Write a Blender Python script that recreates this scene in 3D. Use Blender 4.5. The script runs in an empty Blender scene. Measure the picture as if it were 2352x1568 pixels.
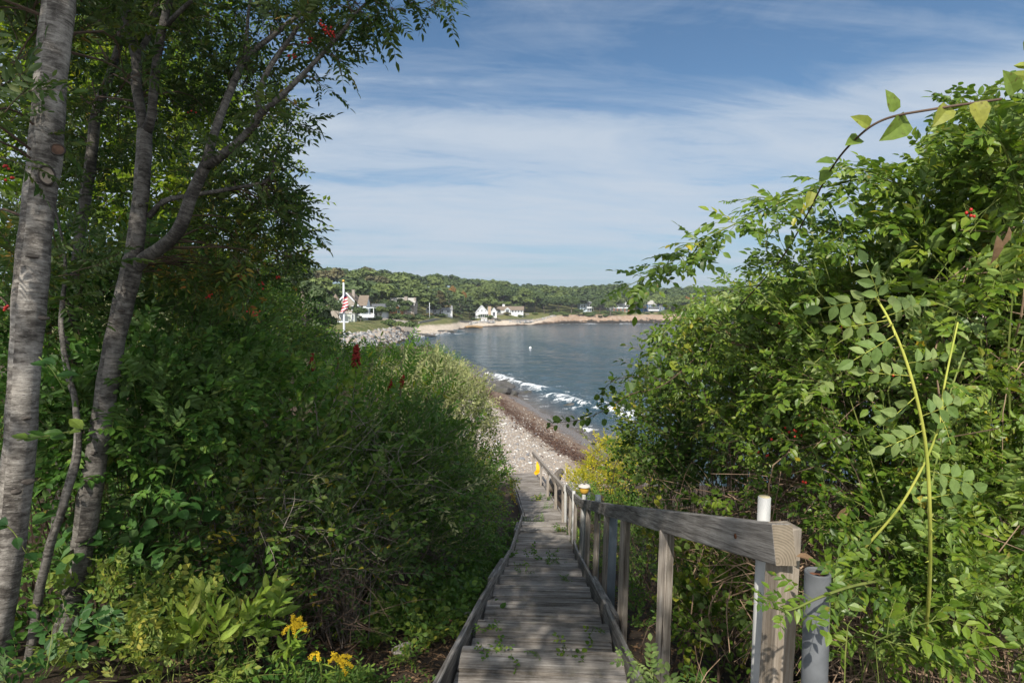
import bpy, bmesh, math, random
import numpy as np
from mathutils import Vector, Matrix

random.seed(7)
RNG = np.random.default_rng(11)
C = bpy.context.scene.collection
SC = bpy.context.scene

# ------------------------------------------------------------------ camera model
EYE = np.array((0.0, 0.0, 9.5))
F = 1307.0                       # focal length in units of a 2352 px wide frame
PITCH = math.atan(72.0 / F)

def P(px, py, d):
    """point at forward distance d seen at (px,py) of a 2352x1568 frame"""
    xc = (px - 1176.0) / F
    yc = (784.0 - py) / F
    s, c = math.sin(PITCH), math.cos(PITCH)
    v = np.array((xc, c + yc * s, -s + yc * c))
    return EYE + v * (d / v[1])

def PZ(px, py, z):
    xc = (px - 1176.0) / F
    yc = (784.0 - py) / F
    s, c = math.sin(PITCH), math.cos(PITCH)
    v = np.array((xc, c + yc * s, -s + yc * c))
    return EYE + v * ((z - EYE[2]) / v[2])

# ------------------------------------------------------------------ object helpers
def tag(o, label=None, cat=None, group=None, kind=None):
    if label: o['label'] = label
    if cat: o['category'] = cat
    if group: o['group'] = group
    if kind: o['kind'] = kind
    return o

def empty(name, loc, label, cat, group=None, rz=0.0):
    o = bpy.data.objects.new(name, None)
    o.empty_display_size = 0.2
    C.objects.link(o)
    o.location = Vector([float(v) for v in loc])
    o.rotation_euler = (0, 0, rz)
    return tag(o, label, cat, group)

def place_child(o, parent):
    """parent o to an empty whose transform is a translation/rotation, keeping world coords given in world space"""
    o.parent = parent
    o.matrix_parent_inverse = Matrix.LocRotScale(parent.location, parent.rotation_euler, parent.scale).inverted()
    return o

class MB:
    """mesh collector: everything as triangles, per-vertex uv and two random attributes"""
    def __init__(self):
        self.v, self.t, self.uv, self.a, self.m, self.s = [], [], [], [], [], []
        self.n = 0
    def add(self, v, t, uv=None, a=None, mat=0, smooth=False):
        v = np.asarray(v, np.float32).reshape(-1, 3)
        t = np.asarray(t, np.int64).reshape(-1, 3)
        k = len(v)
        self.v.append(v); self.t.append(t + self.n)
        self.uv.append(np.zeros((k, 2), np.float32) if uv is None else np.asarray(uv, np.float32))
        if a is None: a = np.full((k, 2), 0.5, np.float32)
        self.a.append(np.asarray(a, np.float32))
        m = np.asarray(mat, np.int32)
        self.m.append(np.full(len(t), int(mat), np.int32) if m.ndim == 0 else m)
        self.s.append(np.full(len(t), bool(smooth)))
        self.n += k
        return self
    def quad(self, q, **k):
        q = np.asarray(q, np.float32).reshape(4, 3)
        return self.add(q, [(0, 1, 2), (0, 2, 3)], uv=[(0, 0), (1, 0), (1, 1), (0, 1)], **k)
    def mesh(self, name, mats):
        v = np.concatenate(self.v); t = np.concatenate(self.t)
        uv = np.concatenate(self.uv); a = np.concatenate(self.a)
        m = np.concatenate(self.m); s = np.concatenate(self.s)
        me = bpy.data.meshes.new(name)
        me.vertices.add(len(v)); me.vertices.foreach_set('co', v.ravel())
        me.loops.add(len(t) * 3); me.loops.foreach_set('vertex_index', t.ravel().astype(np.int32))
        me.polygons.add(len(t))
        me.polygons.foreach_set('loop_start', np.arange(0, len(t) * 3, 3, dtype=np.int32))
        for x in (mats if isinstance(mats, (list, tuple)) else [mats]): me.materials.append(x)
        me.polygons.foreach_set('material_index', m)
        me.update(calc_edges=True)
        me.polygons.foreach_set('use_smooth', s)
        ul = me.uv_layers.new(name='UVMap')
        ul.data.foreach_set('uv', uv[t.ravel()].ravel())
        at = me.attributes.new('va', 'FLOAT', 'POINT'); at.data.foreach_set('value', np.ascontiguousarray(a[:, 0]))
        at = me.attributes.new('vb', 'FLOAT', 'POINT'); at.data.foreach_set('value', np.ascontiguousarray(a[:, 1]))
        me.update()
        return me
    def build(self, name, mats, parent=None, world=True):
        o = bpy.data.objects.new(name, self.mesh(name, mats))
        C.objects.link(o)
        if parent is not None:
            if world: place_child(o, parent)
            else: o.parent = parent
        return o

def norm(v):
    v = np.asarray(v, np.float64)
    n = np.linalg.norm(v, axis=-1, keepdims=True)
    return v / np.maximum(n, 1e-9)

def catmull(pts, n):
    pts = np.asarray(pts, float)
    if len(pts) < 3:
        tt = np.linspace(0, 1, n)[:, None]
        return pts[0] * (1 - tt) + pts[-1] * tt
    p = np.vstack([2 * pts[0] - pts[1], pts, 2 * pts[-1] - pts[-2]])
    u = np.linspace(0, len(pts) - 1 - 1e-6, n)
    out = []
    for x in u:
        i = int(x); f = x - i
        a, b, c, d = p[i], p[i + 1], p[i + 2], p[i + 3]
        out.append(.5 * (2 * b + (c - a) * f + (2 * a - 5 * b + 4 * c - d) * f * f + (3 * b - a - 3 * c + d) * f ** 3))
    return np.array(out)

def tube(mb, pts, radii, sides=8, cap=True, mat=0, smooth=True, wob=0.0, a=None, seed=0):
    pts = np.asarray(pts, float); n = len(pts)
    radii = np.broadcast_to(np.asarray(radii, float), (n,))
    tan = norm(np.gradient(pts, axis=0))
    ref = np.array((0.0, 0.0, 1.0)) if abs(tan[0][2]) < .9 else np.array((1.0, 0.0, 0.0))
    x = norm(np.cross(ref, tan[0]))
    th = np.linspace(0, 2 * np.pi, sides + 1)
    L = np.concatenate([[0], np.cumsum(np.linalg.norm(np.diff(pts, axis=0), axis=1))])
    V = np.zeros((n, sides + 1, 3)); UV = np.zeros((n, sides + 1, 2))
    rg = np.random.default_rng(seed + 5)
    ph = rg.random(6) * 6.28
    for i in range(n):
        x = norm(x - tan[i] * np.dot(x, tan[i])); y = np.cross(tan[i], x)
        r = radii[i] * (1 + wob * (np.sin(2 * th + ph[0] + L[i] * 5) * .5 + np.sin(3 * th + ph[1] - L[i] * 7) * .4
                                   + .6 * np.sin(L[i] * 9 + ph[2]) + .5 * np.sin(L[i] * 23 + ph[3] + np.sin(th) * 1.5)))
        V[i] = pts[i] + np.outer(np.cos(th) * r, x) + np.outer(np.sin(th) * r, y)
        UV[i, :, 0] = th / (2 * np.pi) * 2 * np.pi * radii.mean(); UV[i, :, 1] = L[i]
    k = sides + 1
    i, j = np.meshgrid(np.arange(n - 1), np.arange(sides), indexing='ij')
    q0 = (i * k + j).ravel(); q1 = q0 + 1; q2 = q0 + k + 1; q3 = q0 + k
    T = np.concatenate([np.stack([q0, q1, q2], 1), np.stack([q0, q2, q3], 1)])
    V = V.reshape(-1, 3); UV = UV.reshape(-1, 2)
    if cap:
        T = [T]
        nv = len(V)
        for ring, c, flip in ((0, pts[0], True), (n - 1, pts[-1], False)):
            V = np.vstack([V, c]); UV = np.vstack([UV, (0, L[ring])])
            b = ring * k + np.arange(sides); ci = len(V) - 1
            tri = np.stack([b, b + 1, np.full(sides, ci)], 1)
            T.append(tri[:, ::-1] if flip else tri)
        T = np.concatenate(T)
    aa = None if a is None else np.tile(np.asarray(a, np.float32), (len(V), 1))
    mb.add(V, T, uv=UV, a=aa, mat=mat, smooth=smooth)
    return mb

def box_arrays(sx, sy, sz, bevel=0.004, seg=1):
    bm = bmesh.new()
    bmesh.ops.create_cube(bm, size=1.0)
    bmesh.ops.scale(bm, vec=(sx, sy, sz), verts=bm.verts)
    if bevel > 0:
        bmesh.ops.bevel(bm, geom=list(bm.edges), offset=bevel, segments=seg, affect='EDGES', clamp_overlap=True)
    bmesh.ops.triangulate(bm, faces=bm.faces)
    bm.verts.index_update()
    v = np.array([q.co[:] for q in bm.verts]); t = np.array([[q.index for q in f.verts] for f in bm.faces])
    bm.free()
    return v, t

def box(mb, center, size, rz=0.0, bevel=0.0, mat=0, rx=0.0, a=None):
    v, t = box_arrays(*size, bevel=bevel)
    R = np.array((Matrix.Rotation(rz, 3, 'Z') @ Matrix.Rotation(rx, 3, 'X')))
    v = v @ R.T + np.asarray(center, float)
    mb.add(v, t, mat=mat, a=None if a is None else np.tile(a, (len(v), 1)))
    return mb

def beam(mb, p0, p1, w, h, up=(0, 0, 1), bevel=0.004, mat=0):
    """rectangular beam from p0 to p1, w across, h along up"""
    p0, p1 = np.asarray(p0, float), np.asarray(p1, float)
    y = norm(p1 - p0); x = norm(np.cross(y, up)); z = np.cross(x, y)
    v, t = box_arrays(w, np.linalg.norm(p1 - p0), h, bevel=bevel)
    mb.add(v @ np.stack([x, y, z]) + (p0 + p1) / 2, t, mat=mat)
    return mb

def lathe(mb, c, prof, sides=16, mat=0, smooth=True):
    pr = np.asarray(prof, float); n = len(pr)
    th = np.linspace(0, 2 * np.pi, sides, endpoint=False)
    V = np.stack([np.outer(pr[:, 0], np.cos(th)), np.outer(pr[:, 0], np.sin(th)), np.repeat(pr[:, 1:2], sides, 1)], -1).reshape(-1, 3) + np.asarray(c, float)
    T = []
    for i in range(n - 1):
        for j in range(sides):
            a, b = i * sides + j, i * sides + (j + 1) % sides
            T += [(a, b, b + sides), (a, b + sides, a + sides)]
    mb.add(V, T, mat=mat, smooth=smooth)
    return mb

def ico_arrays(sub=2):
    bm = bmesh.new(); bmesh.ops.create_icosphere(bm, subdivisions=sub, radius=1.0)
    v = np.array([q.co[:] for q in bm.verts]); t = np.array([[q.index for q in f.verts] for f in bm.faces]); bm.free()
    return v, t

def vnoise(p, seed=0, scale=1.0, oct=4):
    """cheap sum-of-sines noise, about -1..1"""
    p = np.asarray(p, float) * scale
    rg = np.random.default_rng(seed)
    out = np.zeros(p.shape[:-1]); amp = 1.0; tot = 0
    for o in range(oct):
        for k in range(3):
            d = rg.normal(size=p.shape[-1]); d /= np.linalg.norm(d)
            out += amp * np.sin((p @ d) * (2.0 ** o) * (1 + .3 * rg.random()) + rg.random() * 6.28)
        tot += amp * 1.7; amp *= .55
    return out / tot

def rock_arrays(seed, sub=3, rough=.25, flat=1.0, facets=0):
    v, t = ico_arrays(sub)
    rg = np.random.default_rng(seed)
    v = v * (1 + rough * vnoise(v, seed, 1.6, 3)[:, None])
    for k in range(facets):                              # chop flat faces
        d = norm(rg.normal(size=3)); h = .55 + .25 * rg.random()
        s = v @ d
        v = v - np.outer(np.maximum(s - h, 0) * .9, d)
    v[:, 2] *= flat
    return v, t

# ------------------------------------------------------------------ node helpers
def mat_new(name):
    m = bpy.data.materials.new(name); m.use_nodes = True
    nt = m.node_tree; nt.nodes.clear()
    out = nt.nodes.new('ShaderNodeOutputMaterial')
    return m, nt, out

def nd(nt, kind, **kw):
    n = nt.nodes.new(kind)
    for k, v in kw.items():
        if k.startswith('i_'):
            n.inputs[k[2:].replace('_', ' ')].default_value = v
        else:
            setattr(n, k, v)
    return n

def ramp(nt, stops, interp='LINEAR'):
    n = nt.nodes.new('ShaderNodeValToRGB'); cr = n.color_ramp; cr.interpolation = interp
    while len(cr.elements) < len(stops): cr.elements.new(0.5)
    for e, (p, c) in zip(cr.elements, stops):
        e.position = p; e.color = (*c, 1) if len(c) == 3 else c
    return n

def mixc(nt, a, b, f, mode='MIX'):
    n = nt.nodes.new('ShaderNodeMix'); n.data_type = 'RGBA'; n.blend_type = mode
    for sock, val in ((n.inputs[0], f), (n.inputs[6], a), (n.inputs[7], b)):
        if hasattr(val, 'is_linked') or hasattr(val, 'links'): nt.links.new(val, sock)
        else: sock.default_value = (*val, 1) if isinstance(val, tuple) and len(val) == 3 else val
    return n.outputs[2]

def mth(nt, op, a, b=None, clamp=False):
    n = nt.nodes.new('ShaderNodeMath'); n.operation = op; n.use_clamp = clamp
    for i, v in enumerate((a, b)):
        if v is None: continue
        if hasattr(v, 'links'): nt.links.new(v, n.inputs[i])
        else: n.inputs[i].default_value = v
    return n.outputs[0]

def attr(nt, name):
    n = nt.nodes.new('ShaderNodeAttribute'); n.attribute_name = name
    return n.outputs['Fac']

def noise(nt, vec, scale, detail=4, rough=.55, dist=0.0, mapping=None):
    if mapping is not None:
        m = nt.nodes.new('ShaderNodeMapping'); m.inputs['Scale'].default_value = mapping
        nt.links.new(vec, m.inputs[0]); vec = m.outputs[0]
    n = nt.nodes.new('ShaderNodeTexNoise')
    n.inputs['Scale'].default_value = scale; n.inputs['Detail'].default_value = detail
    n.inputs['Roughness'].default_value = rough; n.inputs['Distortion'].default_value = dist
    nt.links.new(vec, n.inputs['Vector'])
    return n.outputs['Fac']

def coord(nt, which='Object'):
    return nt.nodes.new('ShaderNodeTexCoord').outputs[which]

def geo_pos(nt):
    return nt.nodes.new('ShaderNodeNewGeometry').outputs['Position']

def bump(nt, h, strength=.4, dist=.02):
    n = nt.nodes.new('ShaderNodeBump'); n.inputs['Strength'].default_value = strength; n.inputs['Distance'].default_value = dist
    nt.links.new(h, n.inputs['Height']); return n.outputs[0]

def pbsdf(nt, out, color=None, rough=.7, normal=None, spec=.3, **kw):
    b = nt.nodes.new('ShaderNodeBsdfPrincipled')
    if color is not None:
        if hasattr(color, 'links'): nt.links.new(color, b.inputs['Base Color'])
        else: b.inputs['Base Color'].default_value = (*color, 1)
    if hasattr(rough, 'links'): nt.links.new(rough, b.inputs['Roughness'])
    else: b.inputs['Roughness'].default_value = rough
    b.inputs['Specular IOR Level'].default_value = spec
    if normal is not None: nt.links.new(normal, b.inputs['Normal'])
    for k, v in kw.items(): b.inputs[k].default_value = v
    if out is not None: nt.links.new(b.outputs[0], out.inputs['Surface'])
    return b

def flat_mat(name, col, rough=.7, var=.12, scale=3.0, spec=.3, metallic=0.0):
    m, nt, out = mat_new(name)
    f = noise(nt, geo_pos(nt), scale, 5)
    c = ramp(nt, [(0.25, tuple(x * (1 - var) for x in col)), (0.75, tuple(min(1, x * (1 + var)) for x in col))])
    nt.links.new(f, c.inputs[0])
    pbsdf(nt, out, c.outputs[0], rough, spec=spec, Metallic=metallic)
    return m

LEAF_GAIN = 1.25
def leaf_mat(name, stops, transl=.35, rough=.42, back=1.25, spec=.26, spot=None, tint=(1.15, 1.2, .55)):
    """stops: ramp of colours driven by the per-leaf / per-shoot random values"""
    m, nt, out = mat_new(name)
    f = mth(nt, 'ADD', mth(nt, 'MULTIPLY', attr(nt, 'va'), .5), mth(nt, 'MULTIPLY', attr(nt, 'vb'), .5))
    c = ramp(nt, [(p_, tuple(min(.8, q_ * LEAF_GAIN) for q_ in c_)) for p_, c_ in stops]); nt.links.new(f, c.inputs[0]); col = c.outputs[0]
    pos = geo_pos(nt)
    n1 = noise(nt, pos, 60, 3)
    rough += .06
    r2 = ramp(nt, [(.3, (.82, .82, .82)), (.7, (1.15, 1.15, 1.15))]); nt.links.new(n1, r2.inputs[0])
    col = mixc(nt, col, r2.outputs[0], 1.0, 'MULTIPLY')
    if spot:
        sp = ramp(nt, [(.62, (0, 0, 0)), (.7, (1, 1, 1))]); nt.links.new(noise(nt, pos, 45, 2), sp.inputs[0])
        col = mixc(nt, col, spot, mth(nt, 'MULTIPLY', sp.outputs[0], .8))
    g = nt.nodes.new('ShaderNodeNewGeometry')
    pale = mixc(nt, col, (.16, .2, .1), .35)
    pale = mixc(nt, pale, (back, back, back), 1.0, 'MULTIPLY')
    col2 = mixc(nt, col, pale, g.outputs['Backfacing'])
    b = pbsdf(nt, None, col2, rough, spec=spec)
    tr = nt.nodes.new('ShaderNodeBsdfTranslucent')
    nt.links.new(mixc(nt, col, tint, 1.0, 'MULTIPLY'), tr.inputs['Color'])
    ms = nt.nodes.new('ShaderNodeMixShader'); ms.inputs[0].default_value = transl
    nt.links.new(b.outputs[0], ms.inputs[1]); nt.links.new(tr.outputs[0], ms.inputs[2])
    nt.links.new(ms.outputs[0], out.inputs['Surface'])
    return m

# ------------------------------------------------------------------ leaves and shoots
class Tmpl:
    """a template: vertices, triangles, leaf id per vertex, material index per triangle"""
    def __init__(self):
        self.v, self.t, self.l, self.m = [], [], [], []; self.n = 0; self.k = 0
    def add(self, v, t, mat=0, leaf=True):
        v = np.asarray(v, float)
        self.v.append(v); self.t.append(np.asarray(t) + self.n); self.n += len(v)
        self.l.append(np.full(len(v), self.k)); self.m.append(np.full(len(t), mat))
        if leaf: self.k += 1
        return self
    def done(self):
        self.v = np.concatenate(self.v); self.t = np.concatenate(self.t)
        self.l = np.concatenate(self.l); self.m = np.concatenate(self.m); return self

def leaf_geo(L, W, shape='ovate', lod=1, curl=.12, fold=.25):
    """leaf along +Y, face up +Z"""
    if lod == 0:
        v = [(0, 0, 0), (W * .5, L * .45, fold * W * .5), (0, L, -curl * L), (-W * .5, L * .45, fold * W * .5)]
        return np.array(v), np.array([(0, 1, 2), (0, 2, 3)])
    prof = {'ovate': [(.18, .72), (.42, 1.0), (.72, .62)], 'lance': [(.15, .6), (.45, 1.0), (.78, .6)],
            'round': [(.15, .85), (.45, 1.0), (.78, .82)], 'heart': [(.06, .85), (.35, 1.0), (.7, .58)],
            'toothed': [(.12, .7), (.4, 1.0), (.68, .75)]}[shape]
    if lod == 1: prof = [(.5 * (prof[0][0] + prof[1][0]), .5 * (prof[0][1] + prof[1][1]) + .06), (prof[2][0] - .04, prof[2][1] + .08)]
    ys = [p[0] for p in prof]; ws = [p[1] * W * .5 for p in prof]
    v = [(0, 0, 0)]
    for y, w in zip(ys, ws):
        z = -curl * L * y * y
        v += [(0, y * L, z), (w, y * L + .04 * L, z + fold * w), (-w, y * L + .04 * L, z + fold * w)]
    v.append((0, L, -curl * L))
    n = len(ys); tip = len(v) - 1
    t = [(0, 2, 1), (0, 1, 3)]
    for i in range(n - 1):
        a = 1 + 3 * i; b = a + 3
        t += [(a, a + 1, b + 1), (a, b + 1, b), (a, b, b + 2), (a, b + 2, a + 2)]
    a = 1 + 3 * (n - 1)
    t += [(a, a + 1, tip), (a, tip, a + 2)]
    return np.array(v), np.array(t)

def rotm(y, up):
    y = norm(y); x = norm(np.cross(y, up)); z = np.cross(x, y)
    return np.stack([x, y, z])        # rows; local @ R = world

def stick(p0, p1, r, r1=None):
    p0, p1 = np.asarray(p0, float), np.asarray(p1, float)
    r1 = r * .7 if r1 is None else r1
    d = norm(p1 - p0); x = norm(np.cross(d, (.3, .2, 1) if abs(d[2]) < .9 else (1, 0, 0))); y = np.cross(d, x)
    a = np.linspace(0, 2 * np.pi, 3, endpoint=False)
    ring = np.outer(np.cos(a), x) + np.outer(np.sin(a), y)
    v = np.vstack([p0 + ring * r, p1 + ring * r1])
    t = []
    for i in range(3):
        j = (i + 1) % 3; t += [(i, j, j + 3), (i, j + 3, i + 3)]
    return v, np.array(t)

def simple_shoot(rg, length, nleaf, L, W, shape='ovate', lod=1, droop=.25, spread=60, stem=.002, curl=.15, fold=.25, whorl=False, jit=.25):
    T = Tmpl()
    n = 5
    pts = np.array([(0.02 * length * math.sin(i * 1.3 + rg.random() * 3), length * i / (n - 1), -droop * length * (i / (n - 1)) ** 2) for i in range(n)])
    for i in range(n - 1):
        v, t = stick(pts[i], pts[i + 1], stem * (1 - .15 * i)); T.add(v, t, 1, False)
    az = rg.random() * 6.28
    for k in range(nleaf):
        f = .12 + .88 * (k + .5 * rg.random()) / nleaf
        x = f * (n - 1); i = min(int(x), n - 2); p = pts[i] * (1 - x + i) + pts[i + 1] * (x - i)
        tang = norm(pts[i + 1] - pts[i])
        az += math.pi * (1 if not whorl else .76) + rg.normal() * .35
        side = np.array((math.cos(az), 0, math.sin(az) * .55 + .15))
        sp = math.radians(spread * (1 - .45 * f) + rg.normal() * 10)
        d = tang * math.cos(sp) + norm(side) * math.sin(sp)
        up = np.array((0, 0, 1.0)) + rg.normal(size=3) * jit
        s = (1 - .35 * f * f) * (.8 + .4 * rg.random())
        v, t = leaf_geo(L * s, W * s, shape, lod, curl + rg.normal() * .14, fold * (.3 + 1.5 * rg.random()))
        T.add(v @ rotm(d, up) + p + d * .004, t, 0)
    return T.done()

def pinnate(T, rg, base, d, up, rach, pairs, L, W, shape='lance', lod=1, droop=.3, first=.25, petiole=True):
    """a pinnate leaf added to T"""
    R = rotm(d, up)
    pts = []
    n = pairs + 2
    for i in range(n):
        f = i / (n - 1); pts.append((0.0, rach * f, -droop * rach * f * f))
    pts = np.array(pts)
    P3 = pts @ R + base
    for i in range(0, n - 1, 2):
        j = min(i + 2, n - 1)
        v, t = stick(P3[i], P3[j], .0011); T.add(v, t, 1, False)
    for k in range(pairs):
        f = first + (1 - first) * k / pairs
        y = rach * f; c = np.array((0, y, -droop * rach * f * f))
        s = (1 - .25 * abs(k / max(pairs - 1, 1) - .45)) * (.88 + .24 * rg.random())
        for sx in (1, -1):
            dl = norm(np.array((sx * 1.0, .55 + .2 * rg.normal() * .5, -.15 - .25 * rg.random())))
            v, t = leaf_geo(L * s, W * s, shape, lod, .02 + .40 * rg.random() ** 1.5, .08 + .45 * rg.random())
            T.add((v @ rotm(dl, np.array((0, 0, 1.0)) + rg.normal(size=3) * .18) + c) @ R + base, t, 0)
    v, t = leaf_geo(L, W, shape, lod, .15, .2)
    T.add((v @ rotm(np.array((0, 1, -.3)), np.array((0, 0, 1.0))) + pts[-1]) @ R + base, t, 0)

def compound_shoot(rg, length, nleaf, rach, pairs, L, W, shape='lance', lod=1, droop=.3, spread=62, stem=.003, sag=.1):
    T = Tmpl()
    n = 4
    pts = np.array([(0, length * i / (n - 1), -sag * length * (i / (n - 1)) ** 2) for i in range(n)])
    for i in range(n - 1):
        v, t = stick(pts[i], pts[i + 1], stem * (1 - .2 * i)); T.add(v, t, 1, False)
    az = rg.random() * 6.28
    for k in range(nleaf):
        f = .2 + .8 * k / max(nleaf - 1, 1)
        x = f * (n - 1); i = min(int(x), n - 2); p = pts[i] * (1 - x + i) + pts[i + 1] * (x - i)
        az += 2.4 + rg.normal() * .3
        side = norm(np.array((math.cos(az), 0, math.sin(az) * .7 + .1)))
        sp = math.radians(spread * (1 - .5 * f) + rg.normal() * 8)
        d = np.array((0, 1, 0)) * math.cos(sp) + side * math.sin(sp)
        s = .8 + .4 * rg.random()
        pinnate(T, rg, p, d, np.array((0, 0, 1.0)) + rg.normal(size=3) * .25, rach * s, pairs, L * s, W * s, shape, lod, droop + rg.normal() * .1)
    return T.done()

def scatter(mb, tmpls, pos, dirs, up, scale, vb, rg, va_range=(0, 1)):
    """instance the templates at the given places, as real triangles in mb"""
    N = len(pos)
    if N == 0: return
    pos = np.asarray(pos, float); dirs = norm(dirs); up = np.asarray(up, float)
    if up.ndim == 1: up = np.tile(up, (N, 1))
    x = np.cross(dirs, up); bad = np.linalg.norm(x, axis=1) < 1e-3
    x[bad] = (1, 0, 0)
    x = norm(x); z = np.cross(x, dirs)
    R = np.stack([x, dirs, z], 1) * np.asarray(scale, float)[:, None, None]
    which = rg.integers(0, len(tmpls), N)
    for w, T in enumerate(tmpls):
        idx = np.nonzero(which == w)[0]
        if len(idx) == 0: continue
        V = np.einsum('vj,njk->nvk', T.v, R[idx]) + pos[idx][:, None, :]
        nv = len(T.v)
        tri = (T.t[None] + (np.arange(len(idx)) * nv)[:, None, None]).reshape(-1, 3)
        lv = rg.random((len(idx), max(T.k, 1) + 1)) * (va_range[1] - va_range[0]) + va_range[0]
        va = lv[:, np.minimum(T.l, lv.shape[1] - 1)]
        A = np.stack([va, np.repeat(np.asarray(vb)[idx][:, None], nv, 1)], -1).reshape(-1, 2)
        mb.add(V.reshape(-1, 3), tri, a=A, mat=np.tile(T.m, len(idx)))
# ------------------------------------------------------------------ render, camera, sun, sky
SC.render.engine = 'CYCLES'
SC.view_settings.view_transform = 'Standard'; SC.view_settings.look = 'None'
SC.view_settings.exposure = 0.40; SC.view_settings.gamma = 1.0
SC.cycles.max_bounces = 7; SC.cycles.diffuse_bounces = 4; SC.cycles.glossy_bounces = 3
SC.cycles.transmission_bounces = 5; SC.cycles.transparent_max_bounces = 6
SC.cycles.caustics_reflective = False; SC.cycles.caustics_refractive = False
SC.cycles.sample_clamp_indirect = 6.0
cam = bpy.data.cameras.new('camera'); cam.sensor_width = 36.0; cam.lens = 36.0 * F / 2352.0
cam.clip_start = .05; cam.clip_end = 20000
co = bpy.data.objects.new('camera', cam); C.objects.link(co)
co.location = EYE; co.rotation_euler = (math.pi / 2 - PITCH, 0, 0)
SC.camera = co

SUN_DIR = norm(np.array((-.27, -.94, .86)))          # towards the sun: behind the viewer, from the birch side
EL = math.asin(SUN_DIR[2]); AZ = math.atan2(SUN_DIR[0], SUN_DIR[1])
sun = bpy.data.lights.new('sun', 'SUN'); sun.energy = 5.0; sun.angle = math.radians(.5); sun.color = (1.0, .93, .82)
so = bpy.data.objects.new('sun', sun); C.objects.link(so)
so.rotation_euler = Vector(SUN_DIR).to_track_quat('Z', 'Y').to_euler()
so.location = (0, -5, 40)

world = bpy.data.worlds.new('World'); SC.world = world; world.use_nodes = True
nt = world.node_tree; nt.nodes.clear()
wo = nt.nodes.new('ShaderNodeOutputWorld'); bg = nt.nodes.new('ShaderNodeBackground'); bg.inputs[1].default_value = .098
nt.links.new(bg.outputs[0], wo.inputs[0])
sky = nt.nodes.new('ShaderNodeTexSky'); sky.sky_type = 'NISHITA'; sky.sun_disc = False
sky.sun_elevation = EL; sky.sun_rotation = AZ % (2 * math.pi); sky.air_density = 1.0; sky.dust_density = .6; sky.ozone_density = 2.0
tc = nt.nodes.new('ShaderNodeTexCoord')
sp = nt.nodes.new('ShaderNodeSeparateXYZ'); nt.links.new(tc.outputs['Generated'], sp.inputs[0])
zz = mth(nt, 'MAXIMUM', sp.outputs[2], 0.0)
den = mth(nt, 'ADD', zz, .10)
cb = nt.nodes.new('ShaderNodeCombineXYZ')
nt.links.new(mth(nt, 'DIVIDE', sp.outputs[0], den), cb.inputs[0]); nt.links.new(mth(nt, 'DIVIDE', sp.outputs[1], den), cb.inputs[1])
rot = nt.nodes.new('ShaderNodeMapping'); rot.inputs['Rotation'].default_value = (0, 0, math.radians(-9)); nt.links.new(cb.outputs[0], rot.inputs[0])
wv = rot.outputs[0]
n1 = noise(nt, wv, 1.0, 9, .60, .8, mapping=(.55, 1.9, 1))       # long streaks
n2 = noise(nt, wv, 1.0, 8, .66, 1.6, mapping=(1.5, 3.4, 1))      # finer fibres
n3 = noise(nt, wv, 1.0, 3, .5, .4, mapping=(.30, .75, 1))        # big patches
band = ramp(nt, [(0.0, (.50, .50, .50)), (.05, (.62, .62, .62)), (.12, (.84, .84, .84)), (.22, (1.0, 1.0, 1.0)), (.29, (1.0, 1.0, 1.0)), (.33, (.48, .48, .48)), (.40, (.24, .24, .24)), (.55, (.2, .2, .2)), (1, (.3, .3, .3))])
nt.links.new(mth(nt, 'ADD', zz, mth(nt, 'MULTIPLY', mth(nt, 'SUBTRACT', n3, .5), .16)), band.inputs[0])
cm = mth(nt, 'ADD', mth(nt, 'MULTIPLY', n1, .70), mth(nt, 'MULTIPLY', n2, .30))
cm = mth(nt, 'ADD', cm, mth(nt, 'MULTIPLY', mth(nt, 'SUBTRACT', n3, .5), .55))
cm = mth(nt, 'ADD', cm, mth(nt, 'MULTIPLY', mth(nt, 'SUBTRACT', band.outputs[0], .5), .40))
cr = ramp(nt, [(.40, (0, 0, 0)), (.51, (.26, .26, .26)), (.62, (.72, .72, .72)), (.76, (1, 1, 1))]); nt.links.new(cm, cr.inputs[0])
CLOUD = (4.5, 5.1, 5.85)
skyc = mixc(nt, sky.outputs[0], (.62, .78, .85), 1.0, 'MULTIPLY')
hz = ramp(nt, [(0, (.85, .85, .85)), (.10, (.50, .50, .50)), (.26, (0, 0, 0))]); nt.links.new(zz, hz.inputs[0])
skyc = mixc(nt, skyc, (2.9, 3.75, 4.75), hz.outputs[0])
skyc = mixc(nt, skyc, CLOUD, mth(nt, 'MULTIPLY', cr.outputs[0], .9))
# extra white brightness added to the unseen sky behind the viewer, filling the shade
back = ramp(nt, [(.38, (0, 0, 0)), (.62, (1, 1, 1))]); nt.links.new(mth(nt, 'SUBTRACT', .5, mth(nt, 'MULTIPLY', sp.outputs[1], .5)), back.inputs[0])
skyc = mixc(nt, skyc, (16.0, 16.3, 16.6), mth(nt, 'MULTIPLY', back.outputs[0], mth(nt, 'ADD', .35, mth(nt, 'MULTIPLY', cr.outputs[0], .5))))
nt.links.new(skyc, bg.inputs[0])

# ------------------------------------------------------------------ path of the stairs
NOSES = [1.4, 2.32, 3.24, 4.14, 5.04, 5.94, 6.93, 7.78, 8.62, 9.67, 10.76, 11.8, 12.85, 13.9, 14.95, 16.0]
KX = [-50, 1.39, 1.4, 10.76, 16.0, 24.0, 24.5, 43.0, 60.0, 200.0]
KD = [1.66, 1.66, 1.22 + .32 * 1.4, 4.663, 5.91, 6.96, 7.12, 9.5, 11.3, 14.0]
def drop(d): return np.interp(d, KX, KD)
def pathx(d): return np.interp(d, [-50, 0, 16.0, 24.0, 200], [-.03, -.03, .93, .5, .5])
def railoff(d): return .92 - .0215 * np.asarray(d)
HALF = .61

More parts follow.
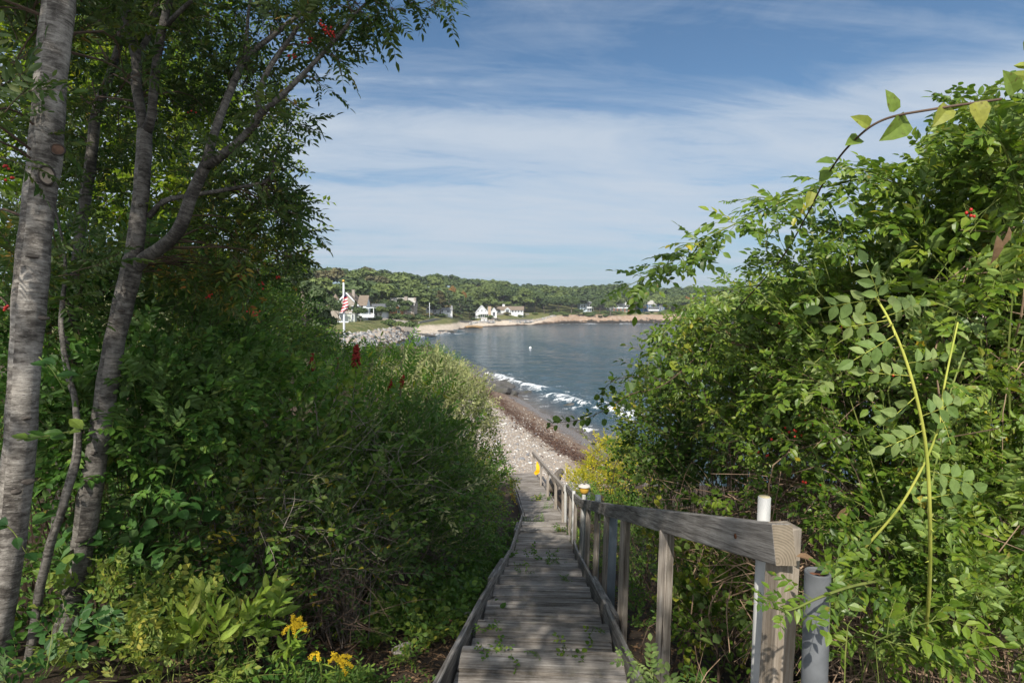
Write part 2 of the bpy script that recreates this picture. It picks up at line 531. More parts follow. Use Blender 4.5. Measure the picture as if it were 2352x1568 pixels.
def sstep(a, b, x):
    t = np.clip((np.asarray(x, float) - a) / (b - a), 0, 1); return t * t * (3 - 2 * t)

def ground_parts(x, d):
    x = np.asarray(x, float); d = np.asarray(d, float)
    z0 = 9.5 - drop(np.minimum(d, 24.5)) - .30
    q = .972 * x + .234 * d                                  # distance towards the sea across the beach
    zb = np.interp(q, [-10, 2, 6.1, 10.5, 15, 21, 45], [3.3, 2.8, 2.25, 1.05, 0, -1.3, -2.4])
    z = z0 + (zb - z0) * sstep(20.5, 25.0, d)
    u = x - pathx(d)
    hl = np.interp(d, [-5, 0, 5, 10, 16, 24, 30, 40, 60, 90, 130], [.6, .7, .6, 1.5, 2.4, 3.0, 3.6, 3.6, 4.2, 5.0, 5.0])
    e0 = np.interp(d, [0, 14, 24, 30, 45, 75, 100, 130], [1.0, .9, 1.4, 2.5, 4.5, 6.0, 10.0, 18.0])
    wd = np.interp(d, [0, 10, 24, 60, 130], [4.0, 3.5, 3.0, 7.0, 14.0])
    bl = sstep(e0, e0 + wd, -u)
    z = z + bl * hl
    z = np.where((d > 34) & (x < 0), np.minimum(z, np.maximum(9.5 - .076 * d - .6, 1.0)), z)
    hr = np.interp(d, [-5, 0, 4, 12, 18, 25], [.7, .7, .6, .7, .6, .0])
    br = sstep(1.0, 3.5, u)
    z = z + br * hr
    nz = vnoise(np.stack([x, d], -1), 3, .9, 4) * .10 * np.clip(np.abs(u) - .55, 0, 1.2)
    nz = np.where(d > 25, nz * .35, nz)
    return z + nz, bl
def ground_z(x, d): return ground_parts(x, d)[0]

# ------------------------------------------------------------------ materials of the setting
def soil_material():
    m, nt, out = mat_new('ground')
    pos = geo_pos(nt)
    wet = attr(nt, 'va')         # 1 = beach sand, 0 = soil
    wrack = attr(nt, 'vb')       # 1 = seaweed line
    n1 = noise(nt, pos, 7, 8, .65); n2 = noise(nt, pos, 40, 6, .7); n3 = noise(nt, pos, 1.1, 4)
    soil = ramp(nt, [(.3, (.018, .012, .008)), (.5, (.05, .033, .02)), (.7, (.12, .085, .055))]); nt.links.new(mth(nt, 'ADD', mth(nt, 'MULTIPLY', n1, .5), mth(nt, 'MULTIPLY', n2, .5)), soil.inputs[0])
    sand = ramp(nt, [(.30, (.17, .135, .105)), (.5, (.36, .30, .24)), (.68, (.54, .47, .40))]); nt.links.new(mth(nt, 'ADD', mth(nt, 'MULTIPLY', n2, .6), mth(nt, 'MULTIPLY', n1, .4)), sand.inputs[0])
    sp = nt.nodes.new('ShaderNodeSeparateXYZ'); nt.links.new(pos, sp.inputs[0])
    zz = mth(nt, 'ADD', sp.outputs[2], mth(nt, 'MULTIPLY', mth(nt, 'SUBTRACT', n3, .5), .5))
    wetr = ramp(nt, [(.0, (1, 1, 1)), (.12, (1, 1, 1)), (.22, (0, 0, 0))]); damp = ramp(nt, [(.0, (1, 1, 1)), (.50, (1, 1, 1)), (.68, (0, 0, 0))]); nt.links.new(mth(nt, 'MULTIPLY', zz, .55), damp.inputs[0]); 
    nt.links.new(mth(nt, 'MULTIPLY', mth(nt, 'ADD', zz, .0), .55), wetr.inputs[0])
    dsand = mixc(nt, sand.outputs[0], (.50, .42, .37), 1.0, 'MULTIPLY')
    wsand = mixc(nt, sand.outputs[0], (.46, .44, .45), 1.0, 'MULTIPLY')
    sandc = mixc(nt, mixc(nt, sand.outputs[0], dsand, damp.outputs[0]), wsand, wetr.outputs[0])
    wk = ramp(nt, [(.42, (0, 0, 0)), (.56, (1, 1, 1))])
    nt.links.new(mth(nt, 'ADD', mth(nt, 'MULTIPLY', wrack, .46), mth(nt, 'MULTIPLY', mth(nt, 'SUBTRACT', mth(nt, 'ADD', n1, noise(nt, pos, 3, 6, .7)), .9), .55)), wk.inputs[0])
    sandc = mixc(nt, sandc, mixc(nt, (.04, .022, .013), (.20, .125, .08), n2), wk.outputs[0])
    col = mixc(nt, soil.outputs[0], sandc, wet)
    rg_ = mth(nt, 'SUBTRACT', .95, mth(nt, 'MULTIPLY', mth(nt, 'MULTIPLY', wetr.outputs[0], wet), .72))
    pbsdf(nt, out, col, rg_, bump(nt, mth(nt, 'ADD', n1, n2), .5, .05), spec=.35)
    return m
M_GROUND = soil_material()

# ------------------------------------------------------------------ near terrain: one sheet
def wrack_amount(x, d):
    """seaweed line across the beach as a real-world curve"""
    pts = np.array([PZ(*q, 1.0)[:2] for q in ((1105, 885), (1150, 925), (1200, 968), (1262, 1008), (1340, 1048), (1450, 1090))])
    best = np.full(x.shape, 99.0)
    for a, b in zip(pts[:-1], pts[1:]):
        ab = b - a; L2 = ab @ ab
        t = np.clip(((x - a[0]) * ab[0] + (d - a[1]) * ab[1]) / L2, 0, 1)
        best = np.minimum(best, np.hypot(x - a[0] - t * ab[0], d - a[1] - t * ab[1]))
    return np.clip(1.05 - best / 2.9, 0, 1)

def build_ground():
    xs = np.concatenate([-np.geomspace(120, 8, 46)[:-1], np.linspace(-8, 8, 110), np.geomspace(8, 60, 40)[1:]])
    ds = np.concatenate([np.linspace(-8, 24, 130)[:-1], np.linspace(24, 60, 120)[:-1], np.geomspace(60, 135, 40)])
    X, D = np.meshgrid(xs, ds)
    Z, BL = ground_parts(X, D)
    beach = sstep(22.0, 25.0, D) * sstep(.45, .12, BL)
    W = wrack_amount(X, D)
    nx, ny = len(xs), len(ds)
    i, j = np.meshgrid(np.arange(ny - 1), np.arange(nx - 1), indexing='ij')
    q = (i * nx + j).ravel()
    T = np.concatenate([np.stack([q, q + 1, q + nx + 1], 1), np.stack([q, q + nx + 1, q + nx], 1)])
    mb = MB(); mb.add(np.stack([X, D, Z], -1).reshape(-1, 3), T, a=np.stack([beach.ravel(), W.ravel()], -1), smooth=True)
    return tag(mb.build('ground', M_GROUND), kind='structure')
build_ground()

# ------------------------------------------------------------------ far shore
SH_PX = np.array([-1500, 300, 560, 700, 800, 850, 900, 940, 985, 1022, 1040, 1060, 1085, 1130, 1254, 1330, 1400, 1474, 1520, 1584, 1700, 2000, 3200])
SH_PY = np.array([850, 850, 845, 838, 826, 810, 792, 779, 772.5, 768.0, 764.5, 756.5, 751.6, 750.3, 744.8, 743.2, 743.0, 742.8, 742.4, 742.0, 741.5, 741.0, 739])
def shore_d(a):
    py = np.interp(a * F + 1176, SH_PX, SH_PY)
    # exact ray / sea level crossing
    yc = (784 - py) / F; s, c = math.sin(PITCH), math.cos(PITCH)
    return -EYE[2] * (c + yc * s) / (-s + yc * c)
DSM_PX = [-1500, 560, 700, 800, 850, 900, 940, 1000, 1050, 1085, 1130, 1254, 1474, 1700, 3200]
DSM = [115, 118, 132, 145, 152, 168, 195, 245, 288, 316, 324, 379, 402, 418, 430]
def dsm(px): return np.interp(px, DSM_PX, DSM)
SKY_PX = np.array([-1500, 500, 700, 750, 850, 960, 1050, 1130, 1250, 1300, 1390, 1440, 1490, 1560, 1640, 1720, 1900, 3200])
SKY_PY = np.array([625, 622, 625, 627, 630, 637, 644, 652, 659, 664, 660, 661, 669, 666, 666, 668, 676, 690])
TREE_H = 11.0
def far_z(a, d):
    """height of the far land; a = tan of bearing"""
    px = np.asarray(a) * F + 1176
    ds = shore_d(a); s = np.asarray(d) - ds
    cliff = sstep(1215, 1300, px)                       # rocky bluff instead of beach
    se = s * (.60 + .40 * sstep(1060, 1120, px))
    b = np.interp(se, [-30, 0, 8, 24, 30, 42, 52, 80], [-2.5, -.05, .8, 2.5, 3.9, 5.5, 7.2, 8.3])
    k = np.interp(s, [-30, 0, 3, 9, 14, 30, 60], [-2.5, -.1, 2.2, 5.2, 6.4, 7.0, 8.4])
    z = b * (1 - cliff) + k * cliff
    # riprap bank near the big house
    rip = sstep(960, 930, px)
    r = np.interp(s, [-30, 0, 14, 34, 50, 90], [-2.5, 0, 2.6, 5.0, 6.0, 6.4])
    z = z * (1 - rip) + r * rip
    dm = dsm(px); dr = dm + np.interp(px, [700, 950, 1250, 1700], [250, 230, 190, 240])      # ridge distance
    top = 9.5 + (712 - np.interp(px, SKY_PX, SKY_PY)) / F * dr - TREE_H + 1.5
    ramp_ = sstep(60, dr - dm, np.asarray(d) - dm)
    base = z
    z = base + (np.maximum(top, base) - base) * ramp_
    return z

def FAR(px, s, true=False):
    """world point on the far land, s metres inland along bearing px"""
    a = (px - 1176) / F; d = (float(shore_d(a)) if true else float(dsm(px))) + s
    return np.array((a * d, d, float(far_z(a, d))))

def far_material():
    m, nt, out = mat_new('far_land')
    pos = geo_pos(nt); s = attr(nt, 'va'); cl = attr(nt, 'vb')
    n1 = noise(nt, pos, .35, 6, .65); n2 = noise(nt, pos, 1.3, 6, .7)
    grass = ramp(nt, [(.3, (.06, .085, .022)), (.5, (.13, .14, .05)), (.7, (.24, .2, .09))]); nt.links.new(n1, grass.inputs[0])
    beach = ramp(nt, [(.3, (.28, .22, .16)), (.5, (.52, .44, .35)), (.68, (.66, .6, .52))]); nt.links.new(n2, beach.inputs[0])
    dark = ramp(nt, [(.35, (.03, .022, .016)), (.6, (.11, .075, .05)), (.75, (.26, .17, .08))]); nt.links.new(n2, dark.inputs[0])
    rockn = noise(nt, pos, 1.0, 7, .7, .6, mapping=(.5, .5, 2.4))
    rock = ramp(nt, [(.30, (.09, .065, .05)), (.46, (.30, .20, .13)), (.60, (.36, .30, .25)), (.74, (.5, .44, .38))]); nt.links.new(rockn, rock.inputs[0])
    sn = mth(nt, 'ADD', s, mth(nt, 'MULTIPLY', mth(nt, 'SUBTRACT', n1, .5), 10))
    w1 = ramp(nt, [(.0, (1, 1, 1)), (.075, (1, 1, 1)), (.11, (0, 0, 0))]); nt.links.new(mth(nt, 'DIVIDE', sn, 60), w1.inputs[0])     # tidal dark
    w2 = ramp(nt, [(.40, (0, 0, 0)), (.46, (1, 1, 1))]); nt.links.new(mth(nt, 'DIVIDE', sn, 60), w2.inputs[0])   # grass
    w3 = ramp(nt, [(.17, (0, 0, 0)), (.24, (1, 1, 1))]); nt.links.new(mth(nt, 'DIVIDE', sn, 60), w3.inputs[0])   # grass over the bluff
    bc = mixc(nt, mixc(nt, beach.outputs[0], dark.outputs[0], w1.outputs[0]), grass.outputs[0], w2.outputs[0])
    w4 = ramp(nt, [(.0, (1, 1, 1)), (.04, (1, 1, 1)), (.06, (0, 0, 0))]); nt.links.new(mth(nt, 'DIVIDE', sn, 60), w4.inputs[0])
    rc = mixc(nt, mixc(nt, rock.outputs[0], (.035, .03, .026), w4.outputs[0]), grass.outputs[0], w3.outputs[0])
    pbsdf(nt, out, mixc(nt, bc, rc, cl), .9, bump(nt, rockn, .9, .8), spec=.2)
    return m

def build_far():
    A = np.concatenate([np.linspace(-1.6, -.5, 30)[:-1], np.linspace(-.5, .6, 420), np.linspace(.6, 1.6, 40)[1:]])
    S = np.concatenate([np.linspace(-30, 0, 6)[:-1], np.linspace(0, 40, 44)[:-1], np.geomspace(40, 520, 46)])
    aa, ss = np.meshgrid(A, S)
    D = shore_d(aa) + ss
    Z = far_z(aa, D)
    X = aa * D
    px = aa * F + 1176
    rough = np.clip(ss / 3, 0, 1) * np.clip((60 - ss) / 40, .25, 1)
    Z = Z + vnoise(np.stack([X, D], -1), 8, .22, 4) * .55 * rough
    cl = sstep(1215, 1300, px)
    Z = Z + cl * vnoise(np.stack([X, D, Z], -1), 9, .5, 4) * .9 * np.clip(ss / 3, 0, 1) * np.clip((16 - ss) / 6, 0, 1)
    n = len(A)
    i, j = np.meshgrid(np.arange(len(S) - 1), np.arange(n - 1), indexing='ij')
    q = (i * n + j).ravel()
    T = np.concatenate([np.stack([q, q + 1, q + n + 1], 1), np.stack([q, q + n + 1, q + n], 1)])
    ss = np.where((px < 725) & (ss > 2), np.maximum(ss, 60), ss); ss = ss * (1 + 1.0 * sstep(960, 930, px))
    mb = MB(); mb.add(np.stack([X, D, Z], -1).reshape(-1, 3), T, a=np.stack([(ss * (.60 + .40 * sstep(1060, 1120, px))).ravel(), cl.ravel()], -1), smooth=True)
    return tag(mb.build('far_shore', far_material()), kind='structure')
build_far()

# ------------------------------------------------------------------ water
def water_material():
    m, nt, out = mat_new('sea_water')
    pos = geo_pos(nt); foam = attr(nt, 'va'); shallow = attr(nt, 'vb')
    w1 = noise(nt, pos, 1.0, 5, .6, .3, mapping=(.45, 1.15, 1)); w2 = noise(nt, pos, 1.0, 4, .6, .4, mapping=(.09, .2, 1)); w3 = noise(nt, pos, 1.0, 3, .6, .2, mapping=(2.2, 4.5, 1))
    h = mth(nt, 'ADD', mth(nt, 'ADD', mth(nt, 'MULTIPLY', w1, 1.0), mth(nt, 'MULTIPLY', w2, 2.2)), mth(nt, 'MULTIPLY', w3, .35))
    deep = mixc(nt, (.018, .040, .058), (.036, .070, .088), noise(nt, pos, .02, 4))
    col = mixc(nt, deep, (.11, .085, .065), shallow)
    fn = mth(nt, 'ADD', noise(nt, pos, 1.3, 9, .78, 1.2), mth(nt, 'MULTIPLY', noise(nt, pos, .5, 4, .6, .4), .6))
    fr = ramp(nt, [(.34, (0, 0, 0)), (.44, (.5, .5, .5)), (.60, (1, 1, 1))])
    nt.links.new(mth(nt, 'ADD', mth(nt, 'MULTIPLY', foam, .46), mth(nt, 'MULTIPLY', mth(nt, 'SUBTRACT', fn, .80), 1.7)), fr.inputs[0])
    col = mixc(nt, col, (.82, .85, .87), fr.outputs[0])
    ro = mth(nt, 'ADD', .09, mth(nt, 'MULTIPLY', fr.outputs[0], .8))
    b = pbsdf(nt, out, col, ro, bump(nt, h, 1.0, .34), spec=.5, IOR=1.33)
    return m

WAVES = [  # crest polylines at sea level: points (px,py), height, width, foam
    ([(1118, 862), (1150, 869), (1185, 882), (1225, 893), (1262, 901)], .50, 1.3, 1.0),
    ([(1245, 908), (1285, 917), (1330, 929), (1390, 938), (1440, 950), (1500, 962)], .60, 1.3, 1.0),
    ([(1480, 905), (1540, 914), (1600, 921)], .25, 1.2, .6),
    ([(1330, 915), (1400, 912), (1470, 915)], .18, 1.2, .55),
    ([(1425, 965), (1470, 975), (1540, 985)], .3, 1.0, .7),
    ([(1338, 978), (1350, 985), (1372, 992)], .12, .7, .75),
    ([(950, 776.5), (1000, 770), (1040, 763.5)], .25, 2.4, 1.0),
    ([(1040, 769), (1065, 766), (1090, 766.5)], .2, 2.0, .75),
    ([(1030, 762), (1040, 757)], .9, 2.5, 1.0),
    ([(1255, 744.6), (1300, 743.6), (1330, 743.3)], .2, 4.0, .95),
    ([(1340, 743.6), (1372, 743.4)], .4, 5.0, 1.0),
    ([(1418, 743.4), (1475, 743.9)], .4, 5.0, 1.0), ([(1480, 743.8), (1540, 743.0)], .2, 3.0, .7),
]
def build_water():
    A = np.concatenate([np.linspace(-1.2, -.25, 60)[:-1], np.linspace(-.25, .55, 560), np.geomspace(.55, 6, 40)[1:]])
    D = np.concatenate([np.geomspace(30, 100, 320)[:-1], np.geomspace(100, 420, 130)[:-1], np.geomspace(420, 16000, 40)])
    aa, dd = np.meshgrid(A, D); X = aa * dd
    Z = .05 * vnoise(np.stack([X, dd * 1.6], -1), 21, .5, 3) * np.clip(120 / dd, 0, 1)
    foam = np.zeros_like(X); 
    gz = ground_z(X, dd)
    near = (dd < 110) & (X > -14) & (X < 70)
    depth = np.where(near, -gz, 3.0)
    wob = vnoise(np.stack([X, dd], -1), 33, .35, 4)
    for pts, h, w, f in WAVES:
        W = np.array([PZ(*p, 0)[:2] for p in pts])
        best = np.full(X.shape, 1e3); sgn = np.zeros(X.shape); along = np.zeros(X.shape)
        for k, (a, b) in enumerate(zip(W[:-1], W[1:])):
            ab = b - a; L2 = ab @ ab
            t = np.clip(((X - a[0]) * ab[0] + (dd - a[1]) * ab[1]) / L2, 0, 1)
            ex, ey = X - a[0] - t * ab[0], dd - a[1] - t * ab[1]
            r = np.hypot(ex, ey); m = r < best
            best = np.where(m, r, best); sgn = np.where(m, np.sign(ey), sgn); along = np.where(m, (k + t) / (len(W) - 1), along)
        bb = best + wob * w * .7 + vnoise(np.stack([X, dd], -1), 35, 1.6, 3) * w * .35
        end = np.clip(np.minimum(along, 1 - along) * 6 + .25, 0, 1)
        rise = np.where(sgn > 0, np.exp(-(best / (w * 1.8)) ** 2), np.exp(-(best / (w * .8)) ** 2))
        Z = Z + h * rise * end * (1 + .25 * wob)
        # foam spills towards the beach
        fm = np.where(sgn > 0, np.exp(-(np.maximum(bb, 0) / (w * .40)) ** 2), np.exp(-(np.maximum(bb, 0) / (w * 1.15)) ** 2))
        foam = np.maximum(foam, f * fm * end)
        foam = np.maximum(foam, .50 * f * np.exp(-(best / (w * 4.5)) ** 2))
    swash = np.exp(-((depth - .02) / .035) ** 2) * near * (.55 + .6 * wob)
    foam = np.maximum(foam, np.clip(swash, 0, 1) * .8)
    sh = np.where(near, np.clip(1 - depth / .75, 0, 1), 0)
    n = len(A)
    i, j = np.meshgrid(np.arange(len(D) - 1), np.arange(n - 1), indexing='ij')
    q = (i * n + j).ravel()
    T = np.concatenate([np.stack([q, q + 1, q + n + 1], 1), np.stack([q, q + n + 1, q + n], 1)])
    mb = MB(); mb.add(np.stack([X, dd, Z], -1).reshape(-1, 3), T, a=np.stack([foam.ravel(), sh.ravel()], -1), smooth=True)
    return tag(mb.build('water', water_material()), kind='structure')
build_water()
# ------------------------------------------------------------------ weathered wood
def wood_mat(name, axis, tone=1.0, warm=0.0, stain=.5, moss=0.0):
    """grey weathered board; the grain runs along the given object axis"""
    m, nt, out = mat_new(name)
    oc = coord(nt, 'Object')
    oi = nt.nodes.new('ShaderNodeObjectInfo')
    vm = nt.nodes.new('ShaderNodeVectorMath'); vm.operation = 'MULTIPLY_ADD'
    cbn = nt.nodes.new('ShaderNodeCombineXYZ')
    for i in range(3): nt.links.new(mth(nt, 'MULTIPLY', oi.outputs['Random'], 17.0 + i * 9), cbn.inputs[i])
    vm.operation = 'ADD'; nt.links.new(oc, vm.inputs[0]); nt.links.new(cbn.outputs[0], vm.inputs[1])
    v = vm.outputs[0]
    st = [38.0, 38.0, 38.0]; st[axis] = 1.6
    g1 = noise(nt, v, 1.0, 6, .65, .25, mapping=tuple(st))
    st2 = [150.0, 150.0, 150.0]; st2[axis] = 5.0
    g2 = noise(nt, v, 1.0, 4, .6, .1, mapping=tuple(st2))
    st3 = [6.0, 6.0, 6.0]; st3[axis] = 1.2
    blo = noise(nt, v, 1.0, 5, .6, .4, mapping=tuple(st3))
    fine = noise(nt, v, 30, 6, .75)
    t = tone
    base = ramp(nt, [(.32, (.05 * t, .045 * t, .041 * t)), (.44, (.13 * t, .12 * t, .112 * t)), (.55, (.24 * t, .228 * t, .215 * t)), (.70, (.40 * t, .39 * t, .375 * t))])
    nt.links.new(mth(nt, 'ADD', mth(nt, 'MULTIPLY', g1, .6), mth(nt, 'MULTIPLY', g2, .4)), base.inputs[0])
    col = mixc(nt, base.outputs[0], (.30 * t, .235 * t, .16 * t), warm)
    sr = ramp(nt, [(.36, (.40, .37, .34)), (.5, (.78, .76, .73)), (.66, (1.15, 1.15, 1.16))]); nt.links.new(mth(nt, 'ADD', mth(nt, 'MULTIPLY', blo, .75), mth(nt, 'MULTIPLY', fine, .25)), sr.inputs[0])
    col = mixc(nt, col, mixc(nt, col, sr.outputs[0], 1.0, 'MULTIPLY'), stain)
    cr = ramp(nt, [(.33, (1, 1, 1)), (.36, (0, 0, 0))]); nt.links.new(g1, cr.inputs[0])          # open cracks along the grain
    col = mixc(nt, col, (.018, .015, .013), mth(nt, 'MULTIPLY', cr.outputs[0], .8))
    if moss:
        mr = ramp(nt, [(.56, (0, 0, 0)), (.68, (1, 1, 1))]); nt.links.new(noise(nt, v, 5, 6, .7), mr.inputs[0])
        col = mixc(nt, col, (.10, .095, .045), mth(nt, 'MULTIPLY', mr.outputs[0], moss))
    h = mth(nt, 'SUBTRACT', mth(nt, 'ADD', g1, mth(nt, 'MULTIPLY', g2, .6)), mth(nt, 'MULTIPLY', cr.outputs[0], .8))
    pbsdf(nt, out, col, .85, bump(nt, h, .55, .006), spec=.25)
    return m
M_TREAD = wood_mat('weathered_tread', 0, 1.25, .08, 1.0, .4)
M_STRINGER = wood_mat('weathered_stringer', 1, 1.3, .02, .6)
M_RAIL = wood_mat('weathered_rail', 1, 1.15, .0, .6)
M_POST = wood_mat('weathered_post', 2, 1.35, .22, .5)
M_NEWEL = wood_mat('newel_wood', 2, 1.0, .45, .5)
M_NAIL = flat_mat('rusty_nail', (.09, .035, .015), .8)

def beam_obj(name, p0, p1, w, h, m, parent, bevel=.006, roll=0.0):
    """a beam whose own Y axis runs along its length, so the grain follows it"""
    p0, p1 = np.asarray(p0, float), np.asarray(p1, float)
    y = norm(p1 - p0); x = norm(np.cross(y, (0, 0, 1))); z = np.cross(x, y)
    if roll:
        x, z = x * math.cos(roll) + z * math.sin(roll), z * math.cos(roll) - x * math.sin(roll)
    mb = MB(); L = np.linalg.norm(p1 - p0)
    nseg = max(1, int(L / .25))
    v, t = box_arrays(w, L, h, bevel)
    mb.add(v, t)
    o = bpy.data.objects.new(name, mb.mesh(name, m)); C.objects.link(o)
    M = Matrix(((x[0], y[0], z[0], 0), (x[1], y[1], z[1], 0), (x[2], y[2], z[2], 0), (0, 0, 0, 1)))
    M.translation = Vector(((p0 + p1) / 2).tolist())
    o.matrix_world = M
    if parent is not None:
        o.parent = parent; o.matrix_parent_inverse = Matrix.LocRotScale(parent.location, parent.rotation_euler, parent.scale).inverted()
    return o

def post_obj(name, top, bottom, w, dpt, m, parent, rz=0.0, lean=(0, 0)):
    """upright post with its own Z axis up"""
    top, bottom = np.asarray(top, float), np.asarray(bottom, float)
    mb = MB(); v, t = box_arrays(w, dpt, np.linalg.norm(top - bottom), .005); mb.add(v, t)
    o = bpy.data.objects.new(name, mb.mesh(name, m)); C.objects.link(o)
    q = Vector((top - bottom).tolist()).to_track_quat('Z', 'Y').to_matrix().to_4x4()
    q = Matrix.Translation(Vector(((top + bottom) / 2).tolist())) @ q @ Matrix.Rotation(rz, 4, 'Z')
    o.matrix_world = q
    if parent is not None:
        o.parent = parent; o.matrix_parent_inverse = Matrix.LocRotScale(parent.location, parent.rotation_euler, parent.scale).inverted()
    return o

# ------------------------------------------------------------------ staircase
ST = empty('wooden_staircase', (0, 1.4, 9.5 - drop(1.4)), 'long grey weathered wooden staircase with deep treads going down to the beach', 'staircase')
def tread_mesh(w, run, seed):
    mb = MB()
    front = .29
    rest = run - front + .03
    rg = np.random.default_rng(seed)
    parts = [(run / 2 - front / 2, front)]
    n = max(1, int(round(rest / .80))); bw = rest / n
    y = run / 2 - front - .010
    for k in range(n):
        parts.append((y - bw / 2 + .004, bw - .010)); y -= bw
    for k, (yc, b) in enumerate(parts):
        v, t = box_arrays(w, b, .045, .007, 2)
        v[:, 2] += (rg.normal() * .0022) + v[:, 0] * rg.normal() * .003
        v[:, 1] += yc + .004 * np.sin(v[:, 0] * 3 + seed)
        v[:, 0] += rg.normal() * .006
        mb.add(v, t)
    return mb.mesh('tread', M_TREAD)
def add_tread(d0, d1, w, seed, rz, dz=0.0):
    xm = (pathx(d0) + pathx(d1)) / 2
    o = bpy.data.objects.new('tread', tread_mesh(w, (d1 - d0) * 1.02, seed)); C.objects.link(o)
    o.location = (xm, (d0 + d1) / 2, 9.5 - drop(d1) - .022 + dz)
    o.rotation_euler = (0, 0.004 * math.sin(seed * 2.1), rz)
    return place_child(o, ST)
YAW1 = -math.atan(.06)
for i, (a, b) in enumerate(zip(NOSES[:-1], NOSES[1:])):
    add_tread(a, b, 1.19, i + 1, YAW1 - .006 * math.sin(i * 1.7))
add_tread(-1.2, 1.4, 1.19, 40, YAW1)
LOW = np.linspace(16.0, 24.0, 22)
for i, (a, b) in enumerate(zip(LOW[:-1], LOW[1:])):
    add_tread(a, b, 1.08 - .004 * i, 60 + i, math.atan(.43 / 8))
# risers under the upper noses (seen from below and from beside)
for i, d in enumerate(NOSES[:-1]):
    hh = drop(NOSES[i + 1]) - drop(d) - .046
    beam_obj('riser', (pathx(d) - .585, d - .02, 9.5 - drop(d) - .048 - hh / 2), (pathx(d) + .585, d - .055, 9.5 - drop(d) - .048 - hh / 2), .022, hh, M_TREAD, ST)
def edge(d, side, off=.0, up=.055):
    th = math.atan(.06) if d <= 16 else -math.atan(.43 / 8)
    w = HALF + off if d <= 16.0 else .555 + off
    return np.array((pathx(d) + side * w * math.cos(th), d - side * w * math.sin(th), 9.5 - drop(d) + up))
for side in (-1, 1):
    for a, b, up in ((1.0, 5.6, .055), (5.6, 10.76, .055), (10.76, 16.0, .05), (16.05, 24.0, .0)):
        p, q = edge(a, side, .028, up - .11), edge(b, side, .028, up - .11)
        if side > 0 and a > 16: p, q = edge(a, side, .0, -.10), edge(b, side, .0, -.10)
        beam_obj('stringer', p, q, .040, .24, M_STRINGER, ST)
# spliced boards on the outside
for side, a, b in ((-1, 7.2, 9.3), (1, 5.2, 7.6), (-1, 13.2, 14.6)):
    p, q = edge(a, side, .088, -.075), edge(b, side, .088, -.075)
    beam_obj('stringer', p, q, .05, .22, M_STRINGER, ST)
# short legs that carry the stringers
for d in (3.0, 6.5, 10.0, 13.0, 16.1, 19.0, 22.0, 23.8):
    for side in (-1, 1):
        e = edge(d, side, -.02, -.05 if d < 16 else -.1)
        g = float(ground_z(e[0], e[1]))
        post_obj('leg', e + (0, 0, -.06), (e[0], e[1], g - .25), .07, .07, M_POST, ST)

# ------------------------------------------------------------------ handrail
RL = empty('handrail', (.97, 2.03, 9.5 - drop(2.03)), 'grey weathered timber handrail on posts along the stairs, its near end thick and square', 'railing')
def rail_pt(d):
    x = pathx(d) + railoff(d)
    h = np.interp(d, [1.5, 2.03, 4, 6.5, 10.5, 13, 15.2], [1.10, 1.095, 1.08, 1.055, 1.05, 1.02, 1.0])
    return np.array((float(x), d, 9.5 - float(drop(d)) + float(h)))
def swept_rail(name, pts, w, h, m, parent, top_off=0.0):
    """curved rail board: top edge through pts"""
    c = catmull(pts, 40); mb = MB()
    tan = norm(np.gradient(c, axis=0))
    base = Vector(c[0].tolist())
    y = Vector(norm(c[-1] - c[0]).tolist()); x = y.cross(Vector((0, 0, 1))).normalized(); z = x.cross(y)
    M = Matrix(((x[0], y[0], z[0], base[0]), (x[1], y[1], z[1], base[1]), (x[2], y[2], z[2], base[2]), (0, 0, 0, 1)))
    Mi = np.array(M.inverted())
    b = .004
    prof = [(-w / 2 + b, 0), (w / 2 - b, 0), (w / 2, -b), (w / 2, -h + b), (w / 2 - b, -h), (-w / 2 + b, -h), (-w / 2, -h + b), (-w / 2, -b)]
    rings = []
    for i, (p, t) in enumerate(zip(c, tan)):
        xx = norm(np.cross(t, (0, 0, 1))); zz2 = np.cross(xx, t)
        s = .985 if i in (0, len(c) - 1) else 1.0
        rings.append([p + xx * px * s + zz2 * (pz * s) for px, pz in prof])
    V = np.array(rings).reshape(-1, 3); V = V @ Mi[:3, :3].T + Mi[:3, 3]
    k = len(prof); T = []
    for i in range(len(c) - 1):
        for j in range(k):
            a, bb = i * k + j, i * k + (j + 1) % k
            T += [(a, bb, bb + k), (a, bb + k, a + k)]
    T += [(0, j + 1, j) for j in range(1, k - 1)]
    o_ = (len(c) - 1) * k
    T += [(o_, o_ + j, o_ + j + 1) for j in range(1, k - 1)]
    mb.add(V, np.array(T)[:, ::-1])
    o = bpy.data.objects.new(name, mb.mesh(name, m)); C.objects.link(o)
    o.matrix_world = M
    o.parent = parent; o.matrix_parent_inverse = Matrix.LocRotScale(parent.location, parent.rotation_euler, parent.scale).inverted()
    return o
RH, RW = .142, .074
upper = [rail_pt(d) for d in (2.0, 3.4, 5.0, 6.6, 8.4, 10.4, 12.2, 13.8, 15.2)]
swept_rail('rail', upper, RW, RH, M_RAIL, RL)
low0, low1 = P(1297, 1118, 15.35), P(1224, 1036, 24.0)
lower = [low0, low0 * .5 + low1 * .5 + (0.01, 0, -.02), low1]
swept_rail('rail', lower, .085, .12, M_POST, RL)
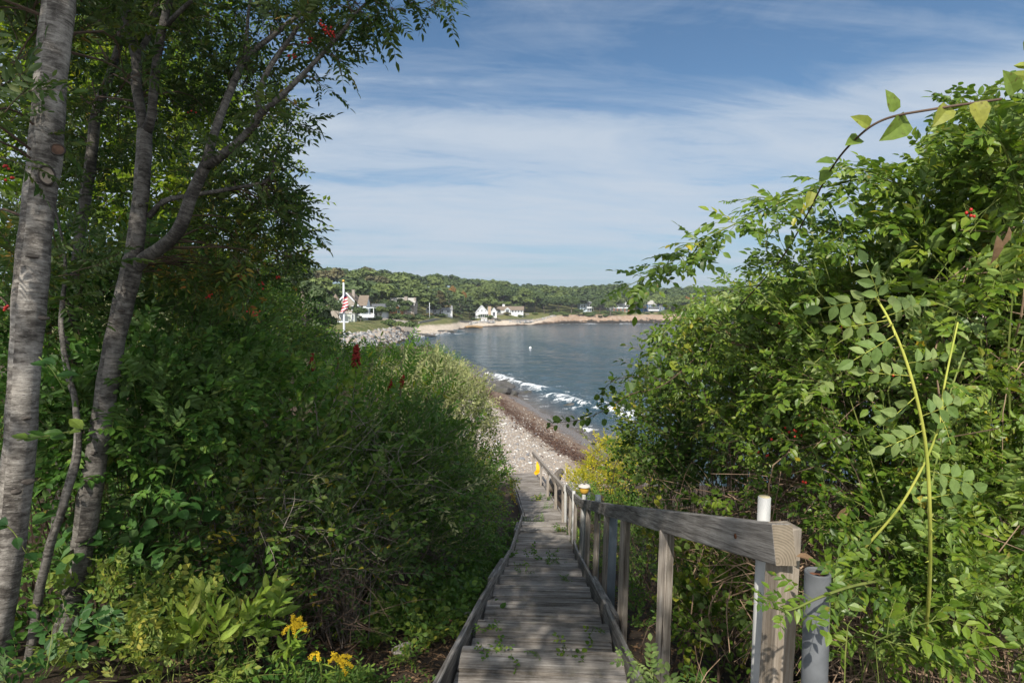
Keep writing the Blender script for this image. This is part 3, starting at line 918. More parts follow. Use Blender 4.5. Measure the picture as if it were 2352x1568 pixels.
# sawn end of the near rail
m_eg, nt, out = mat_new('end_grain'); oc_ = coord(nt, 'Object')
wv_ = nt.nodes.new('ShaderNodeTexWave'); wv_.wave_type = 'RINGS'; wv_.rings_direction = 'Y'; wv_.inputs['Scale'].default_value = 34; wv_.inputs['Distortion'].default_value = 2.5; wv_.inputs['Detail'].default_value = 3
mp_ = nt.nodes.new('ShaderNodeMapping'); mp_.inputs['Location'].default_value = (.03, 0, .05); nt.links.new(oc_, mp_.inputs[0]); nt.links.new(mp_.outputs[0], wv_.inputs[0])
er_ = ramp(nt, [(.2, (.085, .07, .05)), (.8, (.22, .185, .14))]); nt.links.new(mth(nt, 'ADD', mth(nt, 'MULTIPLY', wv_.outputs['Fac'], .28), mth(nt, 'MULTIPLY', noise(nt, oc_, 22, 6, .75), .75)), er_.inputs[0])
pbsdf(nt, out, er_.outputs[0], .9, spec=.2)
c_ = catmull(upper, 40); t0_ = norm(c_[1] - c_[0]); x0_ = norm(np.cross(t0_, (0, 0, 1))); z0_ = np.cross(x0_, t0_); e0_ = c_[0] - t0_ * .002
mb = MB(); hw, hh = RW / 2 * .965, RH * .97
mb.quad([-x0_ * hw - z0_ * hh / 2, x0_ * hw - z0_ * hh / 2, x0_ * hw + z0_ * hh / 2, -x0_ * hw + z0_ * hh / 2])
eg = mb.build('end_grain', m_eg); eg.location = Vector((e0_ - z0_ * RH / 2).tolist()); place_child(eg, RL)
# newel under the near end
nt_ = rail_pt(2.055)
post_obj('newel_post', nt_ + (.035, .0, -.006), (nt_[0] - .02, 2.05, float(ground_z(.95, 2.05)) - .35), .085, .085, M_NEWEL, RL, rz=.12)
mb = MB(); lathe(mb, (0, 0, 0), [(0, .006), (.010, .004), (.012, 0)], 8)
nail = mb.build('bolt_head', M_NAIL)
nail.matrix_world = Matrix.Translation(Vector((rail_pt(2.35) + (-RW / 2 - .001, 0, -RH * .5)).tolist())) @ Matrix.Rotation(-math.pi / 2, 4, 'Y')
nail.parent = RL; nail.matrix_parent_inverse = Matrix.LocRotScale(RL.location, RL.rotation_euler, RL.scale).inverted()
for d, w in ((3.72, .078), (5.40, .078), (6.75, .072), (7.8, .075), (9.05, .078), (10.2, .07), (11.8, .07), (13.4, .07), (15.1, .075)):
    t = rail_pt(d) + (-.0, 0, -RH - .001)
    bx = t[0] - .035
    post_obj('post', t, (bx, d - .02, float(ground_z(bx, d)) - .2), w, .045 if d > 6 else .07, M_POST, RL, rz=.06 * math.sin(d * 3))
for f in (.03, .20, .42, .66, .97):
    t = low0 * (1 - f) + low1 * f
    post_obj('post', t + (0, 0, -.12), (t[0], t[1], float(ground_z(t[0], t[1])) - .2), .085, .05, M_POST, RL, rz=.05)

# ------------------------------------------------------------------ pipes and the garden lamp
M_PVC_W = flat_mat('white_plastic', (.38, .38, .37), .55, .16, 7)
M_PVC_G = flat_mat('grey_plastic', (.17, .20, .23), .55, .15, 7)
M_PVC_L = flat_mat('pale_grey_plastic', (.105, .112, .12), .6, .35, 11)
M_FILL = flat_mat('rusty_fill', (.16, .07, .04), .9, .4, 60)
M_CREAM = flat_mat('cream_fill', (.42, .36, .22), .8)
def pipe(top, bottom, r, m, label, hollow=False, fill=None):
    top, bottom = np.asarray(top, float), np.asarray(bottom, float)
    e = empty('pipe', (bottom[0], bottom[1], bottom[2]), label, 'pipe', 'plastic pipes standing by the handrail')
    ax = norm(top - bottom); mb = MB()
    if not hollow:
        tube(mb, [bottom, bottom * .5 + top * .5, top - ax * .002, top], [r, r, r, r * .9], 20)
        mb.build('tube', m, e)
        if fill: 
            cp = MB(); tube(cp, [top - ax * .01, top + ax * .002], [r * .86, r * .86], 16); cp.build('plug', fill, e)
    else:
        h_ = top[2] - bottom[2]; rr = r * .80
        lathe(mb, bottom, [(r, 0), (r, h_ * .5), (r, h_ - .004), (r * .97, h_), (rr * 1.03, h_), (rr, h_ - .004), (rr, h_ - .06)], 32)
        mb.build('tube', m, e)
        cp = MB(); lathe(cp, bottom, [(0, h_ - .012), (rr * .5, h_ - .014), (rr * .99, h_ - .016)], 24); cp.build('soil_plug', fill, e)
    return e
t = P(1878, 1312, 1.72); pipe(t, (t[0], t[1], 7.4), .0375, M_PVC_L, 'thick grey pipe, open top full of rusty soil, beside the square handrail end', True, M_FILL)
t = P(1756, 1140, 2.25); pipe(t, (t[0] - .02, 2.26, 7.2), .0245, M_PVC_W, 'white plastic pipe rising just behind the thick square end of the handrail', False, M_CREAM)
t = P(1410, 1150, 6.6); t[2] = rail_pt(6.6)[2] - .15; pipe(t, (t[0] - .06, 6.5, 5.6), .048, M_PVC_G, 'dark blue grey pipe standing under the handrail against a post')
t = P(1374, 1137, 8.1); pipe(t, (t[0] - .04, 8.1, 5.0), .042, M_PVC_G, 'grey pipe whose top sticks up over the curved middle of the handrail')
t = P(1352, 1118, 10.35); pipe(t, (t[0] - .12, 10.2, 4.4), .04, M_PVC_W, 'white pipe right behind the little garden lamp')
t = P(1318, 1127, 12.0); pipe(t, (t[0] - .02, 12.0, 3.6), .035, M_PVC_W, 'short thin white pipe just past the garden lamp, lower than its cap')
t = P(1299, 1113, 15.0); pipe(t, (t[0], 15.0, 3.0), .035, M_PVC_W, 'thin white pipe where the upper and lower rails meet')
# solar garden lamp on a white pole
lb = P(1342, 1117, 10.1)
LP = empty('garden_lamp', (lb[0] - .06, 10.0, 4.6), 'small round garden lamp with pale cap and amber shade on a white pole', 'lamp')
mb = MB(); tube(mb, [(lb[0] - .09, 10.05, 4.5), (lb[0] - .005, 10.08, lb[2] - .16), (lb[0], 10.1, lb[2] - .12)], [.038, .036, .034], 14); mb.build('pole', M_PVC_W, LP)
mb = MB(); lathe(mb, (lb[0], 10.1, lb[2] - .13), [(.03, 0), (.062, .012), (.082, .05), (.092, .11), (.09, .125)], 18)
m_, nt, out = mat_new('amber_glass'); nt.links.new(pbsdf(nt, None, (.55, .33, .05), .35, spec=.5).outputs[0], out.inputs[0]); mb.build('lamp_shade', m_, LP)
mb = MB(); lathe(mb, (lb[0], 10.1, lb[2] - .004), [(0, .05), (.05, .048), (.095, .035), (.112, .02), (.114, .006), (.105, 0), (.08, -.002)], 20); mb.build('lamp_cap', flat_mat('pale_cap', (.5, .46, .42), .5), LP)
# yellow strap on the far end of the lower rail
yb = P(1236, 1073, 22.2)
mb = MB()
pts = catmull([yb + (-.02, .03, .22), yb + (-.02, 0, .06), yb + (.02, -.02, -.1), yb + (-.05, 0, -.2), yb + (-.09, .0, -.3)], 14)
wd = np.interp(np.linspace(0, 1, 14), [0, .3, .6, .85, 1], [.03, .07, .12, .09, .02])
for i in range(13):
    a, b = pts[i], pts[i + 1]
    for dy, s in ((.0, 1), (.012, -1)):
        mb.quad([a + (-wd[i], dy, 0), a + (wd[i], dy, 0), b + (wd[i + 1], dy, 0), b + (-wd[i + 1], dy, 0)][::s])
tag(mb.build('strap', flat_mat('yellow_strap', (.75, .42, .01), .6)), 'bright yellow strap hanging from the lower rail near the beach', 'strap')
# driftwood beam lying beside the foot of the stairs
a, b = P(1268, 1112, 20.5), P(1288, 1082, 22.5)
mb = MB(); c = catmull([a + (0, 0, -.15), (a + b) / 2, b], 16); tube(mb, c, np.interp(np.linspace(0, 1, 16), [0, .5, 1], [.20, .17, .12]), 12, wob=.12)
tag(mb.build('driftwood_log', wood_mat('driftwood', 1, .7, .4, .8)), 'brown split driftwood log leaning beside the lower handrail', 'log')
# ------------------------------------------------------------------ leaf materials
G = leaf_mat
L_ROWAN = G('rowan_leaf', [(0, (.016, .036, .008)), (.35, (.030, .062, .012)), (.62, (.055, .095, .016)), (.80, (.10, .12, .02)), (.90, (.26, .17, .03)), (1, (.20, .07, .025))], .38, .4)
L_BACK = G('back_tree_leaf', [(0, (.06, .105, .014)), (.4, (.12, .19, .02)), (.7, (.20, .27, .028)), (.88, (.32, .33, .035)), (1, (.50, .30, .03))], .55, .45)
L_DARK = G('thicket_leaf', [(0, (.020, .052, .010)), (.35, (.044, .105, .017)), (.65, (.080, .160, .026)), (.85, (.145, .215, .034)), (1, (.30, .27, .035))], .34, .46, spec=.24)
L_HONEY = G('honeysuckle_leaf', [(0, (.025, .055, .015)), (.5, (.06, .115, .025)), (.72, (.12, .16, .03)), (.84, (.38, .30, .03)), (1, (.55, .40, .04))], .35, .45)
L_OLIVE = G('olive_leaf', [(0, (.07, .09, .03)), (.4, (.14, .16, .06)), (.7, (.25, .26, .11)), (.9, (.36, .36, .19)), (1, (.44, .43, .25))], .25, .5, back=2.0)
L_VINE = G('turning_vine_leaf', [(0, (.05, .10, .018)), (.45, (.12, .18, .025)), (.65, (.28, .27, .03)), (.8, (.42, .30, .03)), (.92, (.40, .12, .025)), (1, (.34, .05, .02))], .4, .45)
L_BIG = G('big_leaf', [(0, (.018, .05, .014)), (.5, (.035, .09, .02)), (.85, (.06, .13, .03)), (1, (.16, .2, .035))], .35, .42)
L_ROSE = G('rose_leaf', [(0, (.026, .06, .008)), (.35, (.062, .118, .012)), (.65, (.115, .18, .018)), (.88, (.18, .235, .028)), (1, (.42, .33, .03))], .38, .36, spot=(.22, .17, .03), back=1.5, spec=.45)
L_ROSE2 = G('pale_rose_leaf', [(0, (.07, .13, .03)), (.5, (.13, .19, .055)), (1, (.24, .28, .11))], .35, .5, back=1.5)
L_BITTER = G('bittersweet_leaf', [(0, (.022, .052, .008)), (.45, (.055, .105, .013)), (.75, (.11, .165, .018)), (.93, (.24, .25, .03)), (1, (.45, .32, .03))], .38, .4)
L_YELLOW = G('yellow_shrub_leaf', [(0, (.11, .17, .015)), (.4, (.26, .28, .02)), (.75, (.46, .40, .02)), (1, (.60, .42, .02))], .45, .45)
L_WEED = G('weed_leaf', [(0, (.03, .075, .014)), (.4, (.058, .125, .02)), (.7, (.10, .17, .028)), (.9, (.17, .22, .035)), (1, (.32, .29, .04))], .35, .42)
L_LIME = G('lime_leaf', [(0, (.07, .14, .02)), (.5, (.15, .23, .03)), (.85, (.26, .31, .05)), (1, (.34, .25, .12))], .4, .45)
L_SUMAC = G('sumac_leaf', [(0, (.04, .11, .02)), (.5, (.08, .19, .025)), (.8, (.17, .26, .03)), (.93, (.38, .30, .03)), (1, (.42, .04, .02))], .42, .42)
L_SPOT = G('spotted_leaf', [(0, (.07, .13, .025)), (.5, (.14, .20, .035)), (.8, (.28, .27, .05)), (1, (.48, .36, .04))], .42, .45, spot=(.10, .06, .02), back=1.4)
L_DEAD = G('dead_leaf', [(0, (.05, .032, .02)), (.5, (.12, .075, .042)), (1, (.25, .16, .09))], .2, .7)

def twig_mat(name, a, b):
    m, nt, out = mat_new(name)
    c = ramp(nt, [(.3, a), (.7, b)]); nt.links.new(noise(nt, geo_pos(nt), 9, 4), c.inputs[0])
    pbsdf(nt, out, c.outputs[0], .75, spec=.25); return m
T_BROWN = twig_mat('brown_twig', (.05, .032, .022), (.13, .09, .065))
T_GREY = twig_mat('grey_twig', (.10, .085, .07), (.26, .225, .19))
T_GREEN = twig_mat('green_twig', (.07, .11, .02), (.18, .2, .05))
T_TAN = twig_mat('dry_twig', (.13, .085, .055), (.34, .24, .16))
T_CANE = twig_mat('yellow_green_cane', (.26, .30, .05), (.42, .42, .09))

def bark_material(g=1.0):
    m, nt, out = mat_new('rowan_bark')
    uv = coord(nt, 'UV')
    n1 = noise(nt, uv, 1.0, 7, .7, .35, mapping=(9, 42, 1))      # horizontal lenticels (u around, v along)
    n2 = noise(nt, uv, 1.0, 5, .6, .3, mapping=(5, 3.5, 1))
    n3 = noise(nt, uv, 1.0, 4, .7, .2, mapping=(34, 125, 1))
    n4 = noise(nt, geo_pos(nt), 35, 5, .7)
    c = ramp(nt, [(.39, (.028, .024, .021)), (.46, (.085, .077, .069)), (.52, (.20, .188, .172)), (.62, (.38, .365, .34))])
    nt.links.new(mth(nt, 'ADD', mth(nt, 'MULTIPLY', n1, .42), mth(nt, 'ADD', mth(nt, 'MULTIPLY', n2, .43), mth(nt, 'MULTIPLY', n4, .15))), c.inputs[0])
    d = ramp(nt, [(.34, (1, 1, 1)), (.41, (0, 0, 0))]); nt.links.new(n3, d.inputs[0])
    l = ramp(nt, [(.60, (0, 0, 0)), (.68, (1, 1, 1))]); nt.links.new(n3, l.inputs[0])
    col = mixc(nt, c.outputs[0], (.035, .028, .024), mth(nt, 'MULTIPLY', d.outputs[0], .75))
    col = mixc(nt, col, (.46, .45, .42), mth(nt, 'MULTIPLY', l.outputs[0], .6))
    lich = ramp(nt, [(.70, (0, 0, 0)), (.76, (1, 1, 1))]); nt.links.new(noise(nt, uv, 14, 3), lich.inputs[0])
    col = mixc(nt, col, (.42, .46, .42), mth(nt, 'MULTIPLY', lich.outputs[0], .55))
    col = mixc(nt, col, (g, g * .97, g * .93), 1.0, 'MULTIPLY')
    h = mth(nt, 'ADD', mth(nt, 'ADD', n1, mth(nt, 'MULTIPLY', n3, .8)), n2)
    pbsdf(nt, out, col, .72, bump(nt, h, .7, .012), spec=.3)
    return m
M_BARK = bark_material(1.0)
M_BARK2 = bark_material(.58)
M_BARK_DK = flat_mat('dark_bark', (.055, .047, .04), .8, .45, 14)

# ------------------------------------------------------------------ shoot templates
def reps(n, f, seed):
    return [f(np.random.default_rng(seed * 100 + i)) for i in range(n)]
S_DARK = reps(5, lambda r: simple_shoot(r, .30, 11, .062, .036, 'ovate', 1, .25, 62), 1)
S_DARK0 = reps(5, lambda r: simple_shoot(r, .34, 13, .062, .036, 'ovate', 0, .25, 62), 2)
S_NARROW = reps(5, lambda r: simple_shoot(r, .36, 14, .075, .024, 'lance', 1, .15, 50), 3)
S_OLIVE = reps(5, lambda r: simple_shoot(r, .38, 13, .066, .030, 'lance', 0, .10, 55), 4)
S_ROSE = reps(6, lambda r: compound_shoot(r, .20, 5, .085, 3, .040, .022, 'ovate', 1, .25, 66, .0022), 5)
S_ROSE0 = reps(5, lambda r: compound_shoot(r, .24, 6, .09, 3, .044, .024, 'ovate', 0, .25, 66, .0022), 6)
S_ROSE2 = reps(4, lambda r: compound_shoot(r, .26, 5, .12, 3, .060, .034, 'ovate', 2, .2, 66, .003), 7)
S_ROWAN = reps(6, lambda r: compound_shoot(r, .15, 4, .17, 5, .060, .024, 'ovate', 1, .42, 70, .003), 8)
S_ROWAN0 = reps(5, lambda r: compound_shoot(r, .18, 5, .17, 6, .060, .025, 'lance', 0, .38, 70, .003), 9)
S_SUMAC = reps(4, lambda r: compound_shoot(r, .20, 7, .34, 8, .085, .022, 'lance', 1, .45, 78, .005), 10)
S_BIG = reps(5, lambda r: simple_shoot(r, .34, 7, .13, .095, 'toothed', 2, .2, 68, .003, .2, .2), 11)
S_BITTER = reps(5, lambda r: simple_shoot(r, .34, 9, .066, .048, 'round', 1, .3, 62, .0022, .2, .3), 12)
S_WEED = reps(5, lambda r: simple_shoot(r, .22, 9, .055, .022, 'lance', 1, .1, 58, .0018), 13)
S_VINE = reps(5, lambda r: simple_shoot(r, .34, 9, .075, .052, 'heart', 1, .4, 65), 14)
S_LIME = reps(4, lambda r: simple_shoot(r, .42, 12, .20, .070, 'toothed', 2, .05, 62, .005, .35, .22, True), 15)
S_CLEMATIS = reps(4, lambda r: compound_shoot(r, .22, 4, .05, 1, .06, .045, 'toothed', 1, .2, 70, .002), 16)

# ------------------------------------------------------------------ keeping leaves off the stairs
def clear(p, margin=.0, sidemax=None):
    """True where a shoot may stand"""
    x, d, z = p[:, 0], p[:, 1], p[:, 2]
    u = x - pathx(d)
    top = 9.5 - drop(d)
    corridor = (d > -2) & (d < 24.5) & (u > -HALF - .13 - margin) & (u < np.where(d < 16, railoff(d) + .12, .75) + margin) & (z > top - .6) & (z < top + 2.6)
    eye = (np.hypot(x, d) < 1.0) & (z > 8)
    return ~corridor & ~eye & (z > ground_z(x, d) - .02)

def crown(mb, tm, blobs, n, seed, size=1.0, depth=.45, lump=.22, outw=.75, upw=.45, jit=.55, front=.45, sag=0.0, chk=True, vbase=.0, twig_mat_i=1, hang=0.0):
    """shoots spread through ellipsoids, denser near the skin. blobs: (center, (rx,ry,rz), weight)"""
    rg = np.random.default_rng(seed)
    w = np.array([b[2] if len(b) > 2 else b[1][0] * b[1][2] for b in blobs], float); w /= w.sum()
    tot = []
    for bi, b in enumerate(blobs):
        k = int(round(n * w[bi])); c = np.asarray(b[0], float); r = np.asarray(b[1], float)
        u = norm(rg.normal(size=(k * 3, 3)))
        u[:, 2] = np.where((u[:, 2] < -.3) & (rg.random(len(u)) < .75), -u[:, 2], u[:, 2])
        toeye = norm(EYE - c)
        keep = (u @ toeye > -.15) | (rg.random(len(u)) < front)
        u = norm(u[keep][:k])
        lum = 1 + lump * vnoise(u * 2.4 + bi * 3.1, seed + bi, 1.0, 3) + .5 * lump * vnoise(u * 6 + bi, seed + 40 + bi, 1.0, 2)
        rad = (1 - depth * rg.random(len(u)) ** 1.7) * lum
        p = c + u * r * rad[:, None]
        nrm = norm(u / r)
        dr = norm(nrm * outw + np.array((0, 0, upw)) + rg.normal(size=p.shape) * jit * .6)
        if sag: dr[:, 2] -= sag; dr = norm(dr)
        vb = np.clip(.5 + .42 * vnoise(p, seed + 9, 1.6, 3) + rg.normal(size=len(p)) * .16 + vbase, 0, 1)
        # other blobs may hide points deep inside
        deep = np.zeros(len(p), bool)
        for bj, b2 in enumerate(blobs):
            if bj != bi:
                q = (p - np.asarray(b2[0])) / np.asarray(b2[1]); deep |= (q ** 2).sum(1) < .22
        ok = ~deep
        if chk: ok &= clear(p + dr * .2 * size) & clear(p)
        tot.append((p[ok], dr[ok], vb[ok]))
    p = np.concatenate([t[0] for t in tot]); dr = np.concatenate([t[1] for t in tot]); vb = np.concatenate([t[2] for t in tot])
    up = np.tile((0, 0, 1.0), (len(p), 1)) + rg.normal(size=p.shape) * .25 + norm(p - EYE) * -.15
    scatter(mb, tm, p, dr, up, size * (.75 + .5 * rg.random(len(p))), vb, rg)
    return p

def twigs(mb, base, tips, seed, r=.006, mat=1, sides=3, bend=.25):
    rg = np.random.default_rng(seed)
    for t in tips:
        b = base[rg.integers(len(base))] if isinstance(base, list) else base
        b = np.asarray(b, float) + rg.normal(size=3) * (.12, .12, .03)
        t = np.asarray(t, float)
        m = b * .45 + t * .55 + rg.normal(size=3) * np.linalg.norm(t - b) * bend * .4 + (0, 0, .12 * np.linalg.norm(t - b))
        c = catmull([b, m, t], 7)
        tube(mb, c, np.linspace(r, r * .3, 7), sides, cap=False, mat=mat, smooth=False)

def shrub(name, label, cat, blobs, tm, lm, tw, n, seed, base=None, ntw=40, twr=.007, group=None, mix=None, **kw):
    c0 = np.asarray(blobs[0][0], float)
    if base is None: base = (c0[0], c0[1], float(ground_z(c0[0], c0[1])))
    base = np.asarray(base, float)
    e = empty(name, base, label, cat, group)
    mb = MB(); p = crown(mb, tm, blobs, n, seed, **kw)
    mats = [lm, tw]
    for k, (tm2, lm2, n2, s2) in enumerate(mix or []):
        m2 = MB(); kw2 = dict(kw); kw2['size'] = s2
        crown(m2, tm2, blobs, n2, seed + 500 + k, **kw2)
        for v_, t_, u_, a_, q_, s_ in zip(m2.v, m2.t, m2.uv, m2.a, m2.m, m2.s):
            mb.v.append(v_); mb.t.append(t_ + mb.n); mb.uv.append(u_); mb.a.append(a_); mb.m.append(np.where(q_ == 0, len(mats), 1).astype(np.int32)); mb.s.append(s_)
        mb.n += m2.n; mats.append(lm2)
    mb.build('foliage', mats, e)
    if ntw and len(p):
        rg = np.random.default_rng(seed + 1)
        st = MB()
        bases = [np.array((c[0], c[1], float(ground_z(c[0], c[1])))) for c in ([b[0] for b in blobs])]
        sel = p[rg.integers(0, len(p), ntw)]
        for t in sel:
            bb = min(bases, key=lambda q: np.hypot(*(q - t)[:2]) + rg.random() * .4)
            twigs(st, bb, [t], int(rg.integers(1e6)), twr, 0)
        st.build('stems', tw, e)
    return e

def B(px, py, d, rx, ry, rz, w=None):
    b = (P(px, py, d), (rx, ry, rz))
    return b if w is None else b + (w,)

# ------------------------------------------------------------------ rowan trees
def limb(mb, pl, n=None, sides=10, wob=.05, seed=0):
    """pl: list of (px,py,d,width_px)"""
    pts = [P(a, b, d) for a, b, d, w in pl]
    r = [w / 2 * d / F / math.sqrt(1 + ((a - 1176) / F) ** 2) for a, b, d, w in pl]
    n = n or max(8, len(pl) * 5)
    c = catmull(pts, n); rr = np.interp(np.linspace(0, len(pl) - 1, n), np.arange(len(pl)), r)
    tube(mb, c, rr, sides, wob=wob, seed=seed)
    return c

def nearest_twigs(mb, limbs, tips, seed, r=.006):
    rg = np.random.default_rng(seed); allp = np.vstack(limbs)
    for t in tips:
        d = np.linalg.norm(allp - t, axis=1) + rg.random(len(allp)) * .25 + np.maximum(allp[:, 2] - t[2], 0) * .6
        b = allp[np.argmin(d)]
        L = np.linalg.norm(t - b)
        if L > 1.3: continue
        m = (b + t) / 2 + (0, 0, .12 * L) + rg.normal(size=3) * .08 * L
        tube(mb, catmull([b, m, t], 6), np.linspace(r + .004 * L, .002, 6), 4, cap=False, smooth=False)

M_BERRY = flat_mat('red_berry', (.36, .018, .012), .4, .25, 30, spec=.4)
def berry_cluster(mb, c, n, r, spread, seed, mat=0):
    rg = np.random.default_rng(seed); v, t = ico_arrays(1)
    for k in range(n):
        mb.add(v * r * (.85 + .3 * rg.random()) + np.asarray(c) + rg.normal(size=3) * spread * (1, 1, .6), t, smooth=True, mat=mat)

# the front rowan, trunk only partly in view
RA = empty('rowan_tree', (P(-30, 1700, 2.75)), 'thick pale grey rowan trunk with a sawn branch scar, outermost of the trunks', 'tree')
mb = MB(); la = limb(mb, [(-70, 1900, 2.7, 88), (-20, 1545, 2.74, 84), (14, 1312, 2.77, 78), (40, 1079, 2.8, 86), (48, 1000, 2.8, 80), (56, 856, 2.82, 80), (65, 723, 2.84, 83), (80, 556, 2.87, 80), (93, 440, 2.9, 84), (104, 350, 2.92, 82), (118, 170, 2.98, 78), (136, 0, 3.05, 74), (160, -260, 3.2, 66), (200, -600, 3.5, 52)], 70, 22, .045, 3)
mb.build('trunk', M_BARK, RA)
mb = MB(); limbsA = [la[40:]]
for k, pl in enumerate([[(150, -150, 3.1, 44), (60, -420, 2.4, 34), (-60, -800, 1.6, 20)], [(165, -280, 3.2, 40), (330, -520, 3.3, 30), (520, -760, 3.2, 16)], [(190, -500, 3.4, 36), (230, -900, 3.0, 26), (160, -1500, 2.4, 14)]]):
    limbsA.append(limb(mb, pl, 14, 8, .05, k))
mb.build('limb', M_BARK, RA)
# sawn branch scars
def scar(px, py, d, rw, rh, parent, cut, ring=True, seed=0):
    c = P(px, py, d); v = norm(EYE - c); xx = norm(np.cross((0, 0, 1), v)); zz = np.cross(v, xx)
    mbx = MB(); n = 22; th = np.linspace(0, 2 * np.pi, n, endpoint=False)
    rg = np.random.default_rng(seed); jj = 1 + .08 * vnoise(np.stack([np.cos(th), np.sin(th)], 1) * 2, seed, 1, 3)
    def rg_(s, h): return np.array([c + xx * math.cos(t) * rw * s * j + zz * math.sin(t) * rh * s * j + v * h for t, j in zip(th, jj)])
    rings = [rg_(1.25, -.02), rg_(1.18, .006), rg_(1.02, .013), rg_(.92, .008)]
    V = np.vstack(rings); T = []
    for i in range(3):
        for j in range(n):
            a, b = i * n + j, i * n + (j + 1) % n; T += [(a, b, b + n), (a, b + n, a + n)]
    mbx.add(V, T, mat=0, smooth=True)
    V = np.vstack([rg_(.93, .009), c + v * .011]); mbx.add(V, [(j, (j + 1) % n, n) for j in range(n)], mat=1)
    return mbx.build('branch_scar', [M_BARK_DK, cut], parent)
M_CUT = flat_mat('cut_wood', (.27, .225, .18), .8, .2, 50)
M_CUT2 = flat_mat('torn_wood', (.11, .065, .045), .85, .35, 40)
scar(108, 403, 2.825, .030, .042, RA, M_CUT, seed=1)
scar(132, 343, 2.85, .026, .026, RA, M_CUT2, seed=2)
def knot(px, py, d, w, h, parent, seed):
    c = P(px, py, d); v, t = rock_arrays(seed, 3, .35, 1.0, 0); vw = norm(EYE - c); xx = norm(np.cross((0, 0, 1), vw)); zz = np.cross(vw, xx)
    m_ = MB(); m_.add(np.outer(v[:, 0] * w, xx) + np.outer(v[:, 1] * .012, vw) + np.outer(v[:, 2] * h, zz) + c, t, smooth=True); m_.build('knot', M_BARK_DK, parent)
for k, q in enumerate([(100, 730, 2.775, .026, .012), (66, 1105, 2.725, .032, .016), (36, 1130, 2.725, .02, .012), (105, 200, 2.92, .02, .008), (75, 590, 2.80, .028, .007), (60, 960, 2.755, .022, .008)]): knot(*q, RA, 40 + k)
mb = MB()
pa = crown(mb, S_ROWAN0, [((-2.0, -2.0, 13.3), (1.7, 1.5, 1.1)), ((-2.2, .1, 13.3), (1.4, 1.3, 1.0)), ((-4.6, .6, 13.2), (1.6, 1.8, 1.2))], 900, 31, 1.3, .8, chk=False, front=1.0)
pb = crown(mb, S_ROWAN, [B(30, 130, 3.4, .55, .5, .5), B(-60, 330, 2.6, .22, .3, .3), B(230, 40, 3.6, .5, .5, .35), B(60, 640, 3.4, .35, .3, .35)], 105, 32, 1.0, .8, chk=False)
mb.build('crown', [L_ROWAN, T_BROWN], RA)
mb = MB(); nearest_twigs(mb, limbsA, pa[::6], 5); nearest_twigs(mb, limbsA + [la], pb[::3], 6); mb.build('twigs', T_BROWN, RA)
for a, b, d, n, sd in ((14, 383, 2.5, 5, 1), (14, 705, 2.6, 6, 2), (22, 410, 2.5, 3, 12)):
    mb = MB(); berry_cluster(mb, P(a, b, d), n, .0065, .010, sd); mb.build('berry_cluster', M_BERRY, RA)

# the forked rowan
RB = empty('rowan_tree', P(120, 1640, 3.62), 'forked grey rowan with long limbs reaching out over the thicket against the sky', 'tree')
mb = MB(); tb = limb(mb, [(95, 1760, 3.6, 66), (128, 1568, 3.62, 64), (150, 1450, 3.65, 62), (190, 1250, 3.7, 60), (215, 1080, 3.75, 57), (240, 930, 3.8, 55), (262, 790, 3.85, 52), (285, 690, 3.88, 50), (308, 595, 3.9, 50)], 52, 20, .06, 6)
l1 = limb(mb, [(305, 610, 3.9, 44), (318, 500, 3.93, 40), (326, 420, 3.95, 38), (333, 300, 4.0, 37)], 26, 14, .05, 7)
mb.build('trunk', M_BARK2, RB)
LB = [l1]
for k, q in enumerate([(280, 712, 3.815, .022, .014), (250, 850, 3.785, .016, .010), (215, 1040, 3.70, .022, .012), (185, 1240, 3.63, .026, .014), (322, 470, 3.88, .016, .012), (165, 1330, 3.60, .018, .012)]): knot(*q, RB, 60 + k)
def blimb(pl, seed, sides=12):
    m_ = MB(); c = limb(m_, pl, None, sides, .06, seed); m_.build('limb', M_BARK2, RB); LB.append(c)
blimb([(333, 305, 4.0, 28), (322, 250, 4.0, 26), (313, 190, 4.02, 25), (312, 133, 4.05, 25), (293, 67, 4.1, 17), (283, 0, 4.15, 15), (270, -120, 4.25, 11), (240, -300, 4.3, 6)], 8)
blimb([(313, 140, 4.05, 20), (330, 105, 4.1, 17), (345, 75, 4.15, 16), (364, 0, 4.2, 15), (400, -150, 4.3, 10), (450, -330, 4.3, 5)], 9)
blimb([(335, 310, 4.0, 25), (348, 262, 3.95, 23), (356, 170, 3.92, 22), (372, 70, 3.9, 19), (388, 0, 3.9, 17), (420, -160, 3.85, 11), (450, -300, 3.8, 6)], 10)
blimb([(372, 70, 3.9, 13), (410, 30, 3.85, 11), (455, -10, 3.8, 9), (560, -90, 3.7, 4)], 11)
blimb([(300, 625, 3.9, 42), (333, 593, 3.88, 36), (372, 566, 3.86, 34), (410, 528, 3.85, 32), (440, 450, 3.85, 29), (473, 378, 3.85, 28)], 12, 14)
blimb([(470, 385, 3.85, 22), (500, 283, 3.92, 20), (540, 183, 4.0, 17), (568, 130, 4.05, 15), (617, 90, 4.1, 13), (680, 38, 4.15, 10), (760, -40, 4.2, 6)], 13)
blimb([(560, 150, 4.03, 11), (566, 90, 4.0, 9), (572, 20, 3.95, 7), (590, -60, 3.95, 4)], 14)
blimb([(470, 385, 3.85, 24), (533, 340, 3.8, 21), (573, 300, 3.78, 19), (597, 262, 3.76, 18)], 15)
blimb([(596, 266, 3.76, 14), (594, 217, 3.78, 13), (617, 160, 3.8, 12), (667, 87, 3.85, 11), (735, 0, 3.9, 8), (800, -80, 3.95, 4)], 16)
blimb([(596, 264, 3.76, 15), (633, 233, 3.74, 13), (700, 167, 3.7, 11), (780, 80, 3.66, 9), (830, 18, 3.62, 6), (900, -40, 3.6, 3)], 17)
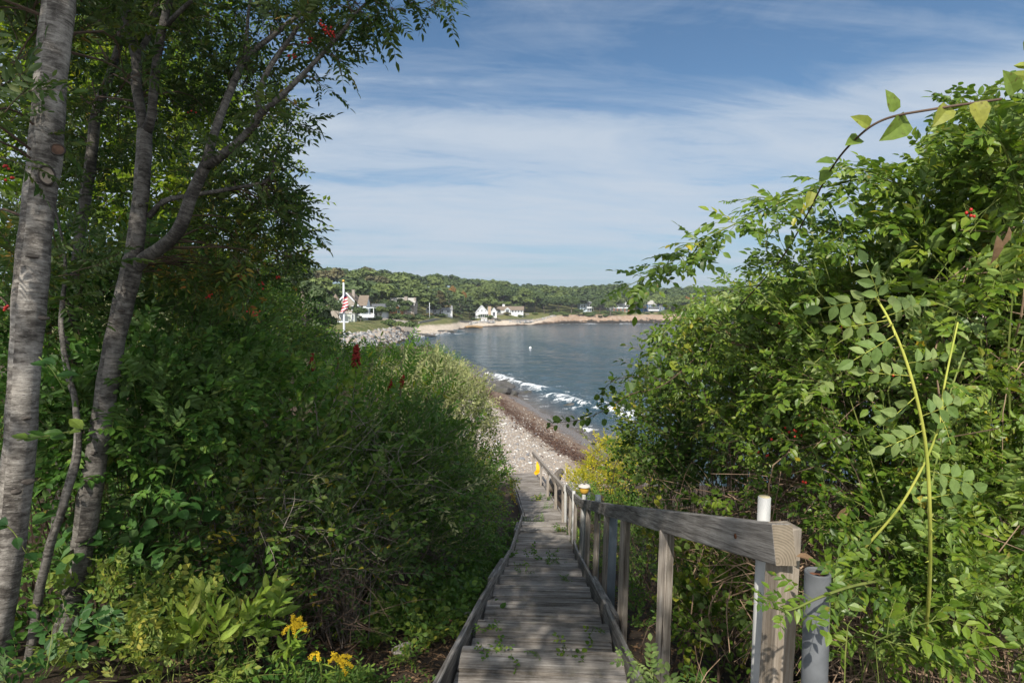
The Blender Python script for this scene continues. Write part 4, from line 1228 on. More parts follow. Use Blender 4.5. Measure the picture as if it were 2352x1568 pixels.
blimb([(340, 500, 3.95, 16), (377, 463, 3.98, 14), (433, 450, 4.0, 12), (533, 433, 4.05, 10), (617, 410, 4.1, 7), (640, 330, 4.12, 4)], 18)
blimb([(150, 1450, 3.66, 20), (90, 1420, 3.45, 22)], 19) if False else None
RBL = [B(600, 60, 4.3, .55, .5, .35, 1.3), B(700, 120, 3.9, .30, .35, .25, .55), B(430, 60, 4.4, .6, .5, .4, 1.6), B(270, 60, 4.5, .5, .5, .45, 1.2),
       B(560, 230, 4.5, .35, .4, .35, .8), B(430, 260, 4.6, .45, .4, .5, 1.4), B(575, 470, 4.3, .34, .4, .28, 1.0), B(625, 400, 4.15, .16, .3, .15, .35),
       B(530, 570, 4.5, .48, .5, .38, 1.8), B(625, 560, 4.4, .16, .3, .3, .75), B(470, 660, 4.6, .5, .4, .25, 1.2), B(220, 300, 4.8, .5, .4, .6, 1.2), B(615, 640, 4.6, .18, .3, .12, .4),
       B(900, 10, 3.7, .25, .3, .12, .32), B(800, 20, 3.7, .18, .25, .14, .3), B(640, 290, 3.85, .14, .25, .10, .16), B(860, -60, 3.7, .5, .5, .22, .8), B(500, -150, 4.0, 1.2, 1.0, .5, 3.2)]
mb = MB()
p2 = crown(mb, S_ROWAN, RBL, 560, 41, .92, .9, lump=.3, chk=False, upw=.1, sag=.12, front=.7, vbase=-.04)
p3 = crown(mb, S_ROWAN0, [((-3.8, 3.4, 13.1), (.9, 1.0, .7))], 90, 42, 1.1, .9, chk=False, front=1.0)
# single sprays hanging against the sky
SP = [(845, 8, 3.6, 1, .1), (905, 20, 3.6, 1, -.1), (960, 12, 3.6, 1, .15), (1000, 4, 3.6, 1, .25), (745, 60, 3.7, 1, -.2), (770, 130, 3.7, 1, -.3), (735, 190, 3.75, 1, -.5), (690, 250, 3.75, 1, -.5), (640, 330, 3.8, .8, -.7), (665, 300, 3.8, .6, -.9), (645, 380, 4.1, .9, -.3), (660, 450, 4.2, .9, -.5), (668, 520, 4.2, .8, -.4), (668, 590, 4.3, .8, -.5), (640, 250, 3.75, .7, -.9), (600, 300, 3.75, .5, -1.0), (820, 40, 3.65, .6, -.6)]
rg = np.random.default_rng(77)
pp = np.array([P(a, b, d) for a, b, d, *_ in SP]); dd_ = np.array([(sx * .8, rg.normal() * .4, sz) for *_, sx, sz in SP])
scatter(mb, S_ROWAN, pp - norm(dd_) * .08, dd_, np.array((0, -.5, 1.0)), np.full(len(pp), .85), rg.random(len(pp)) * .6, rg)
mb.build('crown', [L_ROWAN, T_BROWN], RB)
mb = MB(); nearest_twigs(mb, LB, p2[::4], 9, .004); nearest_twigs(mb, LB, p3[::6], 10); nearest_twigs(mb, LB, pp, 11, .004); mb.build('twigs', T_BROWN, RB)
for k, (a, b, d, n) in enumerate([(952 * .784, 62, 3.62, 14), (965 * .784, 80, 3.62, 12), (860 * .784, 130, 3.7, 8), (560, 637, 4.2, 10), (600, 654, 4.2, 5), (585, 720, 4.2, 8), (705, 95, 3.7, 7), (480, 680, 4.2, 6), (640, 635, 4.3, 5), (435, 255, 4.2, 3)]):
    mb = MB(); berry_cluster(mb, P(a, b, d), n, .0075, .018, 50 + k); mb.build('berry_cluster', M_BERRY, RB)

# thinner stems behind
RC = empty('rowan_tree', P(60, 1560, 3.4), 'slim knotty grey rowan stem standing between the two thicker trunks', 'tree')
mb = MB(); lc = limb(mb, [(50, 1620, 3.35, 26), (80, 1428, 3.36, 26), (93, 1345, 3.37, 25), (117, 1245, 3.4, 24), (140, 1178, 3.42, 22), (163, 1098, 3.46, 22), (178, 1030, 3.55, 20), (172, 920, 3.7, 18), (155, 850, 3.9, 16), (140, 740, 4.1, 13), (150, 600, 4.3, 9), (120, 450, 4.4, 5)], 60, 12, .12, 21)
mb.build('trunk', M_BARK2, RC)
mb = MB(); p4 = crown(mb, S_ROWAN, [B(170, 700, 4.4, .4, .4, .5), B(110, 480, 4.6, .4, .4, .5)], 60, 44, .9, .9, chk=False); mb.build('crown', [L_ROWAN, T_BROWN], RC)
RD = empty('rowan_tree', P(150, 1100, 5.0), 'leaning grey stem behind the forked rowan, half hidden in its leaves', 'tree')
mb = MB(); ld = limb(mb, [(130, 1250, 5.0, 36), (165, 800, 4.9, 32), (182, 560, 4.8, 30), (207, 380, 4.75, 28), (222, 260, 4.72, 26), (243, 200, 4.7, 22), (267, 127, 4.7, 20), (283, 50, 4.7, 17), (310, -120, 4.8, 9)], 50, 12, .07, 23)
mb.build('trunk', M_BARK2, RD)
mb = MB(); p5 = crown(mb, S_ROWAN, [B(330, -80, 4.8, .8, .6, .5), B(150, 80, 5.0, .6, .5, .5), B(160, 400, 5.2, .5, .4, .6)], 150, 45, .95, .9, chk=False); mb.build('crown', [L_ROWAN, T_BROWN], RD)
mb = MB(); nearest_twigs(mb, [ld], p5[::3], 12); mb.build('twigs', T_BROWN, RD)

# taller leafy trees behind the rowans
def broad_tree(label, base, trunk, blobs, n, seed, tm=S_DARK0, lm=L_BACK, size=1.3, **kw):
    e = empty('leafy_tree', base, label, 'tree')
    mb = MB(); tube(mb, catmull(trunk, 14), np.linspace(.11, .03, 14), 8, wob=.08)
    mb.build('trunk', M_BARK_DK, e)
    mb = MB(); p = crown(mb, tm, blobs, n, seed, size, chk=False, **kw); mb.build('crown', [lm, T_BROWN], e)
    mb = MB(); c = catmull(trunk, 20)
    for t in p[::max(1, len(p) // 45)]:
        b = c[np.argmin(np.linalg.norm(c - t, axis=1) + np.maximum(c[:, 2] - t[2], 0))]
        tube(mb, catmull([b, (b + t) / 2 + (0, 0, .15), t], 6), np.linspace(.025, .006, 6), 4, cap=False)
    mb.build('branches', M_BARK_DK, e)
    return e
g = lambda px, d: P(px, 700, d)[0]
x_ = g(60, 7.0)
broad_tree('bright green leafy tree seen behind the thick pale trunk, with some reddening leaves', (x_, 7.0, float(ground_z(x_, 7.0))), [(x_, 7.0, 7.2), (x_ + .2, 7, 9.5), (x_, 7.2, 12), (x_ - .1, 7.2, 14)],
           [B(20, 180, 7.0, 1.6, 1.3, 1.9), B(60, 560, 6.8, 1.4, 1.0, 1.2), B(200, 420, 7.4, 1.2, 1.0, 1.6), B(100, -150, 7.0, 1.8, 1.3, 1.2)], 1250, 51, size=1.6, depth=.8, front=.2)
x_ = g(430, 8.5)
broad_tree('sunlit fresh green tree behind the forked rowan, patches of sky in its crown', (x_, 8.5, float(ground_z(x_, 8.5))), [(x_, 8.5, 7.2), (x_ + .3, 8.5, 10), (x_, 8.4, 12), (x_ + .1, 8.6, 13.5)],
           [B(380, 560, 8.5, 1.5, 1.2, 1.4), B(300, 250, 8.6, 1.4, 1.2, 1.5), B(480, 380, 8.4, .9, 1.0, 1.2), B(560, 330, 8.6, .55, .7, .8), B(520, 620, 8.2, 1.0, .9, .8), B(380, 80, 9, 1.2, 1.0, 1.0)], 1350, 52, size=1.5, depth=.85, lump=.3, front=.2)

# ------------------------------------------------------------------ the thicket beside the stairs (birch side)
shrub('tall_shrub', 'dark glossy shrub massed behind the forked rowan trunk, below its drooping leaves', 'shrub',
      [B(380, 830, 5.6, 1.0, .8, .8), B(500, 850, 6.2, .75, .8, .6), B(300, 760, 5.4, .8, .7, .7), B(500, 930, 6.6, .8, .7, .6)], S_DARK, L_DARK, T_BROWN, 520, 61, ntw=50, front=.25, size=1.55, mix=[(S_BIG, L_BIG, 60, .7), (S_NARROW, L_WEED, 150, .9)])
shrub('wild_rose_bush', 'dusky green wild rose bush with feathery compound leaves around the forked trunk', 'shrub',
      [B(330, 960, 4.3, .55, .5, .45), B(430, 1030, 4.6, .6, .5, .45), B(220, 1040, 4.1, .35, .35, .35), B(520, 950, 5.0, .6, .5, .4)], S_ROSE2, L_DARK, T_GREEN, 300, 62, ntw=30, twr=.005, front=.25, vbase=.12)
shrub('thicket_shrub', 'broad dark green thicket shrub filling the slope above the goldenrod', 'shrub',
      [B(620, 1100, 6.0, 1.1, .9, .85), B(790, 1130, 7.0, 1.0, .9, .8), B(520, 1130, 5.2, .8, .6, .6), B(900, 1120, 7.4, .9, .8, .85), B(760, 1180, 6.2, .8, .6, .5)], S_DARK, L_WEED, T_GREY, 720, 63, ntw=150, twr=.006, front=.2, vbase=.08, size=1.6, mix=[(S_BITTER, L_WEED, 300, 1.1), (S_OLIVE, L_OLIVE, 130, 1.1), (S_ROSE2, L_HONEY, 50, .8)])
shrub('honeysuckle_bush', 'honeysuckle bush with many yellowing leaves and bare grey twigs', 'shrub',
      [B(640, 1260, 4.9, .6, .5, .42), B(780, 1300, 5.2, .55, .5, .38), B(560, 1210, 4.7, .4, .4, .3)], S_DARK, L_HONEY, T_GREY, 300, 64, ntw=120, twr=.006, front=.3, size=1.15, vbase=.17)
shrub('thicket_shrub', 'dense deep green shrub hugging the stairs, its edge over the lower steps', 'shrub',
      [B(960, 1130, 9.0, .95, 1.0, 1.2), B(1060, 1190, 11.0, .75, 1.1, .95), B(1078, 1140, 13.0, .70, 1.1, 1.2), B(880, 1250, 7.2, .75, .6, .6), B(1010, 1280, 9.0, .55, .7, .55)], S_DARK, L_DARK, T_GREY, 850, 65, ntw=140, front=.2, size=1.5, vbase=.05, mix=[(S_VINE, L_WEED, 340, 1.0), (S_OLIVE, L_OLIVE, 240, 1.0), (S_DARK0, L_HONEY, 60, 1.0)])
shrub('autumn_olive', 'pale grey-green autumn olive with upright shoots, sunlit on top of the thicket', 'shrub',
      [B(1000, 970, 12.0, 1.1, 1.2, 1.05), B(1048, 985, 14.0, .75, 1.0, 1.2), B(890, 940, 11.0, 1.0, 1.0, .75), B(955, 890, 13.5, .9, 1.0, .55), B(1030, 895, 14.5, .42, .6, .45, .25)], S_OLIVE, L_OLIVE, T_GREY, 1150, 66, ntw=90, front=.2, upw=.8, size=1.25, jit=.7)
shrub('creeper_vine', 'vine with yellow, orange and red leaves trailing over the thicket edge by the beach', 'vine',
      [B(1100, 1010, 14.5, .42, .8, .75), B(1132, 1080, 16.2, .32, .7, .7), B(1068, 950, 13.6, .4, .6, .5), B(1160, 1120, 17.6, .3, .7, .5)], S_VINE, L_VINE, T_BROWN, 330, 67, ntw=24, front=.15, outw=.9, upw=.0, sag=.4, size=.95)
shrub('thicket_shrub', 'yellow-green bush of the thicket crest around the flagpole foot', 'shrub',
      [B(820, 858, 15.0, 1.5, 1.3, .5), B(930, 848, 16.5, 1.2, 1.1, .5), B(745, 866, 13.0, 1.0, 1.0, .55), B(1000, 862, 17, 1.0, 1.0, .5)], S_DARK0, L_WEED, T_GREY, 900, 68, ntw=40, front=.2, upw=.9, size=1.15)
shrub('tall_shrub', 'shadowy shrub between the rowan crown and the dark pine', 'shrub',
      [B(600, 790, 9.0, .9, .9, .7), B(700, 860, 10.0, .8, .8, .55), B(540, 720, 8.0, .7, .8, .6)], S_DARK0, L_DARK, T_BROWN, 700, 69, ntw=24, front=.2, size=1.1, vbase=.1)

shrub('thicket_shrub', 'deep shadowed backdrop shrub seen between the rowan trunks at the back of the thicket', 'shrub',
      [B(60, 760, 9.5, 2.0, 1.0, .9), B(300, 760, 10.0, 1.8, 1.0, .8), B(480, 770, 10.5, 1.4, 1.0, .8), B(-120, 700, 8.5, 1.6, 1.0, 1.2), B(-260, 850, 6.5, 1.3, 1.1, 1.1), B(-200, 1150, 5.0, .9, .9, .8)], S_DARK0, L_DARK, T_BROWN, 1150, 70, ntw=20, front=.15, size=1.5)
# sumac with red cones
SUM = empty('sumac', P(815, 1000, 8.2), 'staghorn sumac with drooping fern-like leaves and upright dark red seed cones', 'shrub')
mb = MB(); rg = np.random.default_rng(71)
sp_ = [(818, 905, 9.6), (900, 925, 9.4), (870, 960, 9.2), (760, 890, 9.5), (935, 905, 9.6), (845, 860, 10.0), (930, 840, 10.3), (790, 930, 9.0), (980, 930, 9.6), (720, 900, 9.3)]
sp_ = [(a_, b_ - 12, c_ - 1.5) for a_, b_, c_ in sp_]
pp = np.array([P(*q) for q in sp_]); dd_ = np.array([(rg.normal() * .3, rg.normal() * .3 - .2, .9) for _ in sp_])
scatter(mb, S_SUMAC, pp - norm(dd_) * .1, dd_, np.array((0, -1.0, .2)), .95 + .3 * rg.random(len(pp)), .35 + .5 * rg.random(len(pp)), rg)
mb.build('foliage', [L_SUMAC, T_BROWN], SUM)
M_CONE = flat_mat('sumac_cone', (.19, .018, .013), .85, .45, 45)
CONES = [(818, 793, 845, 8.0), (717, 812, 850, 6.7), (893, 872, 900, 7.9), (919, 862, 890, 7.9), (776, 822, 835, 8.2)]
st = MB()
for k, (px, y0, y1, d) in enumerate(CONES):
    a, b = P(px, y1, d), P(px + (8 if px > 850 else 0), y0, d)
    cm_ = MB(); L = np.linalg.norm(b - a); ax = norm(b - a); rg = np.random.default_rng(80 + k); v, t = ico_arrays(1)
    w_ = L * .19
    for i in range(70):
        f = rg.random() ** 1.15; rr = w_ * (1.0 - .72 * f) * (.5 + .5 * min(1, f * 8))
        off = norm(np.cross(ax, rg.normal(size=3))) * rr * (.75 + .25 * rg.random())
        cm_.add(v * w_ * .42 * (.7 + .5 * rg.random()) + a + ax * L * f + off, t)
    cm_.build('seed_cone', M_CONE, SUM)
    tube(st, catmull([P(815 + (px - 815) * .5, 1000, 8.2), P(px - 4, (y1 + 980) / 2, d), a], 8), np.linspace(.022, .012, 8), 6)
st.build('stems', T_BROWN, SUM)

# bigger leaves low beside the trunks
shrub('viburnum_bush', 'broad-leaved viburnum with big drooping toothed leaves beside the forked trunk', 'shrub',
      [B(300, 1180, 4.1, .35, .3, .33), B(390, 1120, 4.3, .35, .3, .25), B(330, 1330, 4.0, .35, .3, .3), B(440, 1250, 4.3, .3, .3, .3)], S_BIG, L_BIG, T_BROWN, 84, 72, ntw=14, front=.3, outw=.9, upw=.0, sag=.25, size=.85)
shrub('shade_shrub', 'gloomy leafy undergrowth shrub at the base of the two big trunks', 'shrub',
      [B(60, 1150, 3.9, .5, .4, .8), B(250, 1380, 3.9, .5, .4, .35), B(130, 850, 4.6, .6, .4, .6), B(420, 1420, 4.1, .5, .35, .3), B(560, 1400, 4.4, .5, .4, .3)], S_DARK, L_DARK, T_BROWN, 420, 73, ntw=40, front=.3)
shrub('bramble', 'low rose bramble with spotted yellow-green leaflets in front of the trunks', 'bramble',
      [B(330, 1480, 3.5, .45, .3, .22), B(240, 1430, 3.5, .3, .25, .2), B(420, 1530, 3.4, .35, .3, .2)], S_ROSE2, L_SPOT, T_GREEN, 60, 74, ntw=26, twr=.004, front=.4, size=.7)
shrub('leafy_weed', 'lime green broad-leaved weed with long pointed leaves beside the goldenrod', 'weed',
      [B(540, 1520, 3.4, .22, .2, .16), B(600, 1490, 3.6, .2, .2, .12), B(500, 1450, 3.6, .24, .2, .14)], S_LIME, L_LIME, T_GREEN, 15, 75, ntw=8, twr=.005, front=.4, outw=.4, upw=.9, size=.62)
shrub('blackberry_sprig', 'dark green five-fingered bramble sprig at the foot of the thick pale trunk', 'bramble',
      [B(50, 1600, 2.5, .14, .15, .05)], S_ROSE2, L_BIG, T_GREEN, 6, 76, ntw=3, twr=.004, front=1, outw=.7, upw=.1, size=.8)

def near_sprig(label, pts, seed, L, W, lm, shape='ovate', name='leafy_shoot', n=7):
    e = empty(name, P(*pts[0]), label, 'shoot')
    rg = np.random.default_rng(seed); c = catmull([P(*p) for p in pts], 12)
    mb = MB(); tube(mb, c, np.linspace(.0035, .0015, 12), 5); mb.build('stem', T_GREEN, e)
    mb = MB(); T = Tmpl(); v, t = leaf_geo(L, W, shape, 2, .2, .2); T.add(v, t); T.done()
    f = np.linspace(.15, 1, n); q = np.array([c[int(x * 11)] for x in f])
    d = np.array([norm(np.array(((-1) ** k * .9, -.2, .15)) + rg.normal(size=3) * .35 + (c[-1] - c[0]) * .6) for k in range(n)])
    scatter(mb, [T], q, d, np.array((0, -.45, 1.0)) + rg.normal(size=(n, 3)) * .3, .8 + .4 * rg.random(n), rg.random(n), rg)
    mb.build('leaves', lm, e); return e
near_sprig('small shoot of bright green leaves crossing the thick trunk near its middle', [(40, 1010, 2.5), (110, 1000, 2.4), (190, 985, 2.35)], 1, .075, .042, L_WEED, n=8)
near_sprig('large dark leaf sprig hanging between the two trunks', [(90, 820, 2.7), (120, 850, 2.65), (150, 900, 2.6)], 2, .10, .055, L_BIG, n=4)
near_sprig('leafy shoot over the lower part of the thick trunk', [(-10, 1190, 2.5), (30, 1220, 2.45), (60, 1270, 2.4)], 3, .07, .04, L_BIG, n=4)

# goldenrod
M_GOLD = flat_mat('goldenrod_flower', (.52, .36, .015), .8, .3, 60)
def goldenrod(label, base, top, plumes, seed):
    e = empty('goldenrod', base, label, 'flower', 'goldenrods beside the stairs')
    rg = np.random.default_rng(seed); c = catmull([base, np.asarray(base) * .4 + np.asarray(top) * .6 + (.02, 0, .02), top], 12)
    mb = MB(); tube(mb, c, np.linspace(.005, .002, 12), 5); mb.build('stem', T_GREEN, e)
    mb = MB(); n = 16; idx = rg.integers(1, 10, n)
    T = Tmpl(); v, t = leaf_geo(.10, .018, 'lance', 1, .4, .2); T.add(v, t); T.done()
    scatter(mb, [T], c[idx], norm(rg.normal(size=(n, 3)) * (1, 1, .2) + (0, 0, .4)), np.array((0, 0, 1.0)), .7 + .5 * rg.random(n), rg.random(n), rg)
    mb.build('leaves', L_LIME, e)
    mb = MB(); v, t = ico_arrays(1)
    for dx, dz, L in plumes:
        a = np.asarray(top, float); b = a + (dx, -.03, dz)
        cc = catmull([a, (a + b) / 2 + (0, 0, L * .35), b], 14)
        tube(mb, cc, np.linspace(.0025, .001, 14), 4)
        for k in range(190):
            q = cc[rg.integers(1, 13)]; q = q + (cc[-1] - cc[0]) * (rg.random() / 13) + rg.normal(size=3) * .0055 + (0, 0, .004)
            mb.add(v * (.0017 + .0022 * rg.random()) * (1.4, 1, .8), t)
            mb.v[-1] = (mb.v[-1] + q.astype(np.float32))
    mb.build('flower_head', M_GOLD, e)
    return e
def GZ(px, py, d):
    p = P(px, py, d); p[2] = float(ground_z(p[0], p[1])) - .03; return p
goldenrod('tallest goldenrod with a branching yellow plume above the lime green weed', GZ(640, 1600, 3.5), P(672, 1440, 3.5), [(.10, .03, .05), (.07, .07, .06), (-.05, -.03, .05), (.03, -.05, .05), (.02, .09, .04), (.11, -.02, .05)], 1)
goldenrod('low goldenrod with drooping yellow spikes by the leaf litter', GZ(770, 1640, 3.4), P(775, 1515, 3.4), [(.09, .03, .05), (.10, -.03, .05), (-.04, .0, .05), (.06, -.08, .06), (-.02, .05, .04)], 2)
goldenrod('single drooping goldenrod spike between the two bigger plumes', GZ(735, 1600, 3.5), P(728, 1500, 3.5), [(-.03, -.02, .05), (.02, -.03, .05)], 3)
goldenrod('small far goldenrod tuft among the honeysuckle twigs', GZ(765, 1400, 5.3), P(764, 1240, 5.3), [(.03, .0, .03), (-.03, .02, .03), (.01, -.05, .03)], 4)
goldenrod('tiny goldenrod tuft just beneath another one by the honeysuckle', GZ(775, 1400, 5.25), P(776, 1264, 5.25), [(.04, .01, .02), (-.03, .0, .02)], 5)
# ------------------------------------------------------------------ the thicket on the seaward side of the stairs
shrub('rose_bush', 'tall arching wild rose bush with bright glossy leaflets reaching up against the sky', 'shrub',
      [B(2345, 560, 3.0, .48, .6, .42, 1.1), B(2290, 740, 3.3, .50, .6, .34, .9), B(2350, 400, 2.6, .18, .3, .14, .25), B(2040, 720, 3.6, .50, .6, .22, .4), B(1880, 790, 3.9, .50, .6, .22, .4), B(2260, 800, 3.0, .9, .6, .5, 1.3), B(2230, 440, 2.9, .22, .4, .14, .22)],
      S_ROSE, L_ROSE, T_GREEN, 500, 101, ntw=90, twr=.006, front=.3, lump=.3, depth=.6, outw=.55, upw=.5, size=1.3, mix=[(S_BITTER, L_BITTER, 120, 1.1), (S_ROSE2, L_ROSE2, 50, 1.0), (S_BITTER, L_SPOT, 22, 1.1)])
shrub('rose_bush', 'wide wild rose bush dotted with red hips above the handrail, dry twigs inside', 'shrub',
      [B(2000, 880, 3.8, .95, .8, .60), B(1800, 900, 4.6, .8, .8, .62), B(2200, 1000, 3.0, .8, .6, .5), B(1950, 1060, 3.6, .8, .6, .4), B(1690, 860, 5.2, .6, .7, .5)],
      S_ROSE, L_ROSE, T_BROWN, 950, 102, ntw=110, twr=.006, front=.25, lump=.28, depth=.6, size=1.12, mix=[(S_BITTER, L_BITTER, 180, 1.0), (S_VINE, L_SPOT, 50, .9), (S_DARK, L_DEAD, 20, .8)])
shrub('bittersweet', 'dark green round-leaved bittersweet thicket between the handrail and the sea', 'shrub',
      [B(1620, 960, 6.4, .85, .8, .70), B(1520, 1040, 7.6, .72, .8, .72), B(1700, 1060, 5.6, .8, .7, .55), B(1590, 1120, 6.0, .7, .6, .35), B(1480, 1110, 8.6, .45, .6, .45)],
      S_BITTER, L_BITTER, T_BROWN, 1050, 103, ntw=80, front=.2, lump=.3, depth=.55)
shrub('yellow_shrub', 'bright yellow-green autumn shrub beside the garden lamp, in front of the pebble beach', 'shrub',
      [B(1400, 1075, 15.5, .65, .7, .72), B(1370, 1130, 14.5, .55, .6, .55), B(1440, 1110, 13.0, .5, .6, .65), B(1330, 1120, 17.0, .5, .6, .4)],
      S_DARK0, L_YELLOW, T_BROWN, 720, 104, ntw=24, front=.2, outw=.6, upw=.5, size=.95)
shrub('rail_weeds', 'sunlit green undergrowth filling the gaps behind the rail posts', 'shrub',
      [B(1330, 1190, 12.5, .42, .8, .45), B(1400, 1220, 9.8, .45, .8, .55), B(1290, 1160, 15.5, .35, .8, .45), B(1470, 1230, 7.8, .5, .6, .5), B(1265, 1135, 18.5, .3, .9, .4)],
      S_DARK, L_WEED, T_GREEN, 640, 105, ntw=30, front=.25, size=.9)
shrub('rose_bush', 'low leafy rose bush in front of the tangle, around the thick grey pipe', 'shrub',
      [B(2150, 1290, 2.5, .36, .3, .2), B(2280, 1180, 2.5, .5, .35, .28), B(2260, 1470, 2.1, .36, .3, .26), B(2080, 1180, 2.9, .4, .3, .18), B(2000, 1500, 2.3, .22, .2, .12), B(1930, 1440, 2.0, .14, .12, .07, .02)],
      S_ROSE, L_ROSE, T_GREEN, 250, 106, ntw=50, twr=.004, front=.5, depth=.9, size=1.15)
shrub('viburnum_bush', 'shaded leafy bush low behind the near rail posts', 'shrub',
      [B(1680, 1330, 4.4, .5, .4, .3), B(1600, 1420, 4.2, .35, .4, .3), B(1700, 1480, 3.6, .35, .3, .2), B(1580, 1290, 5.2, .4, .5, .25), B(1530, 1490, 4.0, .22, .3, .16)],
      S_BITTER, L_BITTER, T_BROWN, 260, 107, ntw=40, front=.4, depth=.9, vbase=.12)

# dry tangle: dead stems between the bushes
def tangle(label, blobs, n, seed, r=.004, tmat=None):
    rg = np.random.default_rng(seed); mb = MB()
    for k in range(n):
        c, R = blobs[rg.integers(len(blobs))]
        a = np.asarray(c) + norm(rg.normal(size=3)) * np.asarray(R) * rg.random() ** .4
        d = norm(rg.normal(size=3) * (1, 1, .55)); L = .25 + .55 * rg.random()
        b = a + d * L; m = (a + b) / 2 + rg.normal(size=3) * .14 * L + (0, 0, .1 * L)
        q = np.array([a, m, b])
        if not clear(q).all(): continue
        if (q[:, 1] < .9).any(): continue
        rr = r * (.5 + rg.random())
        tube(mb, catmull(q, 7), np.linspace(rr, rr * .4, 7), 4, cap=False, smooth=False)
    return tag(mb.build('bare_twigs' if tmat is T_GREY else 'dry_twigs', tmat or T_TAN), label, kind='stuff')
tangle('dry twig tangle behind the handrail', [(P(1900, 1330, 3.2), (.6, .5, .35)), (P(1720, 1400, 3.8), (.6, .5, .35)), (P(2200, 1250, 2.8), (.6, .4, .4)), (P(2050, 1480, 2.7), (.5, .4, .3)), (P(2250, 1000, 3.0), (.6, .4, .4)), (P(2300, 800, 2.9), (.4, .4, .4)), (P(1980, 1220, 3.4), (.6, .4, .3)), (P(2250, 1480, 2.5), (.4, .3, .3)), (P(1650, 1250, 4.6), (.5, .5, .4)), (P(1850, 1120, 4.0), (.6, .5, .4))], 1500, 111)
tangle('dry twigs inside the thicket', [(P(680, 1340, 4.8), (.5, .4, .3)), (P(850, 1330, 5.4), (.5, .5, .3)), (P(560, 1330, 4.5), (.4, .4, .3)), (P(980, 1300, 8.0), (.4, .5, .3)), (P(760, 1440, 4.3), (.4, .4, .12)), (P(800, 1250, 5.6), (.5, .5, .35))], 260, 112, .003, T_BROWN)

tangle('pale bare twigs poking out of the thicket', [(P(620, 1060, 5.1), (.8, .3, .5)), (P(800, 1060, 6.0), (.8, .4, .5)), (P(900, 1100, 7.2), (.6, .4, .6)), (P(760, 1230, 5.2), (.6, .3, .3)), (P(1000, 1150, 8.6), (.5, .5, .6)), (P(560, 1230, 4.5), (.4, .3, .3))], 260, 113, .0035, T_GREY)

# arching canes and long shoots, each its own plant
def arching(name, label, cat, pts, lm, tm, nsh, seed, r0=.006, tw=T_GREEN, size=.8, out=.8, dense=1.0, sag=0.0):
    e = empty(name, P(*pts[0]), label, cat)
    c = catmull([P(*p) for p in pts], 40); rg = np.random.default_rng(seed)
    mb = MB(); tube(mb, c, np.linspace(r0, r0 * .25, 40), 6); mb.build('stem', tw, e)
    f = np.linspace(.06, 1.0, nsh) + rg.normal(size=nsh) * .01; f = np.clip(f, 0, 1)
    q = np.array([c[int(x * 39)] for x in f]); tan = norm(np.gradient(c, axis=0)); tt = np.array([tan[int(x * 39)] for x in f])
    side = norm(np.cross(tt, (0, -.5, 1.0))) * np.where(np.arange(nsh) % 2 == 0, 1, -1)[:, None]
    d = tt * .75 + side * out + (0, 0, .15 - sag) + rg.normal(size=(nsh, 3)) * .3
    mb = MB(); scatter(mb, tm, q, d, np.array((0, -.35, 1.0)) + rg.normal(size=(nsh, 3)) * .2, size * (1.1 - .45 * f) * (.8 + .4 * rg.random(nsh)), np.clip(.45 + rg.normal(size=nsh) * .2, 0, 1), rg)
    mb.build('leaves', [lm, tw], e)
    return e
S_LEAFLET = reps(5, lambda r: compound_shoot(r, .05, 2, .085, 3, .042, .023, 'ovate', 2, .3, 40, .0018), 21)
S_ONE = reps(4, lambda r: simple_shoot(r, .08, 2, .066, .05, 'round', 2, .3, 60, .0016), 22)
arching('rose_cane', 'long rose shoot arching farthest out over the bay, its tip above the far houses', 'shoot', [(2150, 560, 3.2), (2050, 420, 2.9), (1880, 432, 2.75), (1740, 490, 2.7), (1620, 550, 2.65), (1530, 610, 2.6), (1436, 660, 2.55)], L_ROSE, S_LEAFLET, 52, 121, size=1.35)
arching('rose_cane', 'rose shoot hanging low over the water just above the bittersweet', 'shoot', [(1800, 640, 4.0), (1690, 676, 3.8), (1600, 712, 3.7), (1530, 760, 3.6), (1495, 820, 3.6), (1480, 885, 3.6)], L_ROSE, S_LEAFLET, 22, 122, size=1.17)
arching('rose_cane', 'level rose shoot reaching towards the navy house', 'shoot', [(1900, 700, 3.8), (1780, 660, 3.6), (1690, 662, 3.5), (1600, 690, 3.5), (1560, 720, 3.5)], L_ROSE, S_LEAFLET, 16, 123, size=1.04)
arching('rose_cane', 'upright rose spray below the spotted-leaf branch', 'shoot', [(1830, 740, 3.6), (1790, 640, 3.3), (1760, 560, 3.2), (1800, 500, 3.1)], L_ROSE, S_LEAFLET, 16, 124, size=1.23)
arching('rose_cane', 'rose spray crossing the sky beside the top of the bush', 'shoot', [(2200, 560, 2.9), (2080, 520, 2.8), (1980, 520, 2.8), (1900, 560, 2.8)], L_ROSE, S_LEAFLET, 18, 125, size=1.3)
arching('rose_cane', 'rose spray arching in front of the sky below the tip of the spotted branch', 'shoot', [(2280, 640, 3.0), (2150, 490, 2.85), (2040, 410, 2.75), (1940, 385, 2.7)], L_ROSE, S_LEAFLET, 20, 134, size=1.2)
arching('rose_cane', 'rose spray arching just above the longest shoot over the bay', 'shoot', [(2180, 740, 3.2), (2050, 610, 3.0), (1940, 530, 2.9), (1850, 500, 2.85)], L_ROSE, S_LEAFLET, 20, 135, size=1.2)
arching('rose_cane', 'rose spray between the longest shoot and the bush below it', 'shoot', [(2020, 760, 3.4), (1910, 650, 3.2), (1810, 605, 3.1), (1710, 610, 3.0)], L_ROSE, S_LEAFLET, 20, 136, size=1.2)
arching('rose_cane', 'topmost rose shoot poking into the clouds', 'shoot', [(2345, 470, 2.5), (2310, 350, 2.45), (2250, 275, 2.4), (2180, 230, 2.4)], L_ROSE, S_LEAFLET, 18, 126, size=1.17)
